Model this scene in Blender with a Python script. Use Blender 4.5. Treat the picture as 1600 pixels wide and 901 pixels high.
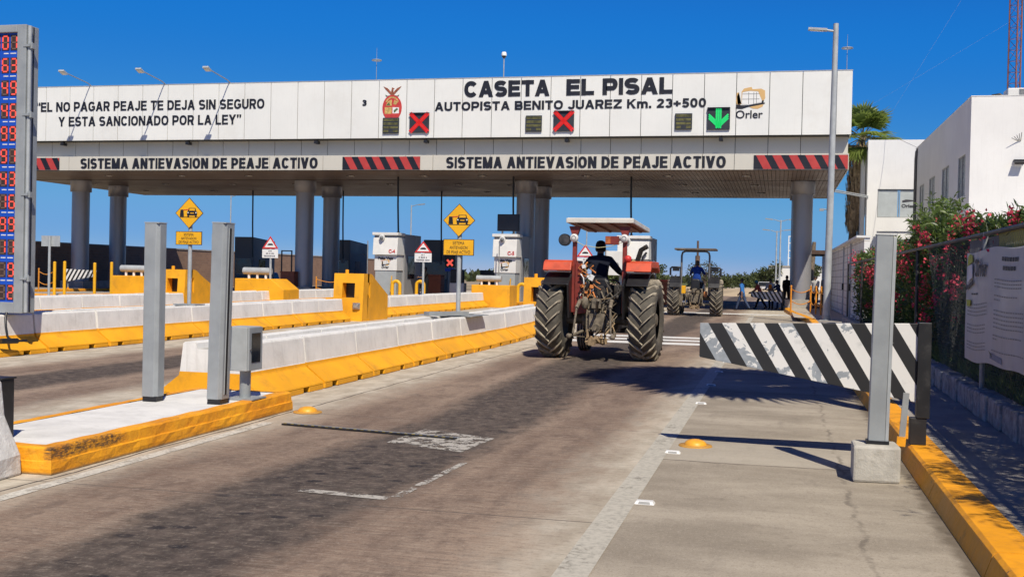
import bpy, math, random
import numpy as np
from mathutils import Vector, Matrix, Euler

# ------------------------------------------------------------------ camera, sky, sun, exposure
for o in list(bpy.data.objects):
    bpy.data.objects.remove(o)
S = bpy.context.scene
COL = S.collection
R = math.radians
H = 1.70
F = 1720.0 / 1600.0
cd = bpy.data.cameras.new("camera"); cam = bpy.data.objects.new("camera", cd); COL.objects.link(cam)
cd.sensor_width = 36.0; cd.lens = 36.0 * F; cd.clip_start = 0.05; cd.clip_end = 6000
yaw, pitch, roll = math.atan(415 / 1720.0), -22.5 / 1720.0, R(1.25)
fw = Vector((-math.sin(yaw) * math.cos(pitch), math.cos(yaw) * math.cos(pitch), math.sin(pitch)))
rt = Vector((math.cos(yaw), math.sin(yaw), 0)); up = rt.cross(fw)
rt2 = rt * math.cos(roll) + up * math.sin(roll); up2 = -rt * math.sin(roll) + up * math.cos(roll)
cam.matrix_world = Matrix((( rt2.x, up2.x, -fw.x, 0), (rt2.y, up2.y, -fw.y, 0), (rt2.z, up2.z, -fw.z, H), (0, 0, 0, 1)))
S.camera = cam
S.render.resolution_x, S.render.resolution_y = 1024, 576

SUN_EL, SUN_AZ = R(50.5), math.atan2(0.465, -0.885)      # azimuth from +Y towards +X
sd = Vector((math.sin(SUN_AZ) * math.cos(SUN_EL), math.cos(SUN_AZ) * math.cos(SUN_EL), math.sin(SUN_EL)))
W = bpy.data.worlds.new("World"); S.world = W; W.use_nodes = True
wn = W.node_tree; wn.nodes.clear()
sky = wn.nodes.new("ShaderNodeTexSky"); sky.sky_type = 'NISHITA'; sky.sun_disc = False
sky.sun_elevation = SUN_EL; sky.sun_rotation = SUN_AZ; sky.altitude = 0; sky.air_density = 1.0; sky.dust_density = 0.15; sky.ozone_density = 5.0
sky.air_density = 0.7; sky.dust_density = 0.0; sky.ozone_density = 3.0
# deep clear-air response: the raw sky comes out too pale and yellow towards the horizon
SKY_K = 0.085
k1 = wn.nodes.new("ShaderNodeVectorMath"); k1.operation = 'SCALE'; k1.inputs["Scale"].default_value = SKY_K
cv = wn.nodes.new("ShaderNodeRGBCurve"); cv.mapping.use_clip = False
for ch, pts in ((0, ((0, 0), (0.06, 0.022), (0.105, 0.015), (0.141, 0.0116), (0.178, 0.021), (0.392, 0.125), (0.686, 0.216), (1, 0.95))), (1, ((0, 0), (0.15, 0.075), (0.246, 0.181), (0.301, 0.205), (0.584, 0.365), (0.815, 0.405), (1, 1.0))), (2, ((0, 0), (0.25, 0.26), (0.37, 0.50), (0.445, 0.625), (0.515, 0.635), (0.76, 0.68), (1, 1.0)))):
    c_ = cv.mapping.curves[ch]; c_.points[0].location = pts[0]; c_.points[1].location = pts[-1]
    for p_ in pts[1:-1]: c_.points.new(*p_)
cv.mapping.update()
k2 = wn.nodes.new("ShaderNodeVectorMath"); k2.operation = 'SCALE'; k2.inputs["Scale"].default_value = 1 / SKY_K
bg = wn.nodes.new("ShaderNodeBackground"); bg.inputs[1].default_value = SKY_K
wo = wn.nodes.new("ShaderNodeOutputWorld")
wn.links.new(sky.outputs[0], k1.inputs[0]); wn.links.new(k1.outputs[0], cv.inputs["Color"]); wn.links.new(cv.outputs[0], k2.inputs[0]); wn.links.new(k2.outputs[0], bg.inputs[0]); wn.links.new(bg.outputs[0], wo.inputs[0])
sl = bpy.data.lights.new("sun", 'SUN'); sl.energy = 4.9; sl.angle = R(0.53); sl.color = (1.0, 0.92, 0.775)
so = bpy.data.objects.new("sun", sl); COL.objects.link(so); so.location = sd * 200
so.rotation_euler = sd.to_track_quat('Z', 'Y').to_euler()
S.view_settings.view_transform = 'Standard'; S.view_settings.look = 'None'
S.view_settings.exposure = 0.0; S.view_settings.gamma = 1.0; S.view_settings.use_curve_mapping = False
S.render.engine = 'CYCLES'
S.cycles.max_bounces = 8; S.cycles.diffuse_bounces = 4; S.cycles.transparent_max_bounces = 8
rnd = random.Random(7); nr = np.random.default_rng(11)

# ------------------------------------------------------------------ materials
def lin(r, g, b):
    f = lambda c: (c / 255 / 12.92) if c / 255 <= 0.04045 else ((c / 255 + 0.055) / 1.055) ** 2.4
    return (f(r), f(g), f(b))

class NT:
    def __init__(s, name):
        s.m = bpy.data.materials.new(name); s.m.use_nodes = True; s.t = s.m.node_tree; s.t.nodes.clear()
        s.out = s.t.nodes.new("ShaderNodeOutputMaterial"); s.b = s.t.nodes.new("ShaderNodeBsdfPrincipled")
        s.t.links.new(s.b.outputs[0], s.out.inputs[0])
    def n(s, typ): return s.t.nodes.new("ShaderNode" + typ)
    def L(s, a, b): s.t.links.new(a, b)
    def set(s, sock, v):
        if hasattr(v, "is_output") or isinstance(v, bpy.types.NodeSocket): s.L(v, sock)
        elif isinstance(v, (tuple, list)) and len(v) == 3 and sock.type == 'RGBA': sock.default_value = (*v, 1)
        else: sock.default_value = v
    def math(s, op, a, b=0.0, c=None, clamp=False):
        k = s.n("Math"); k.operation = op; k.use_clamp = clamp
        s.set(k.inputs[0], a); s.set(k.inputs[1], b)
        if c is not None: s.set(k.inputs[2], c)
        return k.outputs[0]
    def mix(s, f, a, b, mode='MIX'):
        k = s.n("Mix"); k.data_type = 'RGBA'; k.blend_type = mode
        s.set(k.inputs[0], f); s.set(k.inputs[6], a); s.set(k.inputs[7], b)
        return k.outputs[2]
    def noise(s, vec, scale, detail=4, rough=0.55, dist=0.0):
        k = s.n("TexNoise"); s.L(vec, k.inputs["Vector"]); k.inputs["Scale"].default_value = scale
        k.inputs["Detail"].default_value = detail; k.inputs["Roughness"].default_value = rough; k.inputs["Distortion"].default_value = dist
        return k.outputs[0]
    def ramp(s, f, a, b):
        k = s.n("MapRange"); k.interpolation_type = 'SMOOTHSTEP'; s.set(k.inputs[0], f); k.inputs[1].default_value = a; k.inputs[2].default_value = b
        return k.outputs[0]
    def scale(s, vec, v):
        k = s.n("VectorMath"); k.operation = 'MULTIPLY'; s.L(vec, k.inputs[0]); k.inputs[1].default_value = v
        return k.outputs[0]
    def coords(s, world=False):
        if world:
            return s.n("NewGeometry").outputs["Position"]
        tc = s.n("TexCoord"); oi = s.n("ObjectInfo"); mu = s.n("VectorMath"); mu.operation = 'MULTIPLY_ADD'
        cx = s.n("CombineXYZ")
        for i in range(3): s.L(oi.outputs["Random"], cx.inputs[i])
        s.L(cx.outputs[0], mu.inputs[0]); mu.inputs[1].default_value = (37, 53, 71); s.L(tc.outputs["Object"], mu.inputs[2])
        return mu.outputs[0]
    def bump(s, h, strength, dist=0.02):
        k = s.n("Bump"); k.inputs["Strength"].default_value = strength; k.inputs["Distance"].default_value = dist
        s.L(h, k.inputs["Height"]); s.L(k.outputs[0], s.b.inputs["Normal"])

MATS = {}
def M(name, col, rough=0.6, metal=0.0, var=0.10, sc=2.5, bump=0.0, bsc=30, chip=None, streak=None, dirt=None, spec=0.5, emit=None, trans=0.0):
    if name in MATS: return MATS[name]
    N = NT(name); v = N.coords()
    d = tuple(c * (1 - 2 * var) for c in col); l = tuple(min(1, c * (1 + var)) for c in col)
    n1 = N.noise(v, sc, 5, 0.6); c = N.mix(N.ramp(n1, 0.3, 0.7), d, l)
    n2 = N.noise(v, sc * 14, 3, 0.6); c = N.mix(N.math('MULTIPLY', N.ramp(n2, 0.45, 0.75), var), c, tuple(x * 0.6 for x in col))
    if streak:
        ns = N.noise(N.scale(v, (9, 9, 0.6)), 1.6, 5, 0.65); c = N.mix(N.math('MULTIPLY', N.ramp(ns, 0.5, 0.78), streak[1]), c, streak[0])
    if dirt:
        nd = N.noise(v, dirt[2], 6, 0.7, 0.4); c = N.mix(N.math('MULTIPLY', N.ramp(nd, 0.5, 0.72), dirt[1]), c, dirt[0])
    if chip:
        nc = N.noise(v, chip[2], 8, 0.72, 0.5); c = N.mix(N.ramp(nc, chip[1], chip[1] + 0.025), c, chip[0])
    N.set(N.b.inputs["Base Color"], c); N.b.inputs["Metallic"].default_value = metal; N.b.inputs["Specular IOR Level"].default_value = spec
    rr = N.n("MapRange"); N.L(n1, rr.inputs[0]); rr.inputs[1].default_value = 0.3; rr.inputs[2].default_value = 0.7
    rr.inputs[3].default_value = max(0.03, rough - 0.08); rr.inputs[4].default_value = min(1, rough + 0.1); N.L(rr.outputs[0], N.b.inputs["Roughness"])
    if bump: N.bump(N.noise(v, bsc, 5, 0.65), bump, 0.02)
    if emit: N.b.inputs["Emission Color"].default_value = (*emit[0], 1); N.b.inputs["Emission Strength"].default_value = emit[1]
    if trans:
        tr = N.n("BsdfTranslucent"); N.set(tr.inputs[0], tuple(min(1, x * 1.6) for x in col)); mx = N.n("MixShader"); mx.inputs[0].default_value = trans
        N.L(N.b.outputs[0], mx.inputs[1]); N.L(tr.outputs[0], mx.inputs[2]); N.L(mx.outputs[0], N.out.inputs[0])
    MATS[name] = N.m
    return N.m

GREY_CONC = (0.30, 0.275, 0.235)
white_paint = M("white_paint", (0.79, 0.78, 0.745), 0.75, var=0.05, sc=1.3, bump=0.25, bsc=18, streak=((0.34, 0.32, 0.28), 0.30), dirt=((0.33, 0.31, 0.28), 0.22, 3.0), chip=(GREY_CONC, 0.735, 7))
yellow_paint = M("yellow_paint", (0.88, 0.40, 0.008), 0.6, var=0.07, sc=1.2, bump=0.3, bsc=14, dirt=((0.42, 0.20, 0.03), 0.45, 2.2), chip=((0.30, 0.24, 0.17), 0.685, 8))
kerb_yellow = M("kerb_yellow", (0.86, 0.36, 0.008), 0.6, var=0.08, sc=2.0, bump=0.55, bsc=9, dirt=((0.36, 0.15, 0.025), 0.62, 3.5), chip=((0.10, 0.075, 0.05), 0.655, 7))
island_white = M("island_white", (0.74, 0.73, 0.70), 0.8, var=0.06, sc=2.0, bump=0.35, bsc=14, dirt=((0.45, 0.44, 0.41), 0.35, 5), chip=((0.38, 0.36, 0.32), 0.70, 9))
concrete = M("concrete", (0.40, 0.375, 0.33), 0.85, var=0.12, sc=3, bump=0.35, bsc=30, dirt=((0.22, 0.2, 0.17), 0.4, 3))
barrier_core = M("barrier_core", (0.46, 0.45, 0.41), 0.85, var=0.12, sc=2, bump=0.35, bsc=20, dirt=((0.24, 0.22, 0.19), 0.5, 2))
panel_white = M("panel_white", (0.80, 0.805, 0.765), 0.42, var=0.018, sc=0.35, streak=((0.50, 0.49, 0.44), 0.12), dirt=((0.64, 0.62, 0.56), 0.30, 0.5))
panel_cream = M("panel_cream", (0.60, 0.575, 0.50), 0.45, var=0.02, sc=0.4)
backing = M("backing", (0.05, 0.05, 0.05), 0.9)
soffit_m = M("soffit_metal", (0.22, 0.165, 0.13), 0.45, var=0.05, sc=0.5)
column_m = M("column_metal", (0.39, 0.385, 0.40), 0.40, metal=0.4, var=0.04, sc=0.6)
booth_grey = M("booth_grey", (0.15, 0.152, 0.165), 0.5, var=0.05, sc=0.8)
kiosk_white = M("kiosk_white", (0.74, 0.73, 0.69), 0.45, var=0.03)
kiosk_grey = M("kiosk_grey", (0.36, 0.385, 0.385), 0.5, var=0.04)
galv = M("galvanised_steel", (0.335, 0.358, 0.365), 0.5, metal=0.15, var=0.06, sc=3, streak=((0.27, 0.28, 0.285), 0.30), bump=0.06, bsc=40)
galv_light = M("light_steel", (0.43, 0.455, 0.46), 0.5, metal=0.12, var=0.07, sc=3, streak=((0.33, 0.34, 0.35), 0.35))
black_paint = M("black_paint", (0.017, 0.017, 0.018), 0.5, var=0.1, dirt=((0.11, 0.105, 0.10), 0.35, 5), chip=((0.3, 0.3, 0.3), 0.755, 9))
black_plastic = M("black_plastic", (0.015, 0.015, 0.017), 0.4)
letter_black = M("letter_black", (0.010, 0.011, 0.018), 0.5, var=0.0)
dark_glass = M("dark_glass", (0.012, 0.016, 0.02), 0.08, var=0.0, spec=0.8)
window_glass = M("window_glass", (0.17, 0.18, 0.185), 0.3, var=0.03, spec=0.35)
sign_yellow = M("sign_yellow", (0.86, 0.44, 0.010), 0.45, var=0.03)
sign_white = M("sign_white", (0.78, 0.78, 0.76), 0.5, var=0.03)
sign_red = M("sign_red", (0.62, 0.035, 0.03), 0.5, var=0.04)
hazard_red = M("hazard_red", (0.48, 0.05, 0.045), 0.5, var=0.05)
board_blue = M("board_blue", (0.006, 0.075, 0.50), 0.5, var=0.03)
cell_dark = M("display_cell", (0.055, 0.03, 0.022), 0.5)
led_red = M("led_red", (0.35, 0.02, 0.01), 0.4, var=0.0, emit=((1.0, 0.12, 0.08), 0.9))
led_off = M("led_off", (0.16, 0.10, 0.075), 0.5, var=0.0)
led_x = M("led_cross_red", (0.35, 0.02, 0.02), 0.4, var=0.1, emit=((1.0, 0.05, 0.05), 0.45))
led_green = M("led_arrow_green", (0.02, 0.3, 0.08), 0.4, var=0.1, emit=((0.02, 0.75, 0.2), 0.62))
led_amber = M("led_amber_dim", (0.16, 0.15, 0.045), 0.5, var=0.3, sc=6)
led_board = M("led_board_dark", (0.028, 0.033, 0.042), 0.5, var=0.1)
rust_box = M("rust_brown", (0.23, 0.068, 0.032), 0.6, var=0.12)
chain_orange = M("chain_orange", (0.72, 0.27, 0.02), 0.5, var=0.08)
tan_logo = M("logo_tan", (0.66, 0.42, 0.17), 0.6, var=0.0)
logo_white = M("logo_white", (0.80, 0.80, 0.77), 0.6, var=0.0)
crest_red = M("crest_red", (0.58, 0.05, 0.045), 0.6, var=0.1, sc=8)
crest_gold = M("crest_gold", (0.62, 0.42, 0.14), 0.6, var=0.2, sc=12)
crest_green = M("crest_green", (0.10, 0.15, 0.06), 0.6, var=0.2, sc=10)
crest_brown = M("crest_brown", (0.33, 0.10, 0.05), 0.6, var=0.2, sc=10)
building_white = M("building_plaster", (0.80, 0.795, 0.775), 0.8, var=0.03, sc=0.4, bump=0.12, bsc=8, streak=((0.5, 0.48, 0.45), 0.16))
frame_alu = M("aluminium_frame", (0.34, 0.34, 0.33), 0.45, metal=0.3)
blind_m = M("window_blind", (0.36, 0.37, 0.36), 0.6, var=0.05)
dirt_m = M("dry_dirt", (0.36, 0.285, 0.19), 0.95, var=0.2, sc=0.06, bump=0.3, bsc=1.5, dirt=((0.16, 0.17, 0.07), 0.5, 0.04))
sand_m = M("sand_berm", (0.47, 0.37, 0.24), 0.95, var=0.12, sc=0.3, bump=0.4, bsc=2)
pave_m = M("sidewalk_concrete", (0.33, 0.305, 0.275), 0.9, var=0.13, sc=1.5, bump=0.35, bsc=25, dirt=((0.17, 0.155, 0.135), 0.5, 1.5))
stone_m = M("planter_stone", (0.33, 0.33, 0.33), 0.9, var=0.25, sc=9, bump=0.7, bsc=14, dirt=((0.16, 0.16, 0.16), 0.5, 6))
bark_m = M("palm_bark", (0.20, 0.155, 0.11), 0.9, var=0.25, sc=5, bump=0.6, bsc=14)
dead_frond = M("dead_frond", (0.42, 0.31, 0.19), 0.9, var=0.25, sc=4)
palm_green = M("palm_leaf", (0.19, 0.25, 0.055), 0.45, var=0.25, sc=1.2, trans=0.4)
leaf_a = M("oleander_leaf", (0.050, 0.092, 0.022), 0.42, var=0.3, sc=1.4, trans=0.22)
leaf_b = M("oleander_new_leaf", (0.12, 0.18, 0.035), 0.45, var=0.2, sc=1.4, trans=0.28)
flower_m = M("oleander_flower", (0.70, 0.06, 0.11), 0.55, var=0.25, sc=3, trans=0.2)
tree_leaf = M("tree_leaf", (0.066, 0.086, 0.026), 0.6, var=0.35, sc=0.5, trans=0.2)
tree_leaf_light = M("tree_leaf_light", (0.115, 0.145, 0.036), 0.6, var=0.3, sc=0.5, trans=0.2)
tree_leaf_grey = M("tree_leaf_grey", (0.10, 0.105, 0.068), 0.7, var=0.3, sc=0.5, trans=0.15)
trunk_m = M("tree_bark", (0.13, 0.10, 0.075), 0.9, var=0.25, sc=4, bump=0.5)
tyre_m = M("tyre_rubber", (0.10, 0.089, 0.071), 0.85, var=0.2, sc=6, dirt=((0.15, 0.125, 0.092), 0.55, 5), bump=0.2)
lug_m = M("tyre_lug_dusty", (0.42, 0.365, 0.275), 0.9, var=0.22, sc=7, bump=0.3, dirt=((0.11, 0.10, 0.083), 0.45, 6))
tractor_red = M("tractor_red", (0.62, 0.082, 0.030), 0.5, var=0.12, sc=4, dirt=((0.30, 0.10, 0.06), 0.4, 6))
tractor_dark_red = M("tractor_dark_red", (0.25, 0.035, 0.025), 0.55, var=0.15, sc=4, dirt=((0.13, 0.06, 0.04), 0.5, 6))
roof_white = M("roof_white", (0.70, 0.67, 0.60), 0.6, var=0.08, dirt=((0.4, 0.33, 0.25), 0.3, 5))
roof_under = M("roof_underside", (0.24, 0.095, 0.06), 0.7, var=0.15, sc=5)
iron_dusty = M("dusty_iron", (0.20, 0.165, 0.12), 0.8, var=0.3, sc=9, bump=0.4, dirt=((0.05, 0.042, 0.035), 0.6, 7))
iron_dark = M("greasy_iron", (0.035, 0.031, 0.028), 0.6, var=0.3, sc=9, dirt=((0.15, 0.12, 0.085), 0.4, 8))
mud_m = M("dried_mud", (0.34, 0.24, 0.14), 0.95, var=0.25, sc=9, bump=0.6)
chrome_m = M("worn_chrome", (0.55, 0.54, 0.52), 0.25, metal=0.9)
lamp_face = M("lamp_face", (0.75, 0.74, 0.70), 0.2, var=0.05)
wire_orange = M("wire_orange", (0.70, 0.24, 0.06), 0.5, var=0.1)
tyre_rim = M("rim_grey", (0.30, 0.29, 0.27), 0.6, var=0.15, dirt=((0.2, 0.15, 0.1), 0.4, 6))
skin_m = M("skin", (0.26, 0.135, 0.085), 0.55, var=0.05)
brick_red = None

def brick_mat():
    N = NT("brick_wall"); v = N.coords(True); sw = N.n("SeparateXYZ"); N.L(v, sw.inputs[0]); cx = N.n("CombineXYZ")
    N.L(sw.outputs[1], cx.inputs[0]); N.L(sw.outputs[2], cx.inputs[1])
    bt = N.n("TexBrick"); N.L(cx.outputs[0], bt.inputs["Vector"]); bt.inputs["Scale"].default_value = 1.0
    bt.inputs["Brick Width"].default_value = 0.42; bt.inputs["Row Height"].default_value = 0.2; bt.inputs["Mortar Size"].default_value = 0.012
    bt.inputs["Color1"].default_value = (0.36, 0.21, 0.13, 1); bt.inputs["Color2"].default_value = (0.27, 0.155, 0.10, 1); bt.inputs["Mortar"].default_value = (0.30, 0.25, 0.20, 1)
    c = N.mix(N.math('MULTIPLY', N.noise(v, 0.8, 5), 0.5), bt.outputs[0], (0.20, 0.13, 0.09)); N.set(N.b.inputs["Base Color"], c); N.b.inputs["Roughness"].default_value = 0.9
    return N.m
def block_mat():
    N = NT("white_block_wall"); v = N.coords(True); sw = N.n("SeparateXYZ"); N.L(v, sw.inputs[0]); cx = N.n("CombineXYZ")
    N.L(sw.outputs[1], cx.inputs[0]); N.L(sw.outputs[2], cx.inputs[1])
    bt = N.n("TexBrick"); N.L(cx.outputs[0], bt.inputs["Vector"]); bt.offset = 0.0; bt.inputs["Scale"].default_value = 1.0
    bt.inputs["Brick Width"].default_value = 0.9; bt.inputs["Row Height"].default_value = 0.32; bt.inputs["Mortar Size"].default_value = 0.018; bt.inputs["Mortar Smooth"].default_value = 0.3
    bt.inputs["Color1"].default_value = (0.84, 0.83, 0.79, 1); bt.inputs["Color2"].default_value = (0.80, 0.79, 0.75, 1); bt.inputs["Mortar"].default_value = (0.44, 0.42, 0.38, 1)
    N.set(N.b.inputs["Base Color"], N.mix(N.math('MULTIPLY', N.ramp(N.noise(v, 1.5, 5), 0.5, 0.8), 0.3), bt.outputs[0], (0.55, 0.52, 0.46))); N.b.inputs["Roughness"].default_value = 0.85
    return N.m
def hazard_mat():
    # painted black and white diagonals, paint worn through to grey steel
    N = NT("hazard_stripes"); tc = N.n("TexCoord"); sx = N.n("SeparateXYZ"); N.L(tc.outputs["Object"], sx.inputs[0]); v = N.coords()
    u = N.math('MULTIPLY_ADD', sx.outputs[2], 0.60, sx.outputs[0]); u = N.math('ADD', u, 5.0)
    f = N.math('FRACT', N.math('DIVIDE', u, 0.274)); st = N.math('GREATER_THAN', f, 0.5)
    wear = N.noise(v, 4.2, 6, 0.6, 0.5); left = N.ramp(sx.outputs[0], 0.1, -2.3)
    thr = N.math('SUBTRACT', wear, N.math('MULTIPLY_ADD', left, -0.20, 0.66)); wm = N.ramp(thr, -0.004, 0.012)
    steel = N.mix(N.noise(v, 22, 4), (0.19, 0.215, 0.24), (0.42, 0.45, 0.48))
    whitec = N.mix(N.ramp(N.noise(v, 6, 6), 0.55, 0.8), (0.75, 0.74, 0.71), (0.5, 0.5, 0.48))
    w = N.mix(wm, whitec, steel)
    bm = N.ramp(N.noise(v, 12, 6, 0.7), 0.70, 0.72)
    b = N.mix(bm, (0.016, 0.016, 0.017), (0.22, 0.22, 0.22)); b = N.mix(N.math('MULTIPLY', N.noise(v, 3, 5), 0.25), b, (0.06, 0.058, 0.055))
    N.set(N.b.inputs["Base Color"], N.mix(st, w, b)); N.b.inputs["Roughness"].default_value = 0.5; N.bump(wear, 0.15, 0.01)
    return N.m

def road_mat():
    """concrete lane stained brown by tyres, black oil drip band down each lane, fine transverse broom lines"""
    N = NT("stained_road"); P = N.coords(True); s = N.n("SeparateXYZ"); N.L(P, s.inputs[0]); X, Y = s.outputs[0], s.outputs[1]
    wob = N.noise(N.scale(P, (0.3, 0.12, 1)), 1.0, 3); Xw = N.math('MULTIPLY_ADD', N.math('SUBTRACT', wob, 0.5), 1.1, X)
    # lane-relative coordinate: lanes repeat every 7.05 m
    xr = N.math('ADD', Xw, 3.42 + 705.0); xm = N.math('SUBTRACT', N.math('MODULO', N.math('ADD', xr, 3.525), 7.05), 3.525); ax = N.math('ABSOLUTE', xm)
    big = N.noise(N.scale(P, (1.2, 0.25, 1)), 1.1, 6, 0.6); fine = N.noise(N.scale(P, (3, 60, 1)), 1.0, 4, 0.7); grain = N.noise(P, 55, 4, 0.7); trans = N.noise(N.scale(P, (0.7, 22, 1)), 1.0, 3, 0.6)
    mid = N.noise(N.scale(P, (2.0, 0.9, 1)), 2.2, 6, 0.65)
    c = N.mix(N.ramp(big, 0.32, 0.68), (0.185, 0.120, 0.088), (0.405, 0.300, 0.222))
    c = N.mix(N.math('MULTIPLY', N.ramp(fine, 0.42, 0.72), 0.6), c, (0.45, 0.385, 0.305))
    c = N.mix(N.math('MULTIPLY', N.ramp(trans, 0.48, 0.70), 0.35), c, (0.12, 0.095, 0.08))
    c = N.mix(N.math('MULTIPLY', N.ramp(mid, 0.48, 0.68), 0.55), c, (0.125, 0.088, 0.072))
    c = N.mix(N.math('MULTIPLY', N.ramp(grain, 0.52, 0.68), 0.55), c, (0.085, 0.068, 0.056))
    sp = N.noise(P, 130, 2, 0.5); c = N.mix(N.math('MULTIPLY', N.ramp(sp, 0.60, 0.70), 0.55), c, (0.52, 0.46, 0.38)); sp2 = N.noise(N.scale(P, (1, 1, 1)), 24, 5, 0.75); c = N.mix(N.math('MULTIPLY', N.ramp(sp2, 0.55, 0.70), 0.40), c, (0.10, 0.078, 0.062))
    g2 = N.noise(N.scale(P, (36, 20, 1)), 1.0, 6, 0.8); g3 = N.noise(N.scale(P, (9, 20, 1)), 1.0, 5, 0.75)
    # wheel paths darker red-brown
    wp = N.ramp(N.math('ABSOLUTE', N.math('SUBTRACT', ax, 1.30)), 0.75, 0.1); c = N.mix(N.math('MULTIPLY', wp, N.math('MULTIPLY_ADD', mid, 0.5, 0.12)), c, (0.125, 0.088, 0.072))
    # oil band
    edge = N.math('MULTIPLY_ADD', N.math('SUBTRACT', mid, 0.5), 0.85, ax); ob = N.ramp(edge, 0.92, 0.46)
    oilc = N.mix(N.ramp(N.noise(N.scale(P, (1, 0.8, 1)), 7, 5, 0.6), 0.35, 0.7), (0.040, 0.034, 0.032), (0.112, 0.090, 0.077))
    oilc = N.mix(N.math('MULTIPLY', N.ramp(fine, 0.5, 0.8), 0.35), oilc, (0.17, 0.15, 0.135))
    c = N.mix(N.math('MULTIPLY', ob, 0.90), c, oilc)
    vo = N.n("TexVoronoi"); N.L(N.scale(P, (1.9, 2.8, 1)), vo.inputs["Vector"]); vo.inputs["Scale"].default_value = 1.5; vo.inputs["Randomness"].default_value = 1.0
    spot = N.ramp(N.math('MULTIPLY_ADD', N.math('SUBTRACT', grain, 0.5), 0.25, vo.outputs["Distance"]), 0.24, 0.16)
    c = N.mix(N.math('MULTIPLY', N.math('MULTIPLY', spot, N.ramp(ax, 0.85, 0.3)), 0.75), c, (0.020, 0.019, 0.023))
    # pale unworn margins beside the barriers and along the right line
    e = N.math('MULTIPLY_ADD', N.math('SUBTRACT', mid, 0.5), 0.7, ax); pale = N.ramp(e, 1.45, 2.35)
    pc = N.mix(N.ramp(N.noise(N.scale(P, (1.5, 0.7, 1)), 2.5, 5), 0.35, 0.7), (0.42, 0.375, 0.30), (0.60, 0.55, 0.455)); c = N.mix(N.math('MULTIPLY', pale, 0.9), c, pc)
    # visible aggregate and broom texture over everything
    c = N.mix(N.math('MULTIPLY', N.ramp(g2, 0.46, 0.30), 0.55), c, N.mix(0.5, c, (0.03, 0.024, 0.02))); c = N.mix(N.math('MULTIPLY', N.ramp(g2, 0.53, 0.70), 0.55), c, N.mix(0.45, c, (0.66, 0.58, 0.47)))
    c = N.mix(N.math('MULTIPLY', N.ramp(g3, 0.50, 0.34), 0.5), c, N.mix(0.5, c, (0.04, 0.03, 0.025))); c = N.mix(N.math('MULTIPLY', N.ramp(g3, 0.52, 0.68), 0.40), c, N.mix(0.4, c, (0.62, 0.53, 0.42)))
    # long crack beside the gutter
    ck = N.math('ABSOLUTE', N.math('ADD', N.math('MULTIPLY_ADD', N.noise(N.scale(P, (1, 1, 1)), 0.7, 4), 0.18, X), 5.50)); c = N.mix(N.ramp(ck, 0.018, 0.006), c, (0.07, 0.06, 0.055))
    # transverse saw joints every 4.6 m
    jy = N.math('ABSOLUTE', N.math('SUBTRACT', N.math('MODULO', N.math('ADD', Y, 100.6), 4.6), 2.3)); c = N.mix(N.math('MULTIPLY', N.ramp(jy, 0.014, 0.005), 0.75), c, (0.085, 0.075, 0.07))
    N.set(N.b.inputs["Base Color"], c); N.b.inputs["Roughness"].default_value = 0.82
    rg = N.math('MULTIPLY_ADD', ob, -0.10, 0.90); N.L(rg, N.b.inputs["Roughness"]); N.b.inputs["Specular IOR Level"].default_value = 0.15
    N.bump(N.math('ADD', N.math('MULTIPLY', fine, 0.6), N.math('MULTIPLY', grain, 0.5)), 0.35, 0.012)
    return N.m

def island_kerb_mat():
    # chipped yellow kerb with black tyre scuffs at the corner vehicles clip
    N = NT("island_kerb"); P = N.coords(True); s = N.n("SeparateXYZ"); N.L(P, s.inputs[0]); n = N.noise(P, 5, 7, 0.7, 0.5)
    c = N.mix(N.ramp(N.noise(P, 2.2, 5), 0.3, 0.7), (0.74, 0.275, 0.006), (0.90, 0.40, 0.012)); c = N.mix(N.math('MULTIPLY', N.ramp(N.noise(N.scale(P, (1, 0.5, 3)), 5, 6, 0.7), 0.52, 0.72), 0.5), c, (0.38, 0.15, 0.015))
    z = s.outputs[2]; y = s.outputs[1]; reg = N.math('MULTIPLY', N.ramp(y, 9.9, 8.3), N.ramp(s.outputs[0], -5.80, -5.68)); zz = N.ramp(N.math('ABSOLUTE', N.math('SUBTRACT', z, 0.175)), 0.08, 0.02)
    sc_ = N.ramp(N.math('MULTIPLY', N.math('MULTIPLY_ADD', n, 0.9, N.math('MULTIPLY', zz, 0.28)), reg), 0.46, 0.74); sc_ = N.math('MULTIPLY', sc_, N.ramp(N.noise(N.scale(P, (1, 2.5, 9)), 7, 7, 0.8), 0.36, 0.58)); c = N.mix(N.math('MULTIPLY', sc_, 0.92), c, (0.04, 0.034, 0.028))
    c = N.mix(N.ramp(N.noise(N.scale(P, (1, 0.6, 2.2)), 9, 8, 0.75, 0.4), 0.685, 0.70), c, (0.30, 0.26, 0.20)); c = N.mix(N.ramp(z, 0.03, 0.0), c, (0.22, 0.15, 0.08))
    N.set(N.b.inputs["Base Color"], c); N.b.inputs["Roughness"].default_value = 0.62; N.bump(N.math('ADD', n, N.math('MULTIPLY', N.noise(P, 22, 5), 0.5)), 0.8, 0.02)
    return N.m

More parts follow.
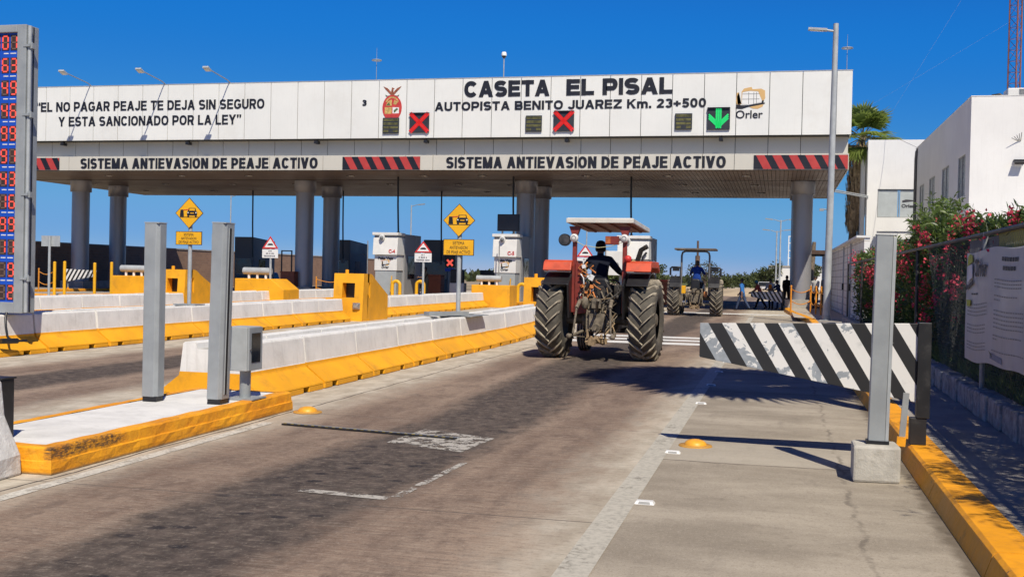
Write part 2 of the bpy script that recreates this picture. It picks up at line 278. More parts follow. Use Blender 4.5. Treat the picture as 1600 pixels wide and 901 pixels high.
def shoulder_mat():
    N = NT("shoulder_concrete"); P = N.coords(True); s = N.n("SeparateXYZ"); N.L(P, s.inputs[0]); X, Y = s.outputs[0], s.outputs[1]
    big = N.noise(N.scale(P, (0.5, 0.9, 1)), 1.3, 6, 0.6); lat = N.noise(N.scale(P, (0.6, 6, 1)), 1.0, 8, 0.75); fine = N.noise(N.scale(P, (3, 70, 1)), 1.0, 4, 0.7); grain = N.noise(P, 60, 4, 0.7)
    c = N.mix(N.ramp(big, 0.32, 0.7), (0.275, 0.237, 0.188), (0.43, 0.378, 0.305))
    c = N.mix(N.math('MULTIPLY', N.ramp(lat, 0.48, 0.75), 0.30), c, (0.235, 0.20, 0.165))
    c = N.mix(N.math('MULTIPLY', N.ramp(fine, 0.5, 0.8), 0.3), c, (0.50, 0.46, 0.395))
    c = N.mix(N.math('MULTIPLY', N.ramp(grain, 0.52, 0.68), 0.45), c, (0.16, 0.132, 0.105)); g2 = N.noise(N.scale(P, (34, 18, 1)), 1.0, 6, 0.8); c = N.mix(N.math('MULTIPLY', N.ramp(g2, 0.46, 0.30), 0.45), c, N.mix(0.45, c, (0.04, 0.03, 0.025))); c = N.mix(N.math('MULTIPLY', N.ramp(g2, 0.53, 0.70), 0.45), c, N.mix(0.4, c, (0.72, 0.66, 0.56))); sp = N.noise(P, 150, 2, 0.5); c = N.mix(N.math('MULTIPLY', N.ramp(sp, 0.60, 0.70), 0.5), c, (0.58, 0.53, 0.45)); mt = N.noise(P, 6, 7, 0.72); c = N.mix(N.math('MULTIPLY', N.ramp(mt, 0.52, 0.70), 0.38), c, (0.19, 0.162, 0.13))
    sm = N.ramp(N.noise(N.scale(P, (2.0, 0.5, 1)), 1.2, 6, 0.65, 0.6), 0.56, 0.76); c = N.mix(N.math('MULTIPLY', sm, 0.45), c, (0.15, 0.13, 0.115))
    lt = N.math('MULTIPLY', N.ramp(Y, 10.25, 10.35), N.ramp(Y, 11.75, 11.5)); c = N.mix(N.math('MULTIPLY', lt, 0.4), c, (0.47, 0.43, 0.36))
    # joint lines and a wandering long crack
    for y0 in (10.3, 16.9, 23.6, 30.2, 37.0):
        k = N.math('ABSOLUTE', N.math('SUBTRACT', N.math('MULTIPLY_ADD', N.noise(P, 2.0, 5), 0.16, Y), y0 + 0.08)); c = N.mix(N.math('MULTIPLY', N.ramp(k, 0.022, 0.006), 0.8), c, (0.085, 0.072, 0.06))
    kx = N.math('ABSOLUTE', N.math('SUBTRACT', N.math('MULTIPLY_ADD', N.noise(P, 1.6, 6, 0.7), 0.30, X), 0.74)); c = N.mix(N.math('MULTIPLY', N.ramp(kx, 0.030, 0.004), N.math('MULTIPLY', N.ramp(N.noise(P, 2.6, 5), 0.36, 0.56), 0.50)), c, (0.095, 0.08, 0.068))
    # dirt gathered against the kerb
    c = N.mix(N.math('MULTIPLY', N.ramp(N.math('MULTIPLY_ADD', N.noise(P, 5, 5), 0.22, X), 1.16, 1.28), 0.75), c, (0.11, 0.088, 0.065))
    N.set(N.b.inputs["Base Color"], c); N.b.inputs["Roughness"].default_value = 0.9; N.b.inputs["Specular IOR Level"].default_value = 0.15
    N.bump(N.math('ADD', N.math('MULTIPLY', fine, 0.6), grain), 0.3, 0.010)
    return N.m

def worn_line_mat(name, base, under, amount, sc=5.0, soft=0.05):
    # line paint with bare patches cut clean through to the road below
    N = NT(name); P = N.coords(True); n = N.noise(P, sc, 8, 0.72, 0.3); f = N.noise(P, sc * 7, 5, 0.7)
    c = N.mix(N.ramp(f, 0.4, 0.7), base, tuple(x * 0.72 for x in base)); N.set(N.b.inputs["Base Color"], c); N.b.inputs["Roughness"].default_value = 0.8
    a = N.ramp(N.math('MULTIPLY_ADD', f, 0.3, N.math('MULTIPLY', n, 0.85)), amount, amount + soft)
    tr = N.n("BsdfTransparent"); mx = N.n("MixShader"); N.L(a, mx.inputs[0]); N.L(N.b.outputs[0], mx.inputs[1]); N.L(tr.outputs[0], mx.inputs[2]); N.L(mx.outputs[0], N.out.inputs[0])
    return N.m

# ------------------------------------------------------------------ mesh builder
class MB:
    def __init__(s): s.v = []; s.f = []; s.mi = []; s.sm = []; s.m = 0; s.smooth = False; s.T = None
    def add(s, vs, fs, smooth=None):
        k = len(s.v)
        if s.T is not None: vs = [tuple(s.T @ Vector(p)) for p in vs]
        s.v += [tuple(p) for p in vs]
        for f in fs: s.f.append(tuple(i + k for i in f)); s.mi.append(s.m); s.sm.append(s.smooth if smooth is None else smooth)
        return s
    def box(s, x0, x1, y0, y1, z0, z1):
        return s.add([(x0, y0, z0), (x1, y0, z0), (x1, y1, z0), (x0, y1, z0), (x0, y0, z1), (x1, y0, z1), (x1, y1, z1), (x0, y1, z1)],
                     [(0, 3, 2, 1), (4, 5, 6, 7), (0, 1, 5, 4), (1, 2, 6, 5), (2, 3, 7, 6), (3, 0, 4, 7)])
    def cbox(s, c, sz, rot=(0, 0, 0)):
        m = Matrix.Translation(c) @ Euler(rot).to_matrix().to_4x4(); a, b, d = sz[0] / 2, sz[1] / 2, sz[2] / 2
        vs = [m @ Vector(p) for p in [(-a, -b, -d), (a, -b, -d), (a, b, -d), (-a, b, -d), (-a, -b, d), (a, -b, d), (a, b, d), (-a, b, d)]]
        return s.add(vs, [(0, 3, 2, 1), (4, 5, 6, 7), (0, 1, 5, 4), (1, 2, 6, 5), (2, 3, 7, 6), (3, 0, 4, 7)])
    def cyl(s, p0, p1, r0, r1=None, n=12, caps=True, smooth=True):
        r1 = r0 if r1 is None else r1; p0, p1 = Vector(p0), Vector(p1); d = (p1 - p0).normalized()
        a = d.orthogonal().normalized(); b = d.cross(a); vs = []
        for p, r in ((p0, r0), (p1, r1)):
            for i in range(n): t = 2 * math.pi * i / n; vs.append(p + (a * math.cos(t) + b * math.sin(t)) * r)
        s.add(vs, [(i, (i + 1) % n, n + (i + 1) % n, n + i) for i in range(n)], smooth)
        if caps: s.add(vs[:n], [tuple(range(n - 1, -1, -1))], False); s.add(vs[n:], [tuple(range(n))], False)
        return s
    def tube(s, pts, r, n=8, smooth=True):
        pts = [Vector(p) for p in pts]; rs = r if isinstance(r, (list, tuple)) else [r] * len(pts); vs = []; a = None
        for i, p in enumerate(pts):
            d = (pts[min(i + 1, len(pts) - 1)] - pts[max(i - 1, 0)]).normalized()
            a = d.orthogonal().normalized() if a is None else (a - d * a.dot(d)).normalized()
            b = d.cross(a)
            for k in range(n): t = 2 * math.pi * k / n; vs.append(p + (a * math.cos(t) + b * math.sin(t)) * rs[i])
        fs = [(i * n + k, i * n + (k + 1) % n, (i + 1) * n + (k + 1) % n, (i + 1) * n + k) for i in range(len(pts) - 1) for k in range(n)]
        s.add(vs, fs, smooth); m = (len(pts) - 1) * n
        s.add(vs[:n], [tuple(range(n - 1, -1, -1))], False); s.add(vs[m:], [tuple(range(n))], False)
        return s
    def prism(s, poly, a0, a1, plane='xz'):
        # poly in two axes, extruded along the third
        f = {'xz': lambda p, t: (p[0], t, p[1]), 'xy': lambda p, t: (p[0], p[1], t), 'yz': lambda p, t: (t, p[0], p[1])}[plane]
        n = len(poly); vs = [f(p, a0) for p in poly] + [f(p, a1) for p in poly]
        area = sum(poly[i][0] * poly[(i + 1) % n][1] - poly[(i + 1) % n][0] * poly[i][1] for i in range(n))
        fs = [tuple(range(n)), tuple(range(2 * n - 1, n - 1, -1))] + [(i, n + i, n + (i + 1) % n, (i + 1) % n) for i in range(n)]
        flip = (area < 0) != (plane != 'xz')
        if flip: fs = [tuple(reversed(q)) for q in fs]
        if a1 < a0: fs = [tuple(reversed(q)) for q in fs]
        return s.add(vs, fs)
    def lathe(s, prof, n=24, axis='z', org=(0, 0, 0), smooth=True):
        vs = []; o = Vector(org)
        for r, h in prof:
            for i in range(n):
                t = 2 * math.pi * i / n; c, q = r * math.cos(t), r * math.sin(t)
                vs.append(o + Vector({'z': (c, q, h), 'x': (h, c, q), 'y': (q, h, c)}[axis]))
        return s.add(vs, [(k * n + i, k * n + (i + 1) % n, (k + 1) * n + (i + 1) % n, (k + 1) * n + i) for k in range(len(prof) - 1) for i in range(n)], smooth)
    def ball(s, c, r, n=12, sz=(1, 1, 1)):
        prof = [(math.sin(math.pi * k / n), -math.cos(math.pi * k / n)) for k in range(n + 1)]; vs = []
        for q, h in prof:
            for i in range(n): t = 2 * math.pi * i / n; vs.append((c[0] + r * sz[0] * max(q, 1e-4) * math.cos(t), c[1] + r * sz[1] * max(q, 1e-4) * math.sin(t), c[2] + r * sz[2] * h))
        return s.add(vs, [(k * n + i, k * n + (i + 1) % n, (k + 1) * n + (i + 1) % n, (k + 1) * n + i) for k in range(n) for i in range(n)], True)
    def sheet(s, poly, z): return s.add([(p[0], p[1], z) for p in poly], [tuple(range(len(poly)))])
    def build(s, name, mats, parent=None, bevel=0.0, world=True, seg=2):
        me = bpy.data.meshes.new(name); v = s.v
        if parent is not None and world:
            l = parent['_org'] if '_org' in parent else (0, 0, 0); v = [(p[0] - l[0], p[1] - l[1], p[2] - l[2]) for p in v]
        me.from_pydata(v, [], s.f); mats = mats if isinstance(mats, (list, tuple)) else [mats]
        for m in mats: me.materials.append(m)
        me.polygons.foreach_set("material_index", s.mi); me.polygons.foreach_set("use_smooth", s.sm); me.update()
        o = bpy.data.objects.new(name, me); COL.objects.link(o)
        if parent is not None: o.parent = parent
        if bevel:
            b = o.modifiers.new("edge", 'BEVEL'); b.width = bevel; b.segments = seg; b.limit_method = 'ANGLE'; b.angle_limit = R(40)
        return o

def np_mesh(name, verts, faces, mats, parent=None, mi=None, org=(0, 0, 0), smooth=False):
    me = bpy.data.meshes.new(name); verts = np.asarray(verts, dtype=np.float32) - np.asarray(org, dtype=np.float32); faces = np.asarray(faces, dtype=np.int32)
    k = faces.shape[1]; me.vertices.add(len(verts)); me.vertices.foreach_set("co", verts.ravel()); me.loops.add(faces.size); me.loops.foreach_set("vertex_index", faces.ravel())
    me.polygons.add(len(faces)); me.polygons.foreach_set("loop_start", np.arange(0, faces.size, k, dtype=np.int32)); me.polygons.foreach_set("loop_total", np.full(len(faces), k, dtype=np.int32))
    for m in (mats if isinstance(mats, (list, tuple)) else [mats]): me.materials.append(m)
    if mi is not None: me.polygons.foreach_set("material_index", np.asarray(mi, dtype=np.int32))
    me.update(calc_edges=True); o = bpy.data.objects.new(name, me); COL.objects.link(o)
    if parent is not None: o.parent = parent
    return o

def tag(o, label=None, cat=None, group=None, kind=None):
    if label: o["label"] = label
    if cat: o["category"] = cat
    if group: o["group"] = group
    if kind: o["kind"] = kind
    return o
def thing(name, loc, label, cat, group=None, rz=0.0):
    o = bpy.data.objects.new(name, None); COL.objects.link(o); o.location = loc; o.rotation_euler = (0, 0, rz); o.empty_display_size = 0.2
    o['_org'] = tuple(loc); tag(o, label, cat, group); return o
def dup(src, loc, label, rz=0.0, group=None, sc=None):
    r = src.copy(); COL.objects.link(r); r.location = loc; r.rotation_euler = (0, 0, rz); r["label"] = label
    if sc: r.scale = (sc, sc, sc)
    if group: r["group"] = group
    for ch in list(src.children):
        c = ch.copy(); COL.objects.link(c); c.parent = r
        for g in list(ch.children): d = g.copy(); COL.objects.link(d); d.parent = c
    return r
def struct(name, mb, mat): return tag(mb.build(name, mat), kind="structure")

_cap = [None]
def text_mesh(body, bold=0.0, ext=0.0):
    cu = bpy.data.curves.new("t", 'FONT'); cu.body = body; cu.size = 1.0; cu.offset = bold; cu.extrude = ext; cu.resolution_u = 4
    o = bpy.data.objects.new("t", cu); COL.objects.link(o); bpy.context.view_layer.update()
    me = bpy.data.meshes.new_from_object(o.evaluated_get(bpy.context.evaluated_depsgraph_get())); bpy.data.objects.remove(o); bpy.data.curves.remove(cu)
    return me
def lettering(body, x0, x1, zb, cap, y, parent, mat, bold=0.02, name="lettering", depth=0.02, frame=None):
    """flat cut letters standing in an XZ plane at depth y, facing -Y; cap = capital height, zb = baseline"""
    if _cap[0] is None:
        e = text_mesh("E"); _cap[0] = max(v.co.y for v in e.vertices)
    me = text_mesh(body, bold, 0.5); co = np.empty(len(me.vertices) * 3, dtype=np.float32); me.vertices.foreach_get("co", co); co = co.reshape(-1, 3)
    a, b = co[:, 0].min(), co[:, 0].max(); new = np.empty_like(co)
    new[:, 0] = x0 + (co[:, 0] - a) / (b - a) * (x1 - x0); new[:, 2] = zb + co[:, 1] / _cap[0] * cap; new[:, 1] = y - (co[:, 2] + 0.5) * depth
    if frame is not None:
        new = np.array([tuple(frame @ Vector(p)) for p in new], dtype=np.float32)
    if parent is not None: new -= np.array(parent['_org'], dtype=np.float32)
    me.vertices.foreach_set("co", new.ravel()); me.materials.clear(); me.materials.append(mat); me.update(); me.name = name
    o = bpy.data.objects.new(name, me); COL.objects.link(o)
    if parent is not None: o.parent = parent
    return o
def stroke_letters(body, t=0.2, wid=0.72, gap=0.13):
    """bold grotesque capitals drawn as flat ribbons and quads, capital height 1; returns polygons and total width"""
    polys = []; x = 0.0; word = [0]
    def rib(pts, closed=False):
        n = len(pts); out = []
        for i in range(n):
            a = Vector(pts[(i - 1) % n] if closed or i else pts[0]); b = Vector(pts[i]); c = Vector(pts[(i + 1) % n] if closed or i < n - 1 else pts[-1])
            d1 = (b - a) if (b - a).length > 1e-6 else (c - b); d2 = (c - b) if (c - b).length > 1e-6 else d1
            n1 = Vector((-d1.y, d1.x)).normalized(); n2 = Vector((-d2.y, d2.x)).normalized(); m = (n1 + n2).normalized(); k = t / 2 / max(0.35, m.dot(n1)); out.append((b + m * k, b - m * k))
        for i in range(n if closed else n - 1):
            (a, b), (c, d) = out[i], out[(i + 1) % n]; polys.append([(p.x + x, p.y) for p in (a, b, d, c)])
    def quad(*p): polys.append([(u + x, v) for u, v in p])
    def arc(cx, cy, rx, ry, a0, a1, n=14): return [(cx + rx * math.copysign(abs(math.cos(a)) ** 0.88, math.cos(a)), cy + ry * math.copysign(abs(math.sin(a)) ** 0.88, math.sin(a))) for a in np.linspace(R(a0), R(a1), n)]
    marks = []
    for ch in body:
        if ch == ' ': marks.append(len(polys))
        W = wid * {'I': 0.28, 'M': 1.25, 'A': 1.12, 'N': 1.05, 'O': 1.12, 'G': 1.1, 'C': 1.06, 'D': 1.04, 'E': 0.93, 'L': 0.86, 'T': 0.95, 'J': 0.82, 'V': 1.1, 'Y': 1.08, '.': 0.3, ' ': 0.42, '“': 0.62, '”': 0.62, 'm': 1.28, 'K': 1.06, '3': 0.85, '2': 0.85, '5': 0.85, '0': 0.85, '+': 0.85}.get(ch, 1.0)
        h = t / 2; x0, x1, y0, y1 = h, W - h, h, 1 - h; v = lambda u: quad((u - h, 0), (u + h, 0), (u + h, 1), (u - h, 1)); hb = lambda y, a, b: quad((a, y - h * 0.92), (b, y - h * 0.92), (b, y + h * 0.92), (a, y + h * 0.92))
        k = 1.1 * t
        if ch == 'A': quad((0, 0), (k, 0), (W / 2 + k * 0.5, 1), (W / 2 - k * 0.5, 1)); quad((W - k, 0), (W, 0), (W / 2 + k * 0.5, 1), (W / 2 - k * 0.5, 1)); hb(0.30, W * 0.22, W * 0.78)
        elif ch == 'V': quad((0, 1), (W / 2 - k * 0.5, 0), (W / 2 + k * 0.5, 0), (k, 1)); quad((W - k, 1), (W / 2 - k * 0.5, 0), (W / 2 + k * 0.5, 0), (W, 1))
        elif ch == 'Y': quad((0, 1), (W / 2 - h, 0.40), (W / 2 + h, 0.45), (k, 1)); quad((W - k, 1), (W / 2 - h, 0.45), (W / 2 + h, 0.40), (W, 1)); quad((W / 2 - h, 0), (W / 2 + h, 0), (W / 2 + h, 0.46), (W / 2 - h, 0.46))
        elif ch == 'N': v(x0); v(x1); quad((0, 1), (W - k, 0), (W, 0), (k, 1))
        elif ch == 'M': v(x0); v(x1); quad((0, 1), (W / 2 - k * 0.5, 0), (W / 2 + k * 0.5, 0), (k, 1)); quad((W - k, 1), (W / 2 - k * 0.5, 0), (W / 2 + k * 0.5, 0), (W, 1))
        elif ch == 'Z': hb(y0, 0, W); hb(y1, 0, W); quad((0, t * 0.9), (k * 1.15, t * 0.9), (W, 1 - t * 0.9), (W - k * 1.15, 1 - t * 0.9))
        elif ch == 'K': v(x0); quad((t, 0.36), (t, 0.62), (W - k * 1.1, 1), (W, 1)); quad((t * 1.2, 0.60), (t * 2.0, 0.62), (W, 0), (W - k * 1.15, 0))
        elif ch == 'E': v(x0); hb(y0, t, W); hb(0.515, t, W * 0.93); hb(y1, t, W * 0.98)
        elif ch == 'L': v(x0); hb(y0, t, W)
        elif ch == 'T': quad((W / 2 - h, 0), (W / 2 + h, 0), (W / 2 + h, 1), (W / 2 - h, 1)); hb(y1, 0, W)
        elif ch == 'I': quad((0, 0), (W, 0), (W, 1), (0, 1))
        elif ch in 'PRB':
            v(x0); ym = 0.40 if ch == 'P' else 0.45; r1 = (y1 - ym) / 2; xr = W - h - (0.04 * W if ch == 'B' else 0); rib([(t * 0.8, y1)] + arc(xr - r1 * 0.9, (y1 + ym) / 2, r1 * 0.9, r1, 90, -90) + [(t * 0.8, ym)])
            if ch == 'R': quad((W * 0.42, ym), (W * 0.42 + k, ym + 0.02), (W, 0), (W - k * 1.15, 0))
            if ch == 'B': ym = 0.515; r1 = (ym - y0) / 2; rib([(t * 0.8, ym)] + arc(x1 - r1 * 0.9, (y0 + ym) / 2, r1 * 0.9, r1, 90, -90) + [(t * 0.8, y0)])
        elif ch == 'D': v(x0); rib([(t * 0.8, y1)] + arc(x1 - 0.30, 0.5, 0.30, 0.5 - h, 90, -90, 20) + [(t * 0.8, y0)])
        elif ch in 'O0': rib(arc(W / 2, 0.5, W / 2 - h, 0.5 - h, 0, 360, 37)[:-1], True)
        elif ch in 'CG':
            rib(arc(W / 2, 0.5, W / 2 - h, 0.5 - h, 38, 322 if ch == 'C' else 318, 30))
            if ch == 'G': quad((W - t, 0.16), (W, 0.16), (W, 0.53), (W - t, 0.53)); hb(0.46, W * 0.52, W - t * 0.5)
        elif ch == 'S': ry = (y1 - 0.5) / 2; rib(arc(W / 2, 0.5 + ry, W / 2 - h, ry, 28, 250, 18) + arc(W / 2, 0.5 - ry, W / 2 - h, ry, 70, -152, 18))
        elif ch == 'U': rib([(x0, 1)] + arc(W / 2, 0.36, W / 2 - h, 0.36 - h, 180, 360, 18) + [(x1, 1)])
        elif ch == 'J': rib([(x1, 1)] + arc(W / 2, 0.30, W / 2 - h, 0.30 - h, 0, -172, 16))
        elif ch == '2': rib(arc(W / 2, 0.70, W / 2 - h, 0.30 - h, 165, -25, 14) + [(W * 0.45, 0.33), (x0 + 0.02, y0 + 0.03)]); hb(y0, 0, W)
        elif ch == '3': ry = (y1 - 0.52) / 2; rib(arc(W / 2, 0.52 + ry, W / 2 - h, ry, 155, -90, 14)); ry = (0.52 - y0) / 2; rib(arc(W / 2, y0 + ry, W / 2 - h, ry, 90, -158, 14))
        elif ch == '5': hb(y1, W * 0.16, W * 0.95); quad((W * 0.10, 0.42), (W * 0.10 + t, 0.46), (W * 0.16 + t, 1), (W * 0.16, 1)); rib([(W * 0.14, 0.50)] + arc(W / 2, 0.33, W / 2 - h, 0.33 - h, 115, -158, 18))
        elif ch == '+': hb(0.45, 0, W); quad((W / 2 - h, 0.16), (W / 2 + h, 0.16), (W / 2 + h, 0.74), (W / 2 - h, 0.74))
        elif ch == '.': quad((0, 0), (t * 1.05, 0), (t * 1.05, t * 1.05), (0, t * 1.05))
        elif ch == 'm':
            quad((0, 0), (t, 0), (t, 0.74), (0, 0.74)); r = (W - t) / 4
            for j in (0, 1): cx = h + r + j * 2 * r; rib(arc(cx, 0.74 - h - r * 0.8, r, r * 0.8, 180, 0, 12) + [(cx + r, 0)])
        elif ch in '“”':
            for j in (0, 1):
                a = j * t * 1.45
                if ch == '“': quad((a, 0.66), (a + t, 0.66), (a + t, 0.82), (a + t * 0.75, 1.0), (a + t * 0.35, 1.0), (a + t * 0.05, 0.85))
                else: quad((a, 1.0), (a + t, 1.0), (a + t, 0.84), (a + t * 0.65, 0.66), (a + t * 0.25, 0.66), (a, 0.82))
        x += W + (gap if ch != ' ' else gap * 0.6)
    return polys, x - gap, marks + [len(polys)]
def signwriting(body, x0, x1, zb, cap, y, parent, mat, t=0.2, wid=0.72, gap=0.13, name="lettering", depth=0.02):
    polys, tot, marks = stroke_letters(body, t, wid, gap); k = (x1 - x0) / tot; a = 0
    for b in marks:                                    # one part per word
        q = MB()
        for i in range(a, b): q.prism([(x0 + u * k, zb + v * cap) for u, v in polys[i]], y, y - depth - 0.0012 * (i % 5))
        if b > a: q.build(name, mat, parent)
        a = b
ORD = ["first", "second", "third", "fourth", "fifth", "sixth", "seventh", "eighth", "ninth", "tenth", "eleventh", "twelfth", "thirteenth", "fourteenth", "fifteenth", "sixteenth"]

# ------------------------------------------------------------------ ground, road, shoulder, markings, pavement
struct("terrain", MB().sheet([(-1500, -300), (1500, -300), (1500, 3000), (-1500, 3000)], -0.02), dirt_m)
struct("road", MB().sheet([(-47.6, -12), (1.25, -12), (1.25, 47), (0.5, 58), (0.5, 96), (-0.5, 110), (-4, 700), (-18, 700), (-30, 110), (-47.6, 110)], 0.0), road_mat())
struct("shoulder", MB().sheet([(-1.12, -12), (1.25, -12), (1.25, 47), (0.9, 52), (-1.12, 52)], 0.004), shoulder_mat())
line_r = worn_line_mat("worn_edge_line", (0.50, 0.47, 0.40), 0, 0.60, 3.0, 0.25)
line_w = worn_line_mat("worn_white_line", (0.62, 0.59, 0.52), 0, 0.52, 4.0, 0.30)
line_s = worn_line_mat("worn_white_patch", (0.48, 0.45, 0.40), 0, 0.53, 6.0, 0.10)
line_b = worn_line_mat("white_bars", (0.76, 0.75, 0.71), 0, 0.74)
mk = MB()
for y0 in np.arange(-10, 52, 3.1): mk.sheet([(-1.20, y0), (-1.0, y0), (-1.0, y0 + 3.1), (-1.20, y0 + 3.1)], 0.008)
tag(mk.build("edge_line", line_r), kind="structure")
mk = MB(); mk.sheet([(-5.46, 2), (-5.33, 2), (-5.37, 11.2), (-5.50, 11.2)], 0.004)
mk.m = 1; mk.sheet([(-3.54, 7.80), (-2.80, 7.72), (-2.80, 7.84), (-3.54, 7.92)], 0.004); mk.sheet([(-2.80, 7.84), (-2.72, 7.84), (-2.66, 9.5), (-2.72, 9.5)], 0.004)
mk.m = 1; mk.sheet([(-3.74, 10.33), (-2.88, 10.02), (-2.80, 10.98), (-3.68, 11.36)], 0.004)
mk.m = 2
for a, b in ((28.05, 28.95), (29.6, 30.35), (31.0, 31.85)):
    for x0, x1 in ((-6.0, -1.15), (-13.2, -8.0), (-20.2, -15.3)): mk.sheet([(x0, a), (x1, a), (x1, b), (x0, b)], 0.004)
mk.sheet([(-5.5, 53.6), (0.6, 53.6), (0.6, 55.0), (-5.5, 55.0)], 0.008)
tag(mk.build("road_markings", [line_w, line_s, line_b]), kind="structure")

# right kerb, painted yellow, cast in lengths with open joints
kb = MB(); edge = []
def kx(y): return 1.19 if y < 47 else (1.19 - (y - 47) * 0.075 if y < 58 else 0.365)
y = -10.0
while y < 95:
    L = 2.4 if y < 40 else 5.0; a, b = kx(y), kx(y + L - 0.012); z = 0.165
    vs = []
    for yy, x0 in ((y, a), (y + L - 0.012, b)): vs += [(x0, yy, 0.0), (x0 + 0.05, yy, z - 0.02), (x0 + 0.075, yy, z), (x0 + 0.31, yy, z), (x0 + 0.31, yy, 0.0)]
    kb.add(vs, [(0, 1, 6, 5), (1, 2, 7, 6), (2, 3, 8, 7), (3, 4, 9, 8), (4, 3, 2, 1, 0), (5, 6, 7, 8, 9)])
    kb.f[-6:] = [tuple(reversed(f)) for f in kb.f[-6:]]; kb.f[-2:] = [tuple(reversed(f)) for f in kb.f[-2:]]; kb.f[-2:] = [tuple(reversed(f)) for f in kb.f[-2:]]
    y += L
struct("kerb", kb, kerb_yellow)
struct("sidewalk", MB().box(1.50, 3.4, -10, 47, -0.3, 0.158), pave_m)
struct("footpath", MB().sheet([(0.69, 47), (3.4, 47), (3.4, 110), (0.69, 110)], 0.157), M("pale_pavement", (0.47, 0.41, 0.335), 0.9, var=0.1, sc=1.5, bump=0.3, bsc=25, dirt=((0.28, 0.24, 0.19), 0.4, 1.5)))
struct("bounce_yard", MB().sheet([(3.4, 41), (60, 41), (60, 110), (3.4, 110)], 0.05), M("bounce_concrete", (0.55, 0.51, 0.44), 0.9, var=0.08, sc=0.5))  # unseen yard, paled so its bounce brightens the shaded office side
sb = MB()
for k, (cx, cy, rx, ry, hh) in enumerate([(-2.5, 118, 6, 9, 1.5), (5, 130, 7, 12, 1.3), (-13, 150, 12, 8, 1.0), (-30, 170, 16, 9, 1.2), (12, 160, 14, 10, 1.6)]):
    vs = []; n, m = 20, 6
    for j in range(m + 1):
        q = j / m
        for i in range(n): t = 2 * math.pi * i / n; w = 1 + 0.13 * math.sin(3 * t + k) + 0.08 * math.sin(7 * t + 2 * k); vs.append((cx + rx * (1 - q) * w * math.cos(t), cy + ry * (1 - q) * w * math.sin(t), -0.05 + 0.55 * hh * (1 - (1 - q) ** 2)))
    sb.add(vs, [(j * n + i, j * n + (i + 1) % n, (j + 1) * n + (i + 1) % n, (j + 1) * n + i) for j in range(m) for i in range(n)], True)
struct("dirt_berm", sb, sand_m)

# ------------------------------------------------------------------ toll canopy
XL, XR, YF, YB, ZS = -48.6, 3.36, 57.03, 77.2, 7.24
can = thing("toll_canopy", (-22.5, 64.0, 0.0), "wide white toll plaza canopy with slogans on its fascia, carried on grey columns", "toll canopy")
seams = [-48.6, -47.2, -45.6, -44.0, -42.4, -40.8] + [-39.22, -37.61, -36.0, -34.37, -32.75, -31.15, -29.54, -27.93, -26.3, -24.71, -23.1, -21.49, -19.89, -18.31, -16.72, -15.1, -13.49, -11.88, -10.3, -8.72, -7.1, -5.5, -3.88, -2.27, -0.63, 0.98, 2.62, XR]
f = MB(); f.m = 1; f.box(XL + .02, XR - .02, YF + 0.06, YF + 0.5, 9.0, 12.10); f.m = 0
for a, b in zip(seams[:-1], seams[1:]): f.box(a + 0.016, b - 0.016, YF, YF + 0.055, 8.98, 12.14)
ys = np.linspace(YF, YB, 13)
for a, b in zip(ys[:-1], ys[1:]): f.box(XR - 0.055, XR, max(a, YF + 0.06) + 0.012, b - 0.012, 8.98, 12.14); f.box(XL, XL + 0.055, max(a, YF + 0.06) + 0.012, b - 0.012, 8.98, 12.14)
f.box(XL, XR, YB, YB + 0.05, 8.98, 12.14); f.box(XL + 0.06, XR - 0.06, YF + 0.5, YB - 0.02, 11.7, 11.75); f.m = 2; f.box(XL - 0.01, XR + 0.01, YF - 0.015, YF + 0.1, 12.143, 12.18)
f.m = 1; f.box(XL + 0.1, XR - 0.1, YF + 0.05, YB - 0.1, 8.955, 8.978)
f.build("fascia", [panel_white, backing, galv_light], can)
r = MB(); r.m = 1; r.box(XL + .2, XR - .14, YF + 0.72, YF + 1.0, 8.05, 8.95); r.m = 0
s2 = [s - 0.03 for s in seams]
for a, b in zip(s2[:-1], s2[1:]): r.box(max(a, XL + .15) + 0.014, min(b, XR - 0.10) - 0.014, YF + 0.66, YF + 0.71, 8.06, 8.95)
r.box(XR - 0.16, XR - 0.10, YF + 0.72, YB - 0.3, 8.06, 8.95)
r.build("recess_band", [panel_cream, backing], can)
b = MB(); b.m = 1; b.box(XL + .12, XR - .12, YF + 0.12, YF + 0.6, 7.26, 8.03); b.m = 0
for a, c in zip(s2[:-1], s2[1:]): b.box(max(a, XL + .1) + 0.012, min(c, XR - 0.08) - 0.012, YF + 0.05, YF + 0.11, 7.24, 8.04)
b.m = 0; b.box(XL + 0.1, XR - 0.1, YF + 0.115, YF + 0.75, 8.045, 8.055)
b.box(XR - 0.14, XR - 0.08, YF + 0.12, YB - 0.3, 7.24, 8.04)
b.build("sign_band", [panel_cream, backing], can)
s = MB(); n = 130
n = 240
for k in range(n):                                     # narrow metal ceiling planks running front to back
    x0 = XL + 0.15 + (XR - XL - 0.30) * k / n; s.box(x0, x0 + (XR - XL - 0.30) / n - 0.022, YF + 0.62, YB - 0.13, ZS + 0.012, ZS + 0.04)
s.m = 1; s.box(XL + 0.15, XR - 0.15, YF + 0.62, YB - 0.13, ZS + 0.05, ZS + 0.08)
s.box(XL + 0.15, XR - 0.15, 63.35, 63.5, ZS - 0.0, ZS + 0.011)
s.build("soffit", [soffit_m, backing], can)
bm_ = MB(); bm_.box(XL + 0.12, XR - 0.12, YB - 0.12, YB - 0.02, ZS, 8.97); bm_.build("rear_trim", panel_cream, can)
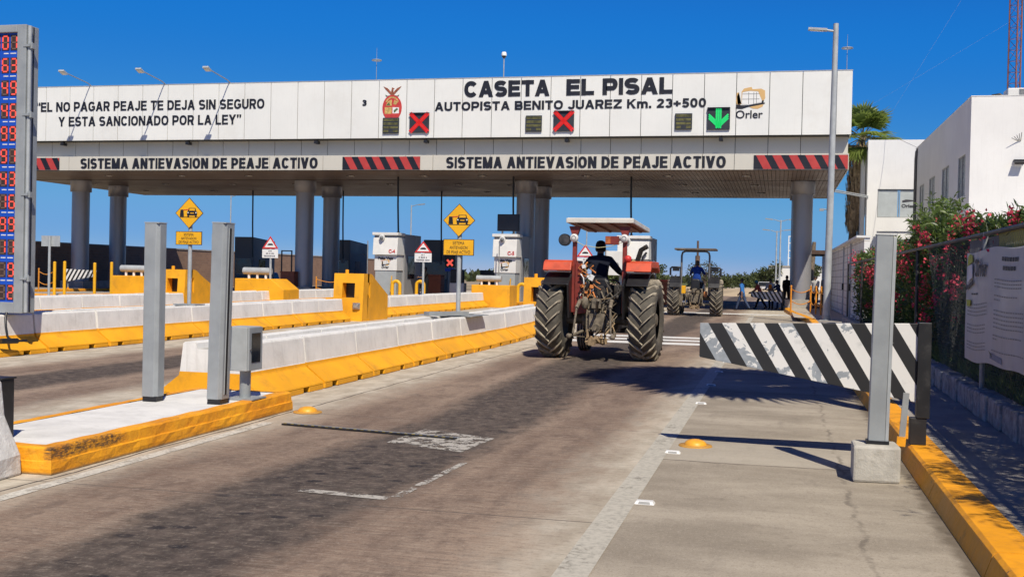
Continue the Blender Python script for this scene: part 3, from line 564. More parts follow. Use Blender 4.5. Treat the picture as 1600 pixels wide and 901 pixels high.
for x0 in (-46, -40.5, -35.5, -31, -24.5, -20, -16.5, -10.5, -6, -1.8):
    for yy in (60.5, 66.5, 72.5):
        q = MB(); q.lathe([(0.27, ZS - 0.02), (0.27, ZS + 0.008), (0.20, ZS + 0.008)], 20, org=(x0 + (yy - 60) * 0.05, yy, 0)); q.m = 1; q.lathe([(0.20, ZS + 0.004), (0.001, ZS + 0.004)], 20, org=(x0 + (yy - 60) * 0.05, yy, 0))
        q.build("ceiling_light", [chrome_m, lamp_face], can)
for cx, cy in ((-44.95, 64.16), (-44.95, 68.4), (-28.96, 64.16), (-28.96, 68.4), (-14.74, 64.16), (-14.74, 68.4), (1.25, 64.16), (1.25, 68.4)):
    q = MB(); rr = 0.56
    q.lathe([(rr, 0.1), (rr, 3.15)], 40, org=(cx, cy, 0)); q.lathe([(rr - 0.015, 3.15), (rr - 0.015, 3.18)], 40, org=(cx, cy, 0)); q.lathe([(rr, 3.18), (rr, 6.5)], 40, org=(cx, cy, 0))
    o = q.build("column", column_m, can)
    c = MB(); c.lathe([(rr, 6.5), (rr + 0.11, 6.5), (rr + 0.11, ZS)], 40, org=(cx, cy, 0)); cap_o = c.build("collar", column_m, None); me = cap_o.data
    for vtx in me.vertices: vtx.co -= Vector((-22.5, 64.0, 0))
    cap_o.parent = o
    p = MB(); p.box(cx - 0.85, cx + 0.85, cy - 0.85, cy + 0.85, 0.16, 0.62); po = p.build("plinth", concrete, None)
    for vtx in po.data.vertices: vtx.co -= Vector((-22.5, 64.0, 0))
    po.parent = o
YT = YF - 0.006
signwriting("“EL NO PAGAR PEAJE TE DEJA SIN SEGURO", -43.05, -28.32, 10.70, 0.55, YT, can, letter_black, t=0.19, wid=0.70, gap=0.10)
signwriting("Y ESTA SANCIONADO POR LA LEY”", -41.54, -29.75, 9.83, 0.55, YT, can, letter_black, t=0.19, wid=0.70, gap=0.10)
signwriting("CASETA", -16.63, -11.95, 11.13, 0.86, YT, can, letter_black, t=0.265, wid=0.88, gap=0.08)
signwriting("EL PISAL", -11.05, -5.5, 11.13, 0.86, YT, can, letter_black, t=0.265, wid=0.88, gap=0.08)
signwriting("AUTOPISTA BENITO JUAREZ Km. 23+500", -18.27, -3.78, 10.42, 0.47, YT, can, letter_black, t=0.225, wid=0.84, gap=0.11)
signwriting("SISTEMA ANTIEVASION DE PEAJE ACTIVO", -40.05, -25.05, 7.34, 0.60, YF + 0.044, can, letter_black, t=0.20, wid=0.56, gap=0.075)
signwriting("SISTEMA ANTIEVASION DE PEAJE ACTIVO", -17.58, -2.72, 7.34, 0.60, YF + 0.044, can, letter_black, t=0.20, wid=0.56, gap=0.075)
lettering("3", -22.44, -22.20, 10.78, 0.28, YT, can, letter_black, 0.05)
for a, b_ in ((-44.9, -41.47), (-23.57, -19.06), (-1.33, 3.24)):
    q = MB(); q.box(a, b_, YF + 0.02, YF + 0.047, 7.27, 7.97); q.m = 1; x = a + 0.1
    while x < b_ + 0.6:
        P = [(x, 7.97), (x + 0.42, 7.97), (x + 0.80, 7.27), (x + 0.38, 7.27)]
        if P[0][0] >= a and P[2][0] <= b_: q.prism(P, YF + 0.018, YF + 0.012)
        elif P[0][0] < b_ - 0.02:
            lim = b_; k = (lim - P[0][0]) / 0.38
            if k > 0: z2 = 7.97 - 0.7 * min(1, max(0, (lim - P[3][0] + 0.38) / 0.38)); q.prism([(P[0][0], 7.97), (min(P[1][0], lim), 7.97), (lim, 7.97 - max(0, (lim - P[1][0])) / 0.38 * 0.7 if P[1][0] < lim else 7.96), (lim, z2), (min(P[3][0], lim - 0.001), 7.27 if P[3][0] < lim else z2)], YF + 0.018, YF + 0.012)
        x += 0.80
    q.build("hazard_panel", [letter_black, hazard_red], can)
# state crest: eagle over an oval shield with four quarters
q = MB(); cx, cz = -20.72, 10.32
q.m = 0; q.prism([(cx + 0.56 * math.cos(t), cz + 0.30 + 0.72 * math.sin(t)) for t in np.linspace(0, 2 * math.pi, 28)[:-1]], YF - 0.004, YF - 0.016)
q.m = 1; q.prism([(cx - 0.36, cz + 0.42), (cx - 0.02, cz + 0.42), (cx - 0.02, cz + 0.75), (cx - 0.25, cz + 0.68)], YF - 0.017, YF - 0.02); q.prism([(cx - 0.42, cz - 0.02), (cx - 0.02, cz - 0.02), (cx - 0.02, cz + 0.34), (cx - 0.42, cz + 0.34)], YF - 0.017, YF - 0.02)
q.m = 1; q.prism([(cx + 0.06, cz + 0.52), (cx + 0.22, cz + 0.46), (cx + 0.32, cz + 0.62), (cx + 0.14, cz + 0.74)], YF - 0.017, YF - 0.02); q.m = 4; q.prism([(cx + 0.03, cz), (cx + 0.40, cz), (cx + 0.40, cz + 0.32), (cx + 0.03, cz + 0.34)], YF - 0.017, YF - 0.02)
q.m = 2; q.prism([(cx + 0.12, cz + 0.02), (cx + 0.36, cz + 0.22), (cx + 0.28, cz + 0.30), (cx + 0.10, cz + 0.16)], YF - 0.021, YF - 0.023); q.prism([(cx - 0.34, cz + 0.44), (cx - 0.1, cz + 0.44), (cx - 0.18, cz + 0.62)], YF - 0.021, YF - 0.023)
for sx in (-1, 1):
    q.m = 3; q.prism([(cx + sx * 0.02, cz + 1.04), (cx + sx * 0.10, cz + 1.20), (cx + sx * 0.28, cz + 1.38), (cx + sx * 0.52, cz + 1.48), (cx + sx * 0.42, cz + 1.34), (cx + sx * 0.24, cz + 1.16), (cx + sx * 0.10, cz + 1.02)], YF - 0.004, YF - 0.014)
    q.m = 2; q.prism([(cx + sx * 0.12, cz + 0.98), (cx + sx * 0.36, cz + 0.92), (cx + sx * 0.40, cz + 1.03), (cx + sx * 0.30, cz + 0.97)], YF - 0.017, YF - 0.02)
q.m = 3; q.prism([(cx - 0.08, cz + 1.0), (cx + 0.08, cz + 1.0), (cx + 0.05, cz + 1.3), (cx + 0.12, cz + 1.36), (cx - 0.02, cz + 1.42), (cx - 0.06, cz + 1.25)], YF - 0.006, YF - 0.018)
q.m = 1; q.prism([(cx + 0.47 * math.cos(t), cz + 0.30 + 0.62 * math.sin(t)) for t in np.linspace(0.6, 2.54, 10)] + [(cx + 0.40 * math.cos(t), cz + 0.30 + 0.54 * math.sin(t)) for t in np.linspace(2.54, 0.6, 10)], YF - 0.017, YF - 0.02)
q.build("crest", [crest_red, crest_gold, crest_green, crest_brown, logo_white], can)
def logo(parent, x, y, z, w, name="company_logo", word=True, fr=None):
    """tan sweep round a white box of panels over a black lever, the word Orler below; unit box 1.46 x 1.73"""
    q = MB(); k = w / 1.46
    if fr is not None: q.T = fr
    p = lambda *a: [(x + u * k, z + v * k) for u, v in a]
    q.m = 0; q.prism(p((0.06, 0.78), (0.30, 0.82), (0.30, 1.46), (0.42, 1.62), (0.80, 1.70), (0.86, 1.58), (1.30, 1.60), (1.50, 1.50), (1.52, 1.10), (1.40, 0.90), (1.22, 1.30), (1.15, 1.46), (0.75, 1.50), (0.36, 1.44), (0.30, 0.80), (0.10, 0.78), (0.06, 1.2), (0.16, 1.42), (0.05, 1.40), (0.02, 1.0)), y - 0.004, y - 0.010)
    q.prism(p((0.68, 0.66), (1.10, 0.72), (1.44, 0.80), (1.40, 0.66), (1.15, 0.54), (0.90, 0.56)), y - 0.004, y - 0.010)
    q.m = 1; q.prism(p((0.32, 0.80), (0.66, 0.76), (1.34, 0.90), (1.22, 1.30), (1.16, 1.42), (0.75, 1.46), (0.34, 1.40)), y - 0.005, y - 0.012)
    q.m = 2; q.prism(p((0.0, 0.58), (0.05, 0.76), (0.24, 0.80), (0.26, 0.74), (0.66, 0.74), (1.34, 0.86), (1.36, 0.98), (1.46, 0.98), (1.44, 0.86), (1.52, 0.86), (1.50, 0.80), (0.62, 0.64), (0.32, 0.54)), y - 0.013, y - 0.018)
    for u in (0.66, 0.92, 1.06): q.prism(p((u, 0.80), (u + 0.018, 0.80), (u + 0.018, 1.42), (u, 1.42)), y - 0.013, y - 0.015)
    for v in (1.05, 1.32): q.prism(p((0.34, v), (1.22, v), (1.22, v + 0.018), (0.34, v + 0.018)), y - 0.0155, y - 0.017)
    q.build(name, [tan_logo, logo_white, letter_black], parent)
    if word: lettering("Orler", x + 0.02 * k, x + 1.42 * k, z + 0.06 * k, 0.40 * k, y - 0.004, parent, letter_black, 0.012 if fr is None else 0.02, frame=fr)
logo(can, -2.30, YF, 9.78, 1.40)

# things fixed to the canopy
def lane_signal(x0, x1, z0, z1, kind, label):
    t = thing("lane_signal", ((x0 + x1) / 2, YF, z0), label, "lane signal", "lane signals on the canopy fascia")
    q = MB(); q.box(x0, x1, YF - 0.10, YF - 0.003, z0, z1); q.build("housing", led_board, t, bevel=0.012)
    q = MB(); cx, cz, w = (x0 + x1) / 2, (z0 + z1) / 2, (x1 - x0) * 0.40; yy = YF - 0.11
    pts = []
    if kind == 'x':
        for a in (1, -1):
            for k in np.linspace(-1, 1, 15): pts += [(cx + k * w + o_, cz + a * k * w + p_) for o_, p_ in ((0, 0), (0.09, 0), (-0.09, 0), (0, 0.09), (0, -0.09))]
    else:
        for k in np.linspace(-1, 1, 15): pts += [(cx + o_, cz + k * w) for o_ in (-0.1, 0, 0.1)]
        for k in np.linspace(0, 1, 10):
            for sx in (-1, 1): pts += [(cx + sx * k * w, cz - w + k * w * 0.95 + o_) for o_ in (0, 0.1, 0.2)]
    for px, pz in pts: q.cbox((px, yy, pz), (0.085, 0.02, 0.085), (0, R(45), 0))
    q.build("led_cross" if kind == 'x' else "led_arrow", led_x if kind == 'x' else led_green, t)
    q = MB(); q.box(x0 + 0.02, x1 - 0.02, YF - 0.2, YF - 0.105, z1 - 0.05, z1 - 0.02); q.build("visor", led_board, t)
lane_signal(-19.67, -18.57, 9.25, 10.34, 'x', "dark square lane signal showing a red cross, right of the round crest")
lane_signal(-11.68, -10.60, 9.25, 10.34, 'x', "dark square lane signal showing a red cross, under the BENITO JUAREZ lettering")
lane_signal(-3.70, -2.56, 9.26, 10.40, 'a', "dark square lane signal with a green down arrow, left of the tan logo")
def amber(x0, x1, z0, z1, label):
    t = thing("message_display", ((x0 + x1) / 2, YF, z0), label, "message display", "amber message displays on the fascia")
    q = MB(); q.box(x0, x1, YF - 0.09, YF - 0.028, z0, z1); q.build("housing", led_board, t, bevel=0.012)
    q = MB(); rows = 11
    for k in range(rows):
        zz = z0 + 0.07 + (z1 - z0 - 0.12) * k / rows
        segs = [(x0 + 0.05, x1 - 0.05)] if k not in (0, 1, 2) else [(x0 + 0.05, (x0 + x1) / 2 - 0.14), ((x0 + x1) / 2 + 0.14, x1 - 0.05)]
        if k % 3 == 2: continue
        for a, c in segs: q.box(a, c, YF - 0.098, YF - 0.091, zz, zz + 0.05)
    q.m = 1; q.lathe([(0.10, 0), (0.14, 0)], 16, 'y', ((x0 + x1) / 2, YF - 0.095, z0 + 0.2)); q.build("led_rows", [led_amber, backing], t)
amber(-21.22, -20.28, 9.22, 10.08, "dim amber message panel covering the foot of the round crest")
amber(-13.20, -12.32, 9.24, 10.10, "dim amber message panel left of the red cross under the lettering")
amber(-5.33, -4.46, 9.28, 10.11, "dim amber message panel left of the green arrow signal")
for xx, lab in ((-39.45, "above the words NO PAGAR, nearest the digit board"), (-34.6, "above the words PEAJE TE"), (-30.5, "above the words SIN SEGURO")):
    t = thing("floodlight", (xx, YF, 12.18), "small floodlight on a thin arm " + lab, "floodlight", "floodlights over the slogan")
    q = MB(); q.tube([(xx, YF + 0.1, 12.18), (xx, YF - 0.3, 12.30), (xx, YF - 2.35, 12.52)], 0.032, 6); q.build("arm", galv, t)
    q = MB(); q.cbox((xx, YF - 2.55, 12.50), (0.34, 0.42, 0.10), (R(-20), 0, 0)); q.m = 1; q.cbox((xx, YF - 2.53, 12.442), (0.28, 0.34, 0.012), (R(-20), 0, 0)); q.build("lamp_head", [galv_light, lamp_face], t, bevel=0.02)
for xx, lab in ((-21.9, "behind the fascia above the crest"), (3.1, "at the right end of the canopy roof")):
    t = thing("lightning_rod", (xx, YF + 0.6, 11.8), "thin lightning rod with a ring, " + lab, "lightning rod", "lightning rods on the canopy")
    q = MB(); q.cyl((xx, YF + 0.6, 11.75), (xx, YF + 0.6, 14.05), 0.022, 0.008, 6); q.build("mast", galv, t)
    q = MB(); pts = [(xx + 0.26 * math.cos(a), YF + 0.6 + 0.26 * math.sin(a), 13.36) for a in np.linspace(0, 2 * math.pi, 17)]; q.tube(pts, 0.028, 6)
    for a in (0, 1.57): q.tube([(xx - 0.26 * math.cos(a), YF + 0.6 - 0.26 * math.sin(a), 13.36), (xx + 0.26 * math.cos(a), YF + 0.6 + 0.26 * math.sin(a), 13.36)], 0.015, 5)
    q.build("ring", galv, t)
t = thing("security_camera", (-14.6, YF + 0.5, 11.8), "dome camera on a thin pole above the word CASETA", "camera")
q = MB(); q.cyl((-14.6, YF + 0.5, 11.75), (-14.6, YF + 0.5, 13.4), 0.03, 0.03, 8); q.build("pole", galv_light, t)
q = MB(); q.lathe([(0.01, 0.22), (0.11, 0.20), (0.14, 0.10), (0.14, 0.0)], 16, org=(-14.6, YF + 0.5, 13.4)); q.build("cap", logo_white, t)
q = MB(); q.ball((-14.6, YF + 0.5, 13.39), 0.125, 12); q.build("dome", dark_glass, t)
for i, (px, where) in enumerate(((-41.35, "left part of the slogan panels"), (-33.15, "word PEAJE of the slogan"), (-25.2, "blank panels right of the slogan"), (-18.8, "red cross by the crest"), (-11.0, "red cross under the lettering"), (-3.0, "green arrow signal"))):
    t = thing("lane_camera", (px, YF + 0.3, 8.95), "small dark camera box hanging under the " + where, "camera", "cameras under the fascia")
    q = MB(); q.box(px - 0.03, px + 0.03, YF + 0.27, YF + 0.33, 8.88, 8.953); q.build("bracket", black_plastic, t); q = MB(); q.box(px - 0.10, px + 0.10, YF + 0.05, YF + 0.45, 8.72, 8.88); q.build("body", black_plastic, t, bevel=0.01)
for xx, yy, zb, lab in ((-36.6, 72.2, 2.5, "in front of the leftmost dark booth"), (-29.7, 72.2, 2.5, "before the dark booth by the second column pair"), (-21.75, 61.2, 3.9, "to the roof of kiosk C-4"), (-22.5, 72.2, 2.5, "before the dark booth behind the diamond sign"), (-14.8, 61.2, 3.9, "to the roof of kiosk C-5"), (-8.05, 61.2, 3.9, "to the roof of the kiosk beyond the red tractor")):
    t = thing("cable_conduit", (xx, yy, zb), "dark conduit from the canopy ceiling " + lab, "conduit", "conduits hanging from the canopy")
    q = MB(); q.tube([(xx - 0.02, yy, ZS + 0.02), (xx, yy, (zb + ZS) / 2), (xx + 0.06, yy, zb)], 0.055, 8); q.build("pipe", black_plastic, t)
    q = MB(); q.box(xx - 0.05, xx + 0.17, yy - 0.1, yy + 0.1, zb - 0.28, zb) if zb < 3 else q.cyl((xx + 0.06, yy, zb - 0.06), (xx + 0.06, yy, zb + 0.12), 0.10); q.build("junction_box", booth_grey, t)
# ------------------------------------------------------------------ concrete barriers along the lane islands
def barrier_mesh(L=1.98):
    q = MB(); g = 0.035
    def ring(y): return None
    def side(s):
        # toe feet, sloped skirt, short upright, white upper wall
        X = lambda v: s * v
        q.m = 1
        cuts = [(0.0, 0.28), (0.46, 1.28), (1.46, L - g)]
        for a, b in cuts: q.box(min(X(0.72), X(0.3)), max(X(0.72), X(0.3)), a, b, 0.0, 0.085)
        prof = [(0.72, 0.085), (0.72, 0.10), (0.44, 0.315), (0.43, 0.365)]
        vs = [(X(p[0]), yy, p[1]) for yy in (0, L - g) for p in prof]; n = len(prof)
        fs = [(i, n + i, n + i + 1, i + 1) for i in range(n - 1)]; q.add(vs, fs if s > 0 else [tuple(reversed(f)) for f in fs])
        q.m = 0; prof = [(0.43, 0.365), (0.425, 0.375), (0.385, 0.725), (0.36, 0.745), (0.20, 0.745), (0.19, 0.66)]
        vs = [(X(p[0]), yy, p[1]) for yy in (0, L - g) for p in prof]; n = len(prof)
        fs = [(i, n + i, n + i + 1, i + 1) for i in range(n - 1)]; q.add(vs, fs if s > 0 else [tuple(reversed(f)) for f in fs])
    side(1); side(-1)
    q.m = 2; q.add([(-0.19, 0, 0.66), (0.19, 0, 0.66), (0.19, L - g, 0.66), (-0.19, L - g, 0.66)], [(0, 1, 2, 3)])
    q.m = 2; q.box(-0.3, 0.3, 0.01, L - g - 0.01, 0.0, 0.084)
    for yy, fl in ((0.0, False), (L - g, True)):
        q.m = 1; P = [(-0.72, 0.085), (0.72, 0.085), (0.72, 0.10), (0.44, 0.315), (0.43, 0.365), (-0.43, 0.365), (-0.44, 0.315), (-0.72, 0.10)]
        q.add([(p[0], yy, p[1]) for p in P], [tuple(reversed(range(8))) if fl else tuple(range(8))])
        q.m = 0; P = [(-0.43, 0.365), (0.43, 0.365), (0.425, 0.375), (0.385, 0.725), (0.36, 0.745), (0.20, 0.745), (0.19, 0.66), (-0.19, 0.66), (-0.20, 0.745), (-0.36, 0.745), (-0.385, 0.725), (-0.425, 0.375)]
        q.add([(p[0], yy, p[1]) for p in P], [tuple(reversed(range(12))) if fl else tuple(range(12))])
    return q
b0 = barrier_mesh().build("concrete_barrier", [white_paint, yellow_paint, barrier_core], bevel=0.012, seg=1)
used = [False]
def row(path, n, y0, text, grp, pitch=2.0):
    for i in range(n):
        y = y0 + i * pitch; x, x2 = path(y), path(y + pitch)
        o = b0 if not used[0] else b0.copy()
        if used[0]: COL.objects.link(o)
        used[0] = True
        o.location = (x + rnd.uniform(-0.008, 0.008), y, rnd.uniform(-0.004, 0.006)); o.rotation_euler = (0, rnd.uniform(-0.004, 0.004), -math.atan2(x2 - x, pitch) + rnd.uniform(-0.003, 0.003))
        tag(o, "white and yellow concrete barrier, " + text % (ORD[i]), "barrier", grp)
row(lambda y: -7.0 if y < 27 else -7.0 - (y - 27) * 0.055, 11, 12.72, "%s from the grey cabinet in the tractor lane row", "barriers left of the tractor lane")
row(lambda y: -14.25 if y < 20 else -14.25 - min(0.25, (y - 20) * 0.02), 14, 6.4, "%s in the row under the digit board", "barriers under the digit board")
row(lambda y: -14.62 - (y - 37.2) * 0.008, 8, 37.4, "%s beyond the nosing of the digit board row", "barriers beyond the middle nosing")
row(lambda y: -21.3, 8, 20.0, "%s in the row behind the digit board row", "barriers of the far row")
row(lambda y: -21.5 - (y - 38) * 0.03, 8, 38.9, "%s beyond the nosing of the far row", "barriers beyond the far nosing")

# raised islands the booths stand on
for cx, y0, lab in ((-7.85, 53.5, "under the kiosk beyond the red tractor"), (-14.75, 55.0, "under kiosk C-5"), (-21.85, 56.0, "under kiosk C-4"), (-29.1, 47.0, "left of the far barrier row"), (-36.6, 49.0, "carrying the yellow bollards"), (-45.0, 54.0, "round the leftmost columns")):
    t = thing("booth_island", (cx, y0, 0), "raised concrete island with yellow kerb, " + lab, "traffic island", "raised booth islands")
    w = 1.05 if cx > -40 else 1.8; q = MB(); q.box(cx - w, cx + w, y0, 78.5, 0, 0.17); q.build("kerb_edge", kerb_yellow, t, bevel=0.03)
    q = MB(); q.box(cx - w + 0.16, cx + w - 0.16, y0 + 0.16, 78.3, 0.1, 0.175); q.build("walkway", pave_m, t)

# crash nosings with an opening in the front face and a slot in the side
def nosing(x0, x1, y0, label, depth=2.5):
    cx = (x0 + x1) / 2; t = thing("crash_nosing", (cx, y0, 0), label, "crash nosing", "yellow crash nosings")
    lean = 0.14; top = 1.60; prof = lambda a, b, za, zb: [(y0 + a + lean * za / top, za), (y0 + b + (lean * za / top if b < 0.6 else 0), za), (y0 + b + (lean * zb / top if b < 0.6 else 0), zb), (y0 + a + lean * zb / top, zb)]
    q = MB(); w = (x1 - x0) * 0.21
    # upper edge: level then falling towards the back
    full = [(y0, 0), (y0 + depth, 0), (y0 + depth, 0.86), (y0 + 1.2, 1.42), (y0 + 0.95, 1.56), (y0 + 0.8, top), (y0 + lean, top)]
    q.prism(prof(0, 0.5, 0, top), x0, cx - w, 'yz'); q.prism(prof(0, 0.5, 0, top), cx + w, x1, 'yz'); q.prism(prof(0, 0.5, 0, 0.78), cx - w, cx + w, 'yz'); q.prism(prof(0, 0.5, 1.28, top), cx - w, cx + w, 'yz')
    rear = [(y0 + 0.74, 0), (y0 + depth, 0), (y0 + depth, 0.86), (y0 + 1.2, 1.42), (y0 + 0.95, 1.56), (y0 + 0.8, top), (y0 + 0.74, top)]
    q.prism(rear, x0, x1, 'yz'); q.prism([(y0 + 0.5, 0), (y0 + 0.74, 0), (y0 + 0.74, 0.74), (y0 + 0.5, 0.92)], x0, x1, 'yz'); q.prism([(y0 + 0.5, 1.30), (y0 + 0.74, 1.30), (y0 + 0.74, top), (y0 + 0.5, top)], x0, x1, 'yz'); q.box(x0, x0 + 0.15, y0 + 0.5, y0 + 0.74, 0.9, 1.31)
    q.build("block", yellow_paint, t)
    q = MB(); q.box(cx - w + 0.001, cx + w - 0.001, y0 + 0.44, y0 + 0.50, 0.781, 1.279); q.build("opening_shade_sheet", black_plastic, t)  # black sheet added in the opening to stand in for its shade
    q = MB(); q.box(x1 - 0.34, x1 - 0.08, y0 - 0.02, y0 + 0.06, 0.40, 0.62); q.box(x1 - 0.30, x1 - 0.12, y0 - 0.08, y0 - 0.02, 0.44, 0.58); q.build("reflector", chrome_m, t, bevel=0.02)
    q = MB(); q.cyl((x0 + 0.35, y0 + 0.4, top - 0.02), (x0 + 0.35, y0 + 0.4, top + 0.13), 0.06); q.build("lifting_pin", yellow_paint, t)
nosing(-14.62, -13.55, 34.75, "yellow crash nosing with a dark square opening, in front of kiosk C-4")
nosing(-21.95, -20.94, 36.0, "yellow crash nosing with a dark square opening, behind the leftmost diamond sign")
nosing(-8.35, -7.45, 36.2, "yellow crash nosing half hidden by the left wheel of the red tractor")
def cushion(x0, x1, y0, z1, label, taper=0.0):
    t = thing("crash_cushion", ((x0 + x1) / 2, y0, 0), label, "crash cushion", "yellow blocks topped by grey rolls")
    q = MB(); q.prism([(x0, 0), (x1, 0), (x1, z1 - taper), (x1 - (0.6 if taper else 0.02), z1), (x0, z1)], y0, y0 + 1.6); q.build("block", yellow_paint, t, bevel=0.02)
    q = MB(); a, b = x0 + 0.12, x0 + 1.42; q.cyl((a, y0 + 0.6, z1 + 0.33), (b, y0 + 0.6, z1 + 0.33), 0.155, n=16); q.build("roll", galv_light, t, bevel=0.03)
    for x in (a + 0.25, (a + b) / 2, b - 0.25): q = MB(); q.cyl((x, y0 + 0.6, z1 - 0.01), (x, y0 + 0.6, z1 + 0.22), 0.06, n=8); q.build("foot", sign_white, t)
cushion(-15.05, -13.05, 53.6, 1.12, "yellow block topped by a grey roll, left of kiosk C-5")
cushion(-22.9, -20.6, 43.6, 1.26, "yellow block topped by a grey roll, in front of the white triangle sign row", 0.45)
cushion(-29.6, -27.9, 44.6, 1.24, "yellow block topped by a grey roll, between the yellow bollards and the slim grey post")

# kiosks with sloping white heads
def kiosk(x0, x1, y0, code, label, plain=False):
    cx = (x0 + x1) / 2; t = thing("payment_kiosk", (cx, y0, 0.17), label, "kiosk", "white payment kiosks")
    q = MB(); q.box(x0 + 0.10, x1 - 0.10, y0 + 0.16, y0 + 1.2, 0.17, 1.74); q.build("base_cabinet", kiosk_grey, t, bevel=0.02)
    q = MB(); q.box(x0 + 0.06, x1 - 0.06, y0 + 0.12, y0 + 1.2, 1.745, 2.62); q.build("front_panel", kiosk_white, t, bevel=0.02)
    q = MB(); q.prism([(y0 - 0.06, 2.63), (y0 + 1.22, 2.63), (y0 + 1.22, 3.62), (y0 + 0.06, 3.62)], x0, x1, 'yz'); q.build("head_box", kiosk_white, t, bevel=0.02)
    q = MB(); q.box(x0 - 0.04, x1 + 0.04, y0 - 0.05, y0 + 1.24, 3.74, 3.90); q.build("roof_lip", kiosk_white, t, bevel=0.02)
    q = MB(); q.box(x0 + 0.05, x1 - 0.05, y0 + 0.1, y0 + 1.2, 3.615, 3.745); q.build("roof_gap", frame_alu, t)
    q = MB(); q.box(x0 + 0.04, x1 - 0.03, y0 + 1.25, y0 + 4.3, 0.17, 3.86); q.build("booth_body", M("kiosk_body_grey", (0.30, 0.30, 0.305), 0.55, var=0.04), t, bevel=0.02)
    q = MB(); q.box(x1 - 0.06, x1 - 0.005, y0 + 1.9, y0 + 3.1, 1.3, 2.6); q.build("side_window", dark_glass, t)
    q = MB(); q.box(x1 - 0.06, x1 - 0.01, y0 + 1.35, y0 + 1.45, 0.2, 3.8); q.box(x1 - 0.06, x1 - 0.01, y0 + 3.25, y0 + 3.35, 0.2, 3.8); q.build("door_frame", frame_alu, t)
    cxm = x0 + 0.55
    q = MB(); q.cyl((cxm, y0 - 0.1, 3.60), (cxm, y0 + 0.05, 3.62), 0.16, n=16); q.m = 1; q.ball((cxm, y0 - 0.12, 3.58), 0.11, 10); q.build("dome_camera", [sign_white, window_glass], t)
    if not plain:
        lettering(code, x1 - 0.50, x1 - 0.12, 2.74, 0.20, y0 - 0.045, t, sign_red, 0.02)
        lettering("Pulsa Viaje", x0 + 0.30, x1 - 0.28, 2.38, 0.13, y0 + 0.115, t, letter_black, 0.03)
        logo(t, cx - 0.24, y0 + 0.118, 1.86, 0.46)
        q = MB(); q.box(cx - 0.30, cx + 0.30, y0 + 0.110, y0 + 0.118, 2.30, 2.315); q.build("rule_line", sign_red, t)
        q = MB(); q.cbox((x1 - 0.35, y0 + 0.05, 1.0), (0.05, 0.05, 0.9), (0, R(4), 0)); q.build("gate_arm", sign_yellow, t)
        q = MB(); q.cyl((x0 + 0.5 if code == 'C-5' else x0 - 0.12, y0 - 0.5, 0.17), (x0 + 0.5 if code == 'C-5' else x0 - 0.12, y0 - 0.5, 3.4), 0.03, n=8); q.build("antenna_pole", frame_alu, t)
    else:
        q = MB(); q.box(x0 - 0.55, x0 + 0.62, y0 - 0.35, y0 - 0.15, 1.75, 3.05); q.build("side_cabinet", kiosk_white, t, bevel=0.02)
        q = MB(); q.box(x0 - 0.62, x0 - 0.5, y0 - 0.3, y0 + 0.2, 1.7, 3.1); q.build("cabinet_back", frame_alu, t)
        q = MB(); q.prism([(x0 + 0.05 + 0.12 * math.cos(a), 2.25 + 0.2 * math.sin(a)) for a in np.linspace(0, 6.28, 13)[:-1]], y0 - 0.352, y0 - 0.36); q.build("emblem", frame_alu, t)
        q = MB(); q.tube([(x1 - 0.1, y0 - 0.15, 3.0), (x1 - 0.3, y0 - 0.25, 2.75), (x1 - 0.36, y0 - 0.25, 1.6)], 0.06, 8); q.build("hose", black_plastic, t)
    return t
kiosk(-22.42, -20.95, 59.0, "C-4", "white kiosk marked C-4 with a logo, grey body behind")
kiosk(-15.38, -14.02, 59.0, "C-5", "white kiosk marked C-5 with a dark screen on its roof")
kiosk(-8.45, -6.75, 59.0, "", "white kiosk seen behind the canopy posts of the red tractor", True)
t = thing("message_screen", (-14.65, 59.6, 3.9), "wide dark screen standing on the roof of kiosk C-5", "screen")
q = MB(); q.box(-15.28, -14.02, 59.5, 59.72, 4.08, 5.02); q.build("casing", black_plastic, t, bevel=0.02); q = MB(); q.box(-15.22, -14.08, 59.488, 59.502, 4.14, 4.96); q.build("display", led_board, t)
for x in (-15.0, -14.3): q = MB(); q.box(x - 0.04, x + 0.04, 59.55, 59.65, 3.9, 4.09); q.build("leg", frame_alu, t)

def booth(x0, x1, y0, y1, z1, label):
    cx = (x0 + x1) / 2; t = thing("toll_booth", (cx, y0, 0.17), label, "toll booth", "dark grey toll booths")
    q = MB(); n = 9
    q.prism([(y0, 0.17), (y1, 0.17), (y1, z1 - 0.22), (y0, z1)], x0, x1, 'yz'); q.build("body", booth_grey, t, bevel=0.03)
    q = MB(); q.box(x0 + 0.12, x1 - 0.12, y0 - 0.012, y0 + 0.05, 1.3, 2.35); q.build("front_window", dark_glass, t)
    q = MB()
    for a, b_, c, d in ((x0 + 0.08, x1 - 0.08, 1.25, 1.3), (x0 + 0.08, x1 - 0.08, 2.35, 2.4), (x0 + 0.08, x0 + 0.12, 1.25, 2.4), (x1 - 0.12, x1 - 0.08, 1.25, 2.4)): q.box(a, b_, y0 - 0.03, y0 + 0.02, c, d)
    q.build("window_frame", frame_alu, t)
    q = MB(); q.box(x1 - 0.02, x1 + 0.012, y0 + 1.0, y0 + 2.0, 1.25, 2.35); q.build("side_window", dark_glass, t)
    q = MB(); q.box(x1 - 0.02, x1 + 0.006, y0 + 2.2, y0 + 3.0, 0.2, 2.3); q.build("door", M("booth_door", (0.17, 0.175, 0.18), 0.5), t)
    q = MB(); q.tube([(x1 + 0.0, y0 + 2.2, 2.9), (x1 + 0.22, y0 + 2.2, 2.9)], 0.02, 6); q.ball((x1 + 0.25, y0 + 2.2, 2.86), 0.06, 8); q.build("wall_lamp", frame_alu, t)
booth(-38.4, -36.95, 73.0, 76.6, 3.97, "dark grey toll booth left of the slogan columns, leftmost of the dark booths")
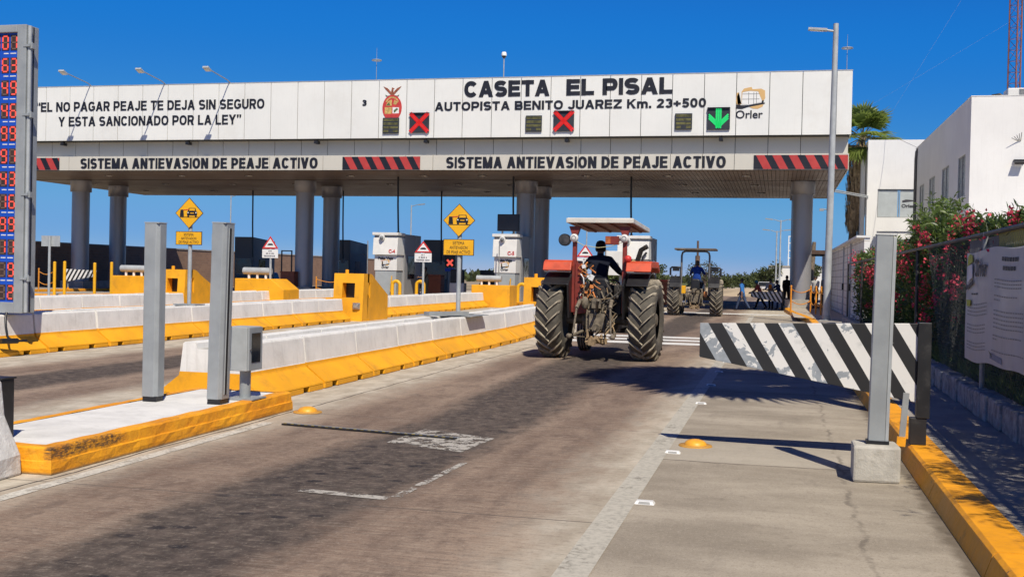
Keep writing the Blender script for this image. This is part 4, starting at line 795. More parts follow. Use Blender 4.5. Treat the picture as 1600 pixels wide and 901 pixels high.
booth(-31.0, -29.45, 73.0, 76.6, 3.86, "dark grey toll booth right of the second pair of columns")
booth(-24.0, -22.2, 73.0, 76.6, 3.95, "dark grey toll booth between kiosk C-4 and the yellow diamond sign")
for x0, x1, y0, lab in ((-30.0, -29.1, 63.0, "by the second pair of columns"), (-20.5, -19.6, 63.0, "behind the pole of the nearer diamond sign"), (-6.72, -6.1, 63.2, "between the two tractors")):
    t = thing("brown_cabinet", ((x0 + x1) / 2, y0, 0.17), "red-brown metal cabinet on a booth island, " + lab, "cabinet", "red-brown cabinets beside the lanes")
    q = MB(); q.box(x0, x1, y0, y0 + 0.8, 0.17, 1.5); q.build("case", rust_box, t, bevel=0.02)
    q = MB(); q.box(x0 - 0.03, x1 + 0.03, y0 - 0.03, y0 + 0.83, 1.5, 1.56); q.build("lid", hazard_red if x0 > -10 else rust_box, t)
    q = MB(); q.box(x1 + 0.0, x1 + 0.03, y0 + 0.1, y0 + 0.2, 0.9, 1.0); q.box(x0 + 0.1, x1 - 0.1, y0 - 0.012, y0, 0.4, 1.3); q.build("door_plate", M("rust_door", (0.19, 0.055, 0.028), 0.6), t)
for x, y, lab in ((-20.45, 57.5, "at the right of kiosk C-4"), (-19.75, 59.6, "between the C-4 kiosk and the triangle sign"), (-13.35, 57.6, "right of kiosk C-5"), (-12.95, 59.4, "second of those right of kiosk C-5")):
    t = thing("hoop_bollard", (x, y, 0.1), "yellow steel hoop guarding the lane edge, " + lab, "bollard", "yellow hoops")
    q = MB(); q.tube([(x - 0.22, y, 0.08), (x - 0.22, y, 0.95)] + [(x - 0.22 * math.cos(a), y, 0.95 + 0.22 * math.sin(a)) for a in np.linspace(0.3, 2.84, 8)] + [(x + 0.22, y, 0.95), (x + 0.22, y, 0.08)], 0.095, 12); q.build("hoop", sign_yellow, t)
    for sx in (-0.22, 0.22): q = MB(); q.cyl((x + sx, y, 0.16), (x + sx, y, 0.20), 0.15); q.build("foot_plate", kerb_yellow, t)
for x, y, h, lab in ((-35.2, 48.2, 1.79, "leftmost of the four"), (-34.7, 48.3, 1.82, "second from the digit board"), (-33.2, 48.6, 1.78, "third from the digit board"), (-32.25, 48.6, 1.83, "just left of the grey roll")):
    t = thing("yellow_bollard", (x, y, 0), "tall slim yellow bollard behind the far barrier row, " + lab, "bollard", "tall yellow bollards")
    q = MB(); q.cyl((x, y, 0), (x, y, h), 0.075, n=14); q.build("post", sign_yellow, t); q = MB(); q.ball((x, y, h), 0.075, 10, (1, 1, 0.5)); q.build("cap", sign_yellow, t)
for x, y, z, w, lab in ((-31.0, 66, 2.92, 0.7, "left of the second pair of columns"), (-16.1, 66.0, 3.44, 0.75, "left of kiosk C-5")):
    t = thing("steel_portal", (x, y, 0.17), "thin dark square steel frame standing " + lab, "frame", "thin steel portals")
    for s in (-1, 1): q = MB(); q.box(x + s * w / 2 - 0.035, x + s * w / 2 + 0.035, y - 0.035, y + 0.035, 0.17, z - 0.07); q.build("upright", black_plastic, t)
    q = MB(); q.box(x - w / 2 - 0.035, x + w / 2 + 0.035, y - 0.035, y + 0.035, z - 0.069, z); q.build("crossbar", black_plastic, t)
t = thing("lane_traffic_light", (-19.3, 64.0, 0.17), "small lane light showing a red cross by the dark booths", "traffic light")
q = MB(); q.cyl((-19.3, 64.0, 0.17), (-19.3, 64.0, 3.0), 0.05); q.build("pole", frame_alu, t); q = MB(); q.box(-19.62, -18.98, 63.85, 64.05, 2.05, 2.95); q.build("housing", black_plastic, t, bevel=0.02)
q = MB(); q.cbox((-19.3, 63.84, 2.3), (0.5, 0.02, 0.12), (0, R(45), 0)); q.cbox((-19.3, 63.84, 2.3), (0.5, 0.021, 0.12), (0, R(-45), 0)); q.build("red_cross", led_red, t)
q = MB(); q.box(-19.6, -19.0, 63.84, 64.04, 1.78, 1.98); q.build("blue_plate", board_blue, t)
for x, y, wd, lab in ((-18.6, 63, 0.9, "behind the triangle sign pole"), (-17.3, 65.5, 1.2, "behind the diamond sign pole")):
    t = thing("white_machine", (x, y, 0.17), "white and black lane machine " + lab, "machine", "lane machines")
    q = MB(); q.box(x - wd / 2, x + wd / 2, y, y + 0.6, 0.17, 1.1); q.build("case", kiosk_white if wd < 1 else booth_grey, t, bevel=0.03); q = MB(); q.box(x - wd / 2 + 0.05, x + wd / 2 - 0.05, y - 0.02, y + 0.3, 1.1, 1.9); q.build("screen_hood", black_plastic, t, bevel=0.03)

# ------------------------------------------------------------------ signs on the islands
def textbars(parent, x0, x1, y, rows, mat, name="small_print"):
    q = MB(); r2 = random.Random(int(abs(x0 * 1000)))
    for a, b, z, h in rows:
        x = a
        while x < b - h * 0.3: w = h * r2.uniform(0.45, 0.75); q.box(x, min(x + w, b), y - 0.003, y, z, z + h * r2.uniform(0.85, 1.0)); x += w + h * (0.22 if r2.random() > 0.2 else 0.6)
    return q.build(name, mat, parent)
def diamond_sign(x, y, zc, h, pz0, pz1, pw, z0, label):
    t = thing("warning_sign", (x, y, z0), label, "road sign", "yellow diamond warning signs")
    q = MB(); q.cyl((x, y + 0.07, z0), (x, y + 0.07, zc + h * 0.6), 0.05, n=14); q.build("post", galv_light, t)
    q = MB(); q.box(x - 0.30, x + 0.30, y - 0.18, y + 0.32, z0 + 0.03, z0 + 0.06); q.build("foot_plate", galv, t)
    q = MB(); q.m = 0; P = lambda k: [(x, zc - k), (x + k, zc), (x, zc + k), (x - k, zc)]; q.prism(P(h), y - 0.003, y + 0.012); q.m = 1; q.prism(P(h * 0.955), y - 0.006, y - 0.0035); q.build("diamond_plate", [letter_black, sign_yellow], t, bevel=0)
    # barrier post with red arm stopping a car seen from the front
    q = MB(); k = h / 0.38; a = lambda *p: [(x + u * k, zc + v * k) for u, v in p]; yy = (y - 0.007, y - 0.010)
    q.m = 0; q.prism(a((-0.25, -0.085), (-0.14, -0.085), (-0.155, 0.085), (-0.235, 0.085)), *yy); q.prism(a((-0.25, -0.105), (0.26, -0.105), (0.26, -0.092), (-0.25, -0.092)), *yy)
    q.prism(a((-0.055, -0.055), (0.215, -0.055), (0.22, 0.02), (0.19, 0.06), (0.17, 0.125), (-0.01, 0.125), (-0.03, 0.06), (-0.06, 0.02)), *yy)
    q.prism(a((-0.045, -0.10), (0.0, -0.10), (0.0, -0.05), (-0.045, -0.05)), *yy); q.prism(a((0.16, -0.10), (0.205, -0.10), (0.205, -0.05), (0.16, -0.05)), *yy)
    y2 = (y - 0.0105, y - 0.012); q.m = 1; q.prism(a((-0.005, 0.062), (0.165, 0.062), (0.155, 0.112), (0.005, 0.112)), *y2); q.prism(a((0.03, -0.01), (0.13, -0.01), (0.13, 0.012), (0.03, 0.012)), *y2)
    q.m = 2; q.prism(a((-0.155, 0.068), (0.02, 0.085), (0.02, 0.10), (-0.155, 0.085)), *y2)
    q.m = 3; q.prism(a((-0.045, 0.0), (-0.01, 0.0), (-0.01, 0.025), (-0.045, 0.025)), *y2); q.prism(a((0.17, 0.0), (0.205, 0.0), (0.205, 0.025), (0.17, 0.025)), *y2)
    q.build("pictogram", [letter_black, sign_yellow, sign_red, sign_white], t)
    q = MB(); q.m = 0; q.box(x - pw, x + pw, y - 0.003, y + 0.012, pz0, pz1); q.m = 1; q.box(x - pw + 0.014, x + pw - 0.014, y - 0.006, y - 0.0035, pz0 + 0.014, pz1 - 0.014); o = q.build("plaque", [letter_black, sign_yellow], t)
    hh = (pz1 - pz0) * 0.19
    lettering("SISTEMA", x - pw * 0.38, x + pw * 0.38, pz1 - hh * 1.75, hh, y - 0.0065, t, letter_black, 0.0, depth=0.003)
    lettering("ANTIEVASION", x - pw * 0.58, x + pw * 0.58, pz1 - hh * 3.2, hh, y - 0.0065, t, letter_black, 0.0, depth=0.003)
    lettering("DE PEAJE ACTIVO", x - pw * 0.76, x + pw * 0.76, pz1 - hh * 4.65, hh, y - 0.0065, t, letter_black, 0.0, depth=0.003)
diamond_sign(-7.0, 23.8, 2.88, 0.375, 2.09, 2.455, 0.36, 0.72, "yellow diamond sign of a car at a barrier arm, on the row beside the tractor")
diamond_sign(-14.3, 24.8, 3.04, 0.385, 2.25, 2.585, 0.36, 0.72, "yellow diamond sign of a car at a barrier arm, between the slim grey posts")
q = MB(); q.T = Matrix.Translation((-6.95, 22.9, 0.755)) @ Matrix.Rotation(R(-38), 4, 'Z'); q.box(-0.10, 0.10, -0.55, 0.5, 0.02, 0.10)
tag(q.build("steel_channel", galv), "short grey steel channel lying on the barrier top by the sign foot", "steel bar")
q = MB(); q.box(-7.75, -6.45, 23.1, 24.5, 0.746, 0.76); tag(q.build("steel_plate", galv), "flat grey steel plate bridging the barrier under the diamond sign", "steel plate")
def tri_sign(x, y, z0, zt, zb, w, label, plaque=True):
    t = thing("triangle_sign", (x, y, z0), label, "road sign", "red-edged triangle signs")
    q = MB(); q.cyl((x, y + 0.06, z0), (x, y + 0.06, zb + 0.2), 0.05, n=12); q.build("post", galv_light, t)
    q = MB(); T = lambda k: [(x - w * k, zb + (zt - zb) * (1 - k) * 0.36), (x + w * k, zb + (zt - zb) * (1 - k) * 0.36), (x, zt - (zt - zb) * (1 - k) * 0.64)]
    q.m = 0; q.prism(T(1), y - 0.003, y + 0.012); q.m = 1; q.prism(T(0.70), y - 0.007, y - 0.0035); q.m = 2; zc = zb + (zt - zb) * 0.27; q.prism([(x - w * 0.36, zc), (x + w * 0.36, zc), (x + w * 0.30, zc + 0.055), (x + w * 0.12, zc + 0.08), (x - w * 0.15, zc + 0.075), (x - w * 0.32, zc + 0.04)], y - 0.0075, y - 0.010); q.build("triangle_plate", [sign_red, sign_white, letter_black], t)
    if plaque:
        q = MB(); q.box(x - w * 0.98, x + w * 0.98, y - 0.003, y + 0.012, zb - 0.40, zb - 0.03); q.build("plaque", sign_white, t)
        textbars(t, x, x, y - 0.004, [(x - w * 0.22, x + w * 0.22, zb - 0.13, 0.06), (x - w * 0.5, x + w * 0.5, zb - 0.24, 0.07), (x - w * 0.75, x + w * 0.75, zb - 0.35, 0.07)], M("grey_print", (0.18, 0.18, 0.2), 0.6))
tri_sign(-21.45, 44.0, 0.7, 3.12, 2.57, 0.38, "red-edged triangle sign with white plaque, in front of the dark booths at left")
tri_sign(-14.48, 44.0, 0.7, 3.00, 2.52, 0.38, "red-edged triangle sign with white plaque, right of kiosk C-4")
tri_sign(-7.60, 44.0, 0.0, 2.96, 2.45, 0.36, "red-edged triangle sign seen under the canopy of the red tractor")
for x, y, zt, lab in ((-28.1, 38.2, 2.80, "at the left beside the digit board"), (-21.3, 39.4, 3.0, "half hidden by the slotted grey post")):
    t = thing("sign_back", (x, y, 0.1), "blank grey back of a square road sign, " + lab, "road sign", "signs seen from behind")
    q = MB(); q.cyl((x, y - 0.06, 0), (x, y - 0.06, zt), 0.05, n=12); q.build("post", galv_light, t); q = MB(); q.box(x - 0.42, x + 0.42, y, y + 0.015, zt - 0.40, zt + 0.02); q.build("plate", galv_light, t)

# ------------------------------------------------------------------ digit board on the second barrier row
t = thing("digit_board", (-14.45, 17.6, 0.74), "tall grey tariff board with red digits on blue, standing on the barrier", "digit board")
bx0, bx1, by, bz0, bz1 = -15.35, -13.47, 17.52, 0.78, 6.07
q = MB(); q.box(bx0, bx0 + 0.16, by, by + 0.36, bz0, bz1); q.box(bx1 - 0.19, bx1, by, by + 0.36, bz0, bz1); q.box(bx0 + 0.16, bx1 - 0.19, by, by + 0.36, bz1 - 0.14, bz1); q.box(bx0 + 0.16, bx1 - 0.19, by, by + 0.36, bz0, bz0 + 0.20); q.box(bx0 + 0.16, bx1 - 0.19, by + 0.2, by + 0.36, bz0 + 0.2, bz1 - 0.14); q.build("frame", galv, t, bevel=0.012)
q = MB(); q.box(bx0 + 0.16, bx1 - 0.19, by + 0.06, by + 0.19, bz0 + 0.20, bz1 - 0.14); q.build("blue_face", board_blue, t)
q = MB(); q.cyl((bx1 + 0.035, by + 0.06, bz0 + 0.02), (bx1 + 0.035, by + 0.06, bz1 - 0.02), 0.036, n=14); q.build("side_pipe", galv_light, t)
q = MB(); q.box(bx1 - 0.002, bx1 + 0.012, by + 0.20, by + 0.215, bz0 + 0.02, bz1 - 0.02); q.build("seam_strip", black_plastic, t)
for z in (5.68, 4.42, 2.96, 1.42):
    q = MB(); q.box(bx1 - 0.05, bx1 + 0.085, by - 0.012, by + 0.14, z - 0.02, z + 0.02); q.box(bx1 + 0.05, bx1 + 0.12, by + 0.02, by + 0.11, z - 0.05, z + 0.05); q.cyl((bx1 + 0.08, by + 0.05, z - 0.07), (bx1 + 0.08, by + 0.05, z + 0.07), 0.018, n=8); q.build("hinge", galv, t)
SEG = {'0': 'abcdef', '1': 'bc', '2': 'abged', '3': 'abgcd', '4': 'fgbc', '5': 'afgcd', '6': 'afgedc', '7': 'abc', '8': 'abcdefg', '9': 'abcdfg', ' ': ''}
rows = ["101", "163", "149", "146", " 99", " 91", " 43", " 16", " 99", " 11", "  9", "  2"]
for i, s_ in enumerate(rows):
    zc = 5.755 - i * 0.3745 * 1.115
    for j, ch in enumerate(s_):
        xc = -13.76 - (2 - j) * 0.185; w, h_, th = 0.055, 0.115, 0.026; yy = by + 0.05; dg = MB()
        dg.m = 0; dg.box(xc - 0.076, xc + 0.076, by + 0.052, by + 0.06, zc - 0.142, zc + 0.142)
        bars = {'a': (0, h_, 1), 'd': (0, -h_, 1), 'g': (0, 0, 1), 'b': (w, h_ / 2, 0), 'c': (w, -h_ / 2, 0), 'f': (-w, h_ / 2, 0), 'e': (-w, -h_ / 2, 0)}
        for sg, (dx, dz, hor) in bars.items():
            dg.m = 1 if sg in SEG[ch] else 2
            if hor: dg.box(xc + dx - w + 0.014, xc + dx + w - 0.014, yy - 0.004, yy + 0.003, zc + dz - th / 2, zc + dz + th / 2)
            else: dg.box(xc + dx - th / 2, xc + dx + th / 2, yy - 0.004, yy + 0.003, zc + dz - h_ / 2 + 0.014, zc + dz + h_ / 2 - 0.014)
        dg.build("digit", [cell_dark, led_red, led_off], t)
    for a, b_ in ((-13.98, -13.88), (-13.84, -13.72)): lab = MB(); lab.box(a, b_, by + 0.055, by + 0.0605, zc - 0.208, zc - 0.190); lab.build("label_strip", sign_white, t)
q = MB(); q.tube([(-13.62, 17.3, 0.80), (-13.60, 17.25, 0.70), (-13.55, 17.2, 0.55), (-13.50, 17.18, 0.38), (-13.46, 17.2, 0.30)], 0.022, 8); q.tube([(-13.50, 17.0, 0.30), (-13.42, 17.35, 0.29)], 0.05, 8); q.tube([(-13.42, 17.35, 0.29), (-13.38, 17.55, 0.285)], 0.022, 8)
tag(q.build("power_cable", black_plastic), "black cable with a plug hanging from the digit board down the barrier", "cable")

# ------------------------------------------------------------------ near island with the two steel posts
t = thing("kerbed_island", (-6.2, 10.0, 0.0), "low traffic island with a white top and chipped yellow kerb, nearest the camera", "traffic island")
poly = [(-6.95, 7.72), (-5.64, 7.72), (-5.66, 12.30), (-6.95, 12.30)]
q = MB(); n = 46; vs = []; pts = []
def along(a, b, n): return [(a[0] + (b[0] - a[0]) * k / n, a[1] + (b[1] - a[1]) * k / n) for k in range(n)]
ring = along((-6.95, 7.72), (-5.64, 7.72), 9) + along((-5.64, 7.72), (-5.66, 12.3), 36) + along((-5.66, 12.3), (-6.95, 12.3), 9) + along((-6.95, 12.3), (-6.95, 7.72), 36)
m = len(ring); r3 = random.Random(5)
levels = [(0.0, 0.0), (0.05, 0.004), (0.105, 0.0), (0.115, -0.012), (0.205, -0.018), (0.222, -0.04), (0.222, -0.15)]
for z, off_ in levels:
    for (px, py) in ring:
        dx, dy = px + 6.3, py - 10.0; ex = 1 if px > -5.7 else (-1 if px < -6.9 else 0); ey = 1 if py > 12.29 else (-1 if py < 7.73 else 0); j = r3.uniform(-0.006, 0.006) if 0 < z < 0.21 else 0
        vs.append((px + ex * (off_ + j), py + ey * (off_ + j), z + (r3.uniform(-0.004, 0.004) if z > 0.1 else 0)))
q.add(vs, [(k * m + i, k * m + (i + 1) % m, (k + 1) * m + (i + 1) % m, (k + 1) * m + i) for k in range(len(levels) - 1) for i in range(m)])
q.build("kerb_edge", island_kerb_mat(), t)
q = MB(); q.box(-6.80, -5.795, 7.865, 12.15, 0.1, 0.217); q.build("top_slab", island_white, t)
def steel_post(x, y, w, d, z0, z1, label, slot, lean=0.0):
    t = thing("steel_post", (x, y, z0), label, "post")
    q = MB(); c = 0.035; P = [(x - w / 2, y - d / 2), (x + w / 2 - c, y - d / 2), (x + w / 2, y - d / 2 + c), (x + w / 2, y + d / 2), (x - w / 2, y + d / 2)]
    q.prism(P, z0 + 0.05, z1, 'xy'); o = q.build("shaft", galv, t, bevel=0.006)
    q = MB(); q.box(x - w / 2 + 0.006, x + w / 2 - 0.006, y - d / 2 + 0.006, y + d / 2 - 0.006, z0 - 0.0, z0 + 0.052); q.build("foot_sleeve", black_plastic, t)
    q = MB(); q.box(x - w / 2 - 0.003, x + w / 2 + 0.003, y - d / 2 - 0.003, y + d / 2 + 0.003, z1, z1 + 0.012); q.build("top_cap", galv_light, t)
    if slot:
        q = MB(); q.box(x + w / 2 - 0.002, x + w / 2 + 0.004, y - 0.022, y + 0.030, z0 + 0.1, z1 - 0.05); q.build("sensor_slot", black_plastic, t)
        q = MB(); q.box(x + w / 2 - 0.002, x + w / 2 + 0.006, y + 0.030, y + 0.036, z0 + 0.1, z1 - 0.05); q.box(x + w / 2 - 0.002, x + w / 2 + 0.006, y - 0.028, y - 0.022, z0 + 0.1, z1 - 0.05); q.build("slot_trim", galv_light, t)
    t.rotation_euler = (0, lean, 0); return t
steel_post(-6.66, 10.85, 0.175, 0.16, 0.222, 2.17, "plain slim grey steel post on the white island, left of the slotted one", False)
steel_post(-5.91, 10.92, 0.165, 0.20, 0.222, 2.18, "slim grey steel post with a black slot, leaning on the white island", True, R(0.9))
t = thing("control_cabinet", (-5.86, 11.45, 0.222), "small grey cabinet with a glazed door on a round stand, behind the slotted post", "cabinet")
q = MB(); q.cyl((-5.86, 11.45, 0.23), (-5.86, 11.45, 0.55), 0.062, n=18); q.build("stand", galv, t); q = MB(); q.box(-6.0, -5.68, 11.28, 11.62, 0.222, 0.238); q.build("foot_plate", galv, t)
q = MB(); q.box(-6.02, -5.76, 11.28, 11.62, 0.545, 1.04); q.build("case", galv_light, t, bevel=0.008)
q = MB(); q.box(-5.758, -5.735, 11.285, 11.615, 0.55, 1.035); d = q.build("door", galv, t, bevel=0.005)
q = MB(); q.box(-5.738, -5.729, 11.345, 11.555, 0.64, 0.97); g_ = q.build("window", dark_glass, None)
for vtx in g_.data.vertices: vtx.co -= Vector(t['_org'])
g_.parent = d
q = MB(); q.cyl((-5.735, 11.31, 0.79), (-5.718, 11.31, 0.79), 0.011, n=10); g_ = q.build("lock", chrome_m, None)
for vtx in g_.data.vertices: vtx.co -= Vector(t['_org'])
g_.parent = d
q = MB(); q.T = Matrix.Translation((-6.33, 11.72, 0.22)) @ Matrix.Rotation(R(3), 4, 'Y'); q.box(-0.07, 0.0, 0, 0.08, 0, 0.55); q.box(-0.07, 0.03, -0.01, 0.0, 0.0, 0.54); tag(q.build("steel_bracket", galv), "short upright grey steel bracket between the slotted post and the barrier end", "bracket")
# white barrier whose far end shows at the left edge, black box on its tail
q = MB(); P = [(-0.37, 0), (0.37, 0), (0.37, 0.17), (0.20, 0.50), (0.15, 0.80), (-0.15, 0.80), (-0.20, 0.50), (-0.37, 0.17)]; vs = []; L = 9
for j in range(L + 1):
    for k, p in enumerate(P): vs.append((-6.22 + p[0] * (1 - (0.10 if j == L else 0)) + r3.uniform(-0.012, 0.012), 4.9 + 2.78 * j / L, max(0, p[1] * (1 - (0.06 if j == L else 0)) + r3.uniform(-0.012, 0.012) * (p[1] > 0))))
q.add(vs, [(j * 8 + i, j * 8 + (i + 1) % 8, (j + 1) * 8 + (i + 1) % 8, (j + 1) * 8 + i) for j in range(L) for i in range(8)] + [tuple(range(7, -1, -1)), tuple(L * 8 + i for i in range(8))])
for i in range(len(q.f)): pass
o = q.build("white_barrier_block", M("rough_white_concrete", (0.64, 0.64, 0.62), 0.85, var=0.08, sc=5, bump=0.9, bsc=10, dirt=((0.25, 0.24, 0.22), 0.6, 4)), bevel=0.02)
tag(o, "rough white concrete barrier end cut off by the left edge, before the island", "barrier")
t = thing("black_box", (-6.6, 8.05, 0.222), "black steel box standing on the near end of the white island", "box")
q = MB(); q.box(-6.94, -6.30, 7.95, 8.12, 0.222, 0.72); q.build("case", black_paint, t, bevel=0.01); q = MB(); q.box(-6.95, -6.29, 7.94, 8.13, 0.72, 0.735); q.build("lid", black_paint, t)

# road furniture set in the surface
t = thing("sensor_strip", (-4.2, 10.9, 0.004), "black and yellow rubber strip lying across the left of the lane", "road strip")
q = MB(); q.T = Matrix.Translation((-5.22, 11.06, 0.0)) @ Matrix.Rotation(math.atan2(-0.32, 2.06), 4, 'Z')
for k in range(24): q.m = 0; q.box(k * 0.087, k * 0.087 + 0.0868, 0, 0.055, 0.004, 0.020); q.m = 1; q.box(k * 0.087 + 0.02, k * 0.087 + 0.055, 0.012, 0.03, 0.0201, 0.0215)
q.m = 2; q.box(0, 2.09, 0.06, 0.12, 0.004, 0.014)
q.build("strip", [black_paint, M("strip_yellow", (0.45, 0.33, 0.03), 0.7, var=0.2, sc=10, dirt=((0.1, 0.1, 0.08), 0.6, 12)), galv], t)
for x, y, lab in ((-0.77, 11.24, "on the shoulder left of the grey post"), (-5.40, 12.15, "by the corner of the white island")):
    t = thing("road_dome", (x, y, 0), "yellow plastic road dome on a flat base, " + lab, "road dome", "yellow road domes")
    q = MB(); q.lathe([(0.17, 0.0), (0.165, 0.014), (0.10, 0.016)], 26, org=(x, y, 0.004)); q.build("base", M("dome_base", (0.55, 0.28, 0.05), 0.7, dirt=((0.3, 0.22, 0.12), 0.6, 8)), t)
    q = MB(); q.lathe([(0.115, 0.010), (0.108, 0.035), (0.085, 0.056), (0.045, 0.068), (0.001, 0.072)], 26, org=(x, y, 0.004)); q.build("dome", M("dome_yellow", (0.85, 0.40, 0.03), 0.45, var=0.08, sc=6, dirt=((0.4, 0.25, 0.1), 0.4, 9)), t)
for k, (x, y) in enumerate(((-0.93, 8.25), (-0.95, 10.72), (-0.97, 15.05), (-0.99, 17.7), (-1.0, 20.3), (-0.97, 22.7))):
    t = thing("road_stud", (x, y, 0.004), "white reflective road stud beside the edge line, %s from the camera" % ORD[k], "road stud", "white road studs")
    q = MB(); q.T = Matrix.Translation((x, y, 0.004)); q.add([(-0.075, -0.05, 0), (0.075, -0.05, 0), (0.075, 0.05, 0), (-0.075, 0.05, 0), (-0.060, -0.028, 0.022), (0.060, -0.028, 0.022), (0.060, 0.028, 0.022), (-0.060, 0.028, 0.022)], [(4, 5, 6, 7), (0, 1, 5, 4), (1, 2, 6, 5), (2, 3, 7, 6), (3, 0, 4, 7)]); q.build("body", sign_white, t)
    q = MB(); q.T = Matrix.Translation((x, y, 0.004)); q.add([(-0.045, -0.0485, 0.004), (0.045, -0.0485, 0.004), (0.040, -0.034, 0.019), (-0.040, -0.034, 0.019)], [(0, 1, 2, 3)]); q.build("reflector", frame_alu, t)

# ------------------------------------------------------------------ right side: swing gate panel, grey post in its block
t = thing("swing_gate", (1.30, 11.10, 0.16), "tapered swing gate with worn black and white stripes on a black kerb post", "gate", "striped swing gates")
q = MB(); q.prism([(-0.74, 1.255), (-0.74, 0.92), (1.305, 0.565), (1.305, 1.315)], 11.06, 11.10); q.build("panel", hazard_mat(), t, bevel=0.004)
q = MB(); q.box(1.306, 1.425, 11.02, 11.15, 0.42, 1.325); q.box(1.25, 1.40, 11.03, 11.14, 0.165, 0.42); q.build("end_post", black_paint, t, bevel=0.006)
q = MB(); q.cbox((1.19, 10.985, 0.42), (0.055, 0.03, 0.48), (0, R(4), 0)); q.m = 1; q.cbox((1.17, 10.99, 0.20), (0.08, 0.06, 0.09), (0, R(4), 0)); q.build("stay", [galv, kerb_yellow], t)
gate0 = t
t = thing("grey_post", (0.86, 9.92, 0.0), "slim grey steel post set in a pale concrete block by the kerb", "post")
q = MB(); r3 = random.Random(3); P = [(0.655, 9.72), (1.045, 9.76), (1.03, 10.12), (0.66, 10.10)]; q.prism(P, 0.004, 0.315, 'xy'); q.build("concrete_block", M("pale_concrete", (0.50, 0.475, 0.42), 0.9, var=0.09, sc=5, bump=0.5, bsc=20, dirt=((0.30, 0.27, 0.22), 0.5, 4), streak=((0.33, 0.28, 0.2), 0.35)), t, bevel=0.022)
q = MB(); q.T = Matrix.Translation((0.86, 9.93, 0.31)) @ Matrix.Rotation(R(0.9), 4, 'Y'); q.box(-0.075, 0.060, -0.06, 0.06, 0.03, 1.79); q.build("shaft", galv, t, bevel=0.006)
q = MB(); q.T = Matrix.Translation((0.86, 9.93, 0.31)) @ Matrix.Rotation(R(0.9), 4, 'Y'); q.box(0.062, 0.090, -0.055, 0.05, 0.03, 1.775); q.box(-0.08, 0.095, -0.065, 0.065, 1.79, 1.80); q.build("side_rail", galv_light, t, bevel=0.003)
q = MB(); q.box(0.77, 0.955, 9.855, 9.995, 0.312, 0.345); q.build("foot_collar", black_plastic, t)
g2 = dup(gate0, (0.25, 63.5, 0.08), "striped swing gate in shade with people standing behind it", sc=0.84)
g3 = dup(gate0, (-43.5, 60.6, 0.17), "striped swing gate in shade beside the leftmost columns", rz=R(180), sc=1.08)
# ------------------------------------------------------------------ tractors
def tyre_parts(R0, W, n_lug, rim_r, lug_h, parent, cx, cy, side):
    w = thing_child = bpy.data.objects.new("rear_wheel" if R0 > 0.6 else "front_wheel", None); COL.objects.link(w); w.parent = parent; w.location = (cx, cy, R0); w['_org'] = (0, 0, 0)
    key = (R0, W)
    if key not in TYRES:
        q = MB(); rc = R0 - lug_h; h = W / 2
        q.m = 0; q.lathe([(rim_r, -h * 0.78), (rim_r + 0.05, -h * 0.92), (rc - 0.14, -h * 1.0), (rc - 0.05, -h * 0.95), (rc, -h * 0.78), (rc + 0.008, 0), (rc, h * 0.78), (rc - 0.05, h * 0.95), (rc - 0.14, h), (rim_r + 0.05, h * 0.92), (rim_r, h * 0.78)], 56, 'x')
        if n_lug:
            q.m = 1; rr = random.Random(3)
            for k in range(n_lug):
                for s in (-1, 1):
                    ph0 = 2 * math.pi * (k + (0.5 if s > 0 else 0)) / n_lug; st = []
                    for u in np.linspace(0, 1, 6):
                        x = s * (-0.012 + (h * 0.98 + 0.012) * u); ph = ph0 + (0.34 * u ** 0.9); r_out = R0 - 0.012 * u * u - (0.055 if u > 0.95 else 0.0); r_in = rc - 0.015 - (0.04 if u > 0.7 else 0); hw = (0.030 + 0.016 * u) / R0
                        # direction of the bar is oblique, so its two flanks are offset in angle and a little in x
                        for dph, dx, r in ((-hw, -0.018 * s, r_in), (-hw * 0.72, -0.014 * s, r_out), (hw * 0.72, 0.014 * s, r_out), (hw, 0.018 * s, r_in)):
                            a = ph + dph; st.append((x + dx, r * -math.cos(a) * 1.0, r * math.sin(a)))
                    n = len(st) // 4; fs = []
                    for i in range(n - 1):
                        for j in range(3): fs.append((i * 4 + j, i * 4 + j + 1, i * 4 + 4 + j + 1, i * 4 + 4 + j))
                    fs += [(0, 1, 2, 3), tuple((n - 1) * 4 + j for j in (3, 2, 1, 0))]
                    if s > 0: fs = [tuple(reversed(f)) for f in fs]
                    q.add(st, fs, False)
        else:
            q.m = 1
            for x in (-0.09, -0.03, 0.03, 0.09): q.lathe([(rc - 0.01, x - 0.018), (R0, x - 0.012), (R0, x + 0.012), (rc - 0.01, x + 0.018)], 48, 'x')
        q.m = 0; a = q.build("tyre", [tyre_m, lug_m])
        q = MB(); q.m = 0; q.lathe([(rim_r + 0.005, -h * 0.75), (rim_r - 0.03, -h * 0.5), (rim_r - 0.05, 0.0), (rim_r - 0.03, h * 0.35), (0.20 * R0 / 0.82, h * 0.45), (0.001, h * 0.45)], 36, 'x')
        q.m = 1; q.lathe([(0.13, h * 0.44), (0.13, h * 0.75), (0.10, h * 0.82), (0.001, h * 0.82)], 20, 'x')
        for k in range(8): t_ = k * math.pi / 4; q.cyl((h * 0.44, 0.17 * math.cos(t_), 0.17 * math.sin(t_)), (h * 0.56, 0.17 * math.cos(t_), 0.17 * math.sin(t_)), 0.016, n=6)
        b = q.build("rim", [tyre_rim, iron_dusty]); TYRES[key] = (a, b); first = True
    else: first = False
    a, b = TYRES[key]
    for src in (a, b):
        o = src if first else src.copy()
        if not first: COL.objects.link(o)
        o.parent = w; o.location = (0, 0, 0); o.rotation_euler = (0.3 * (cx > 0), 0, 0)
        if src is b and side < 0: o.rotation_euler = (0, 0, math.pi)
    return w
TYRES = {}
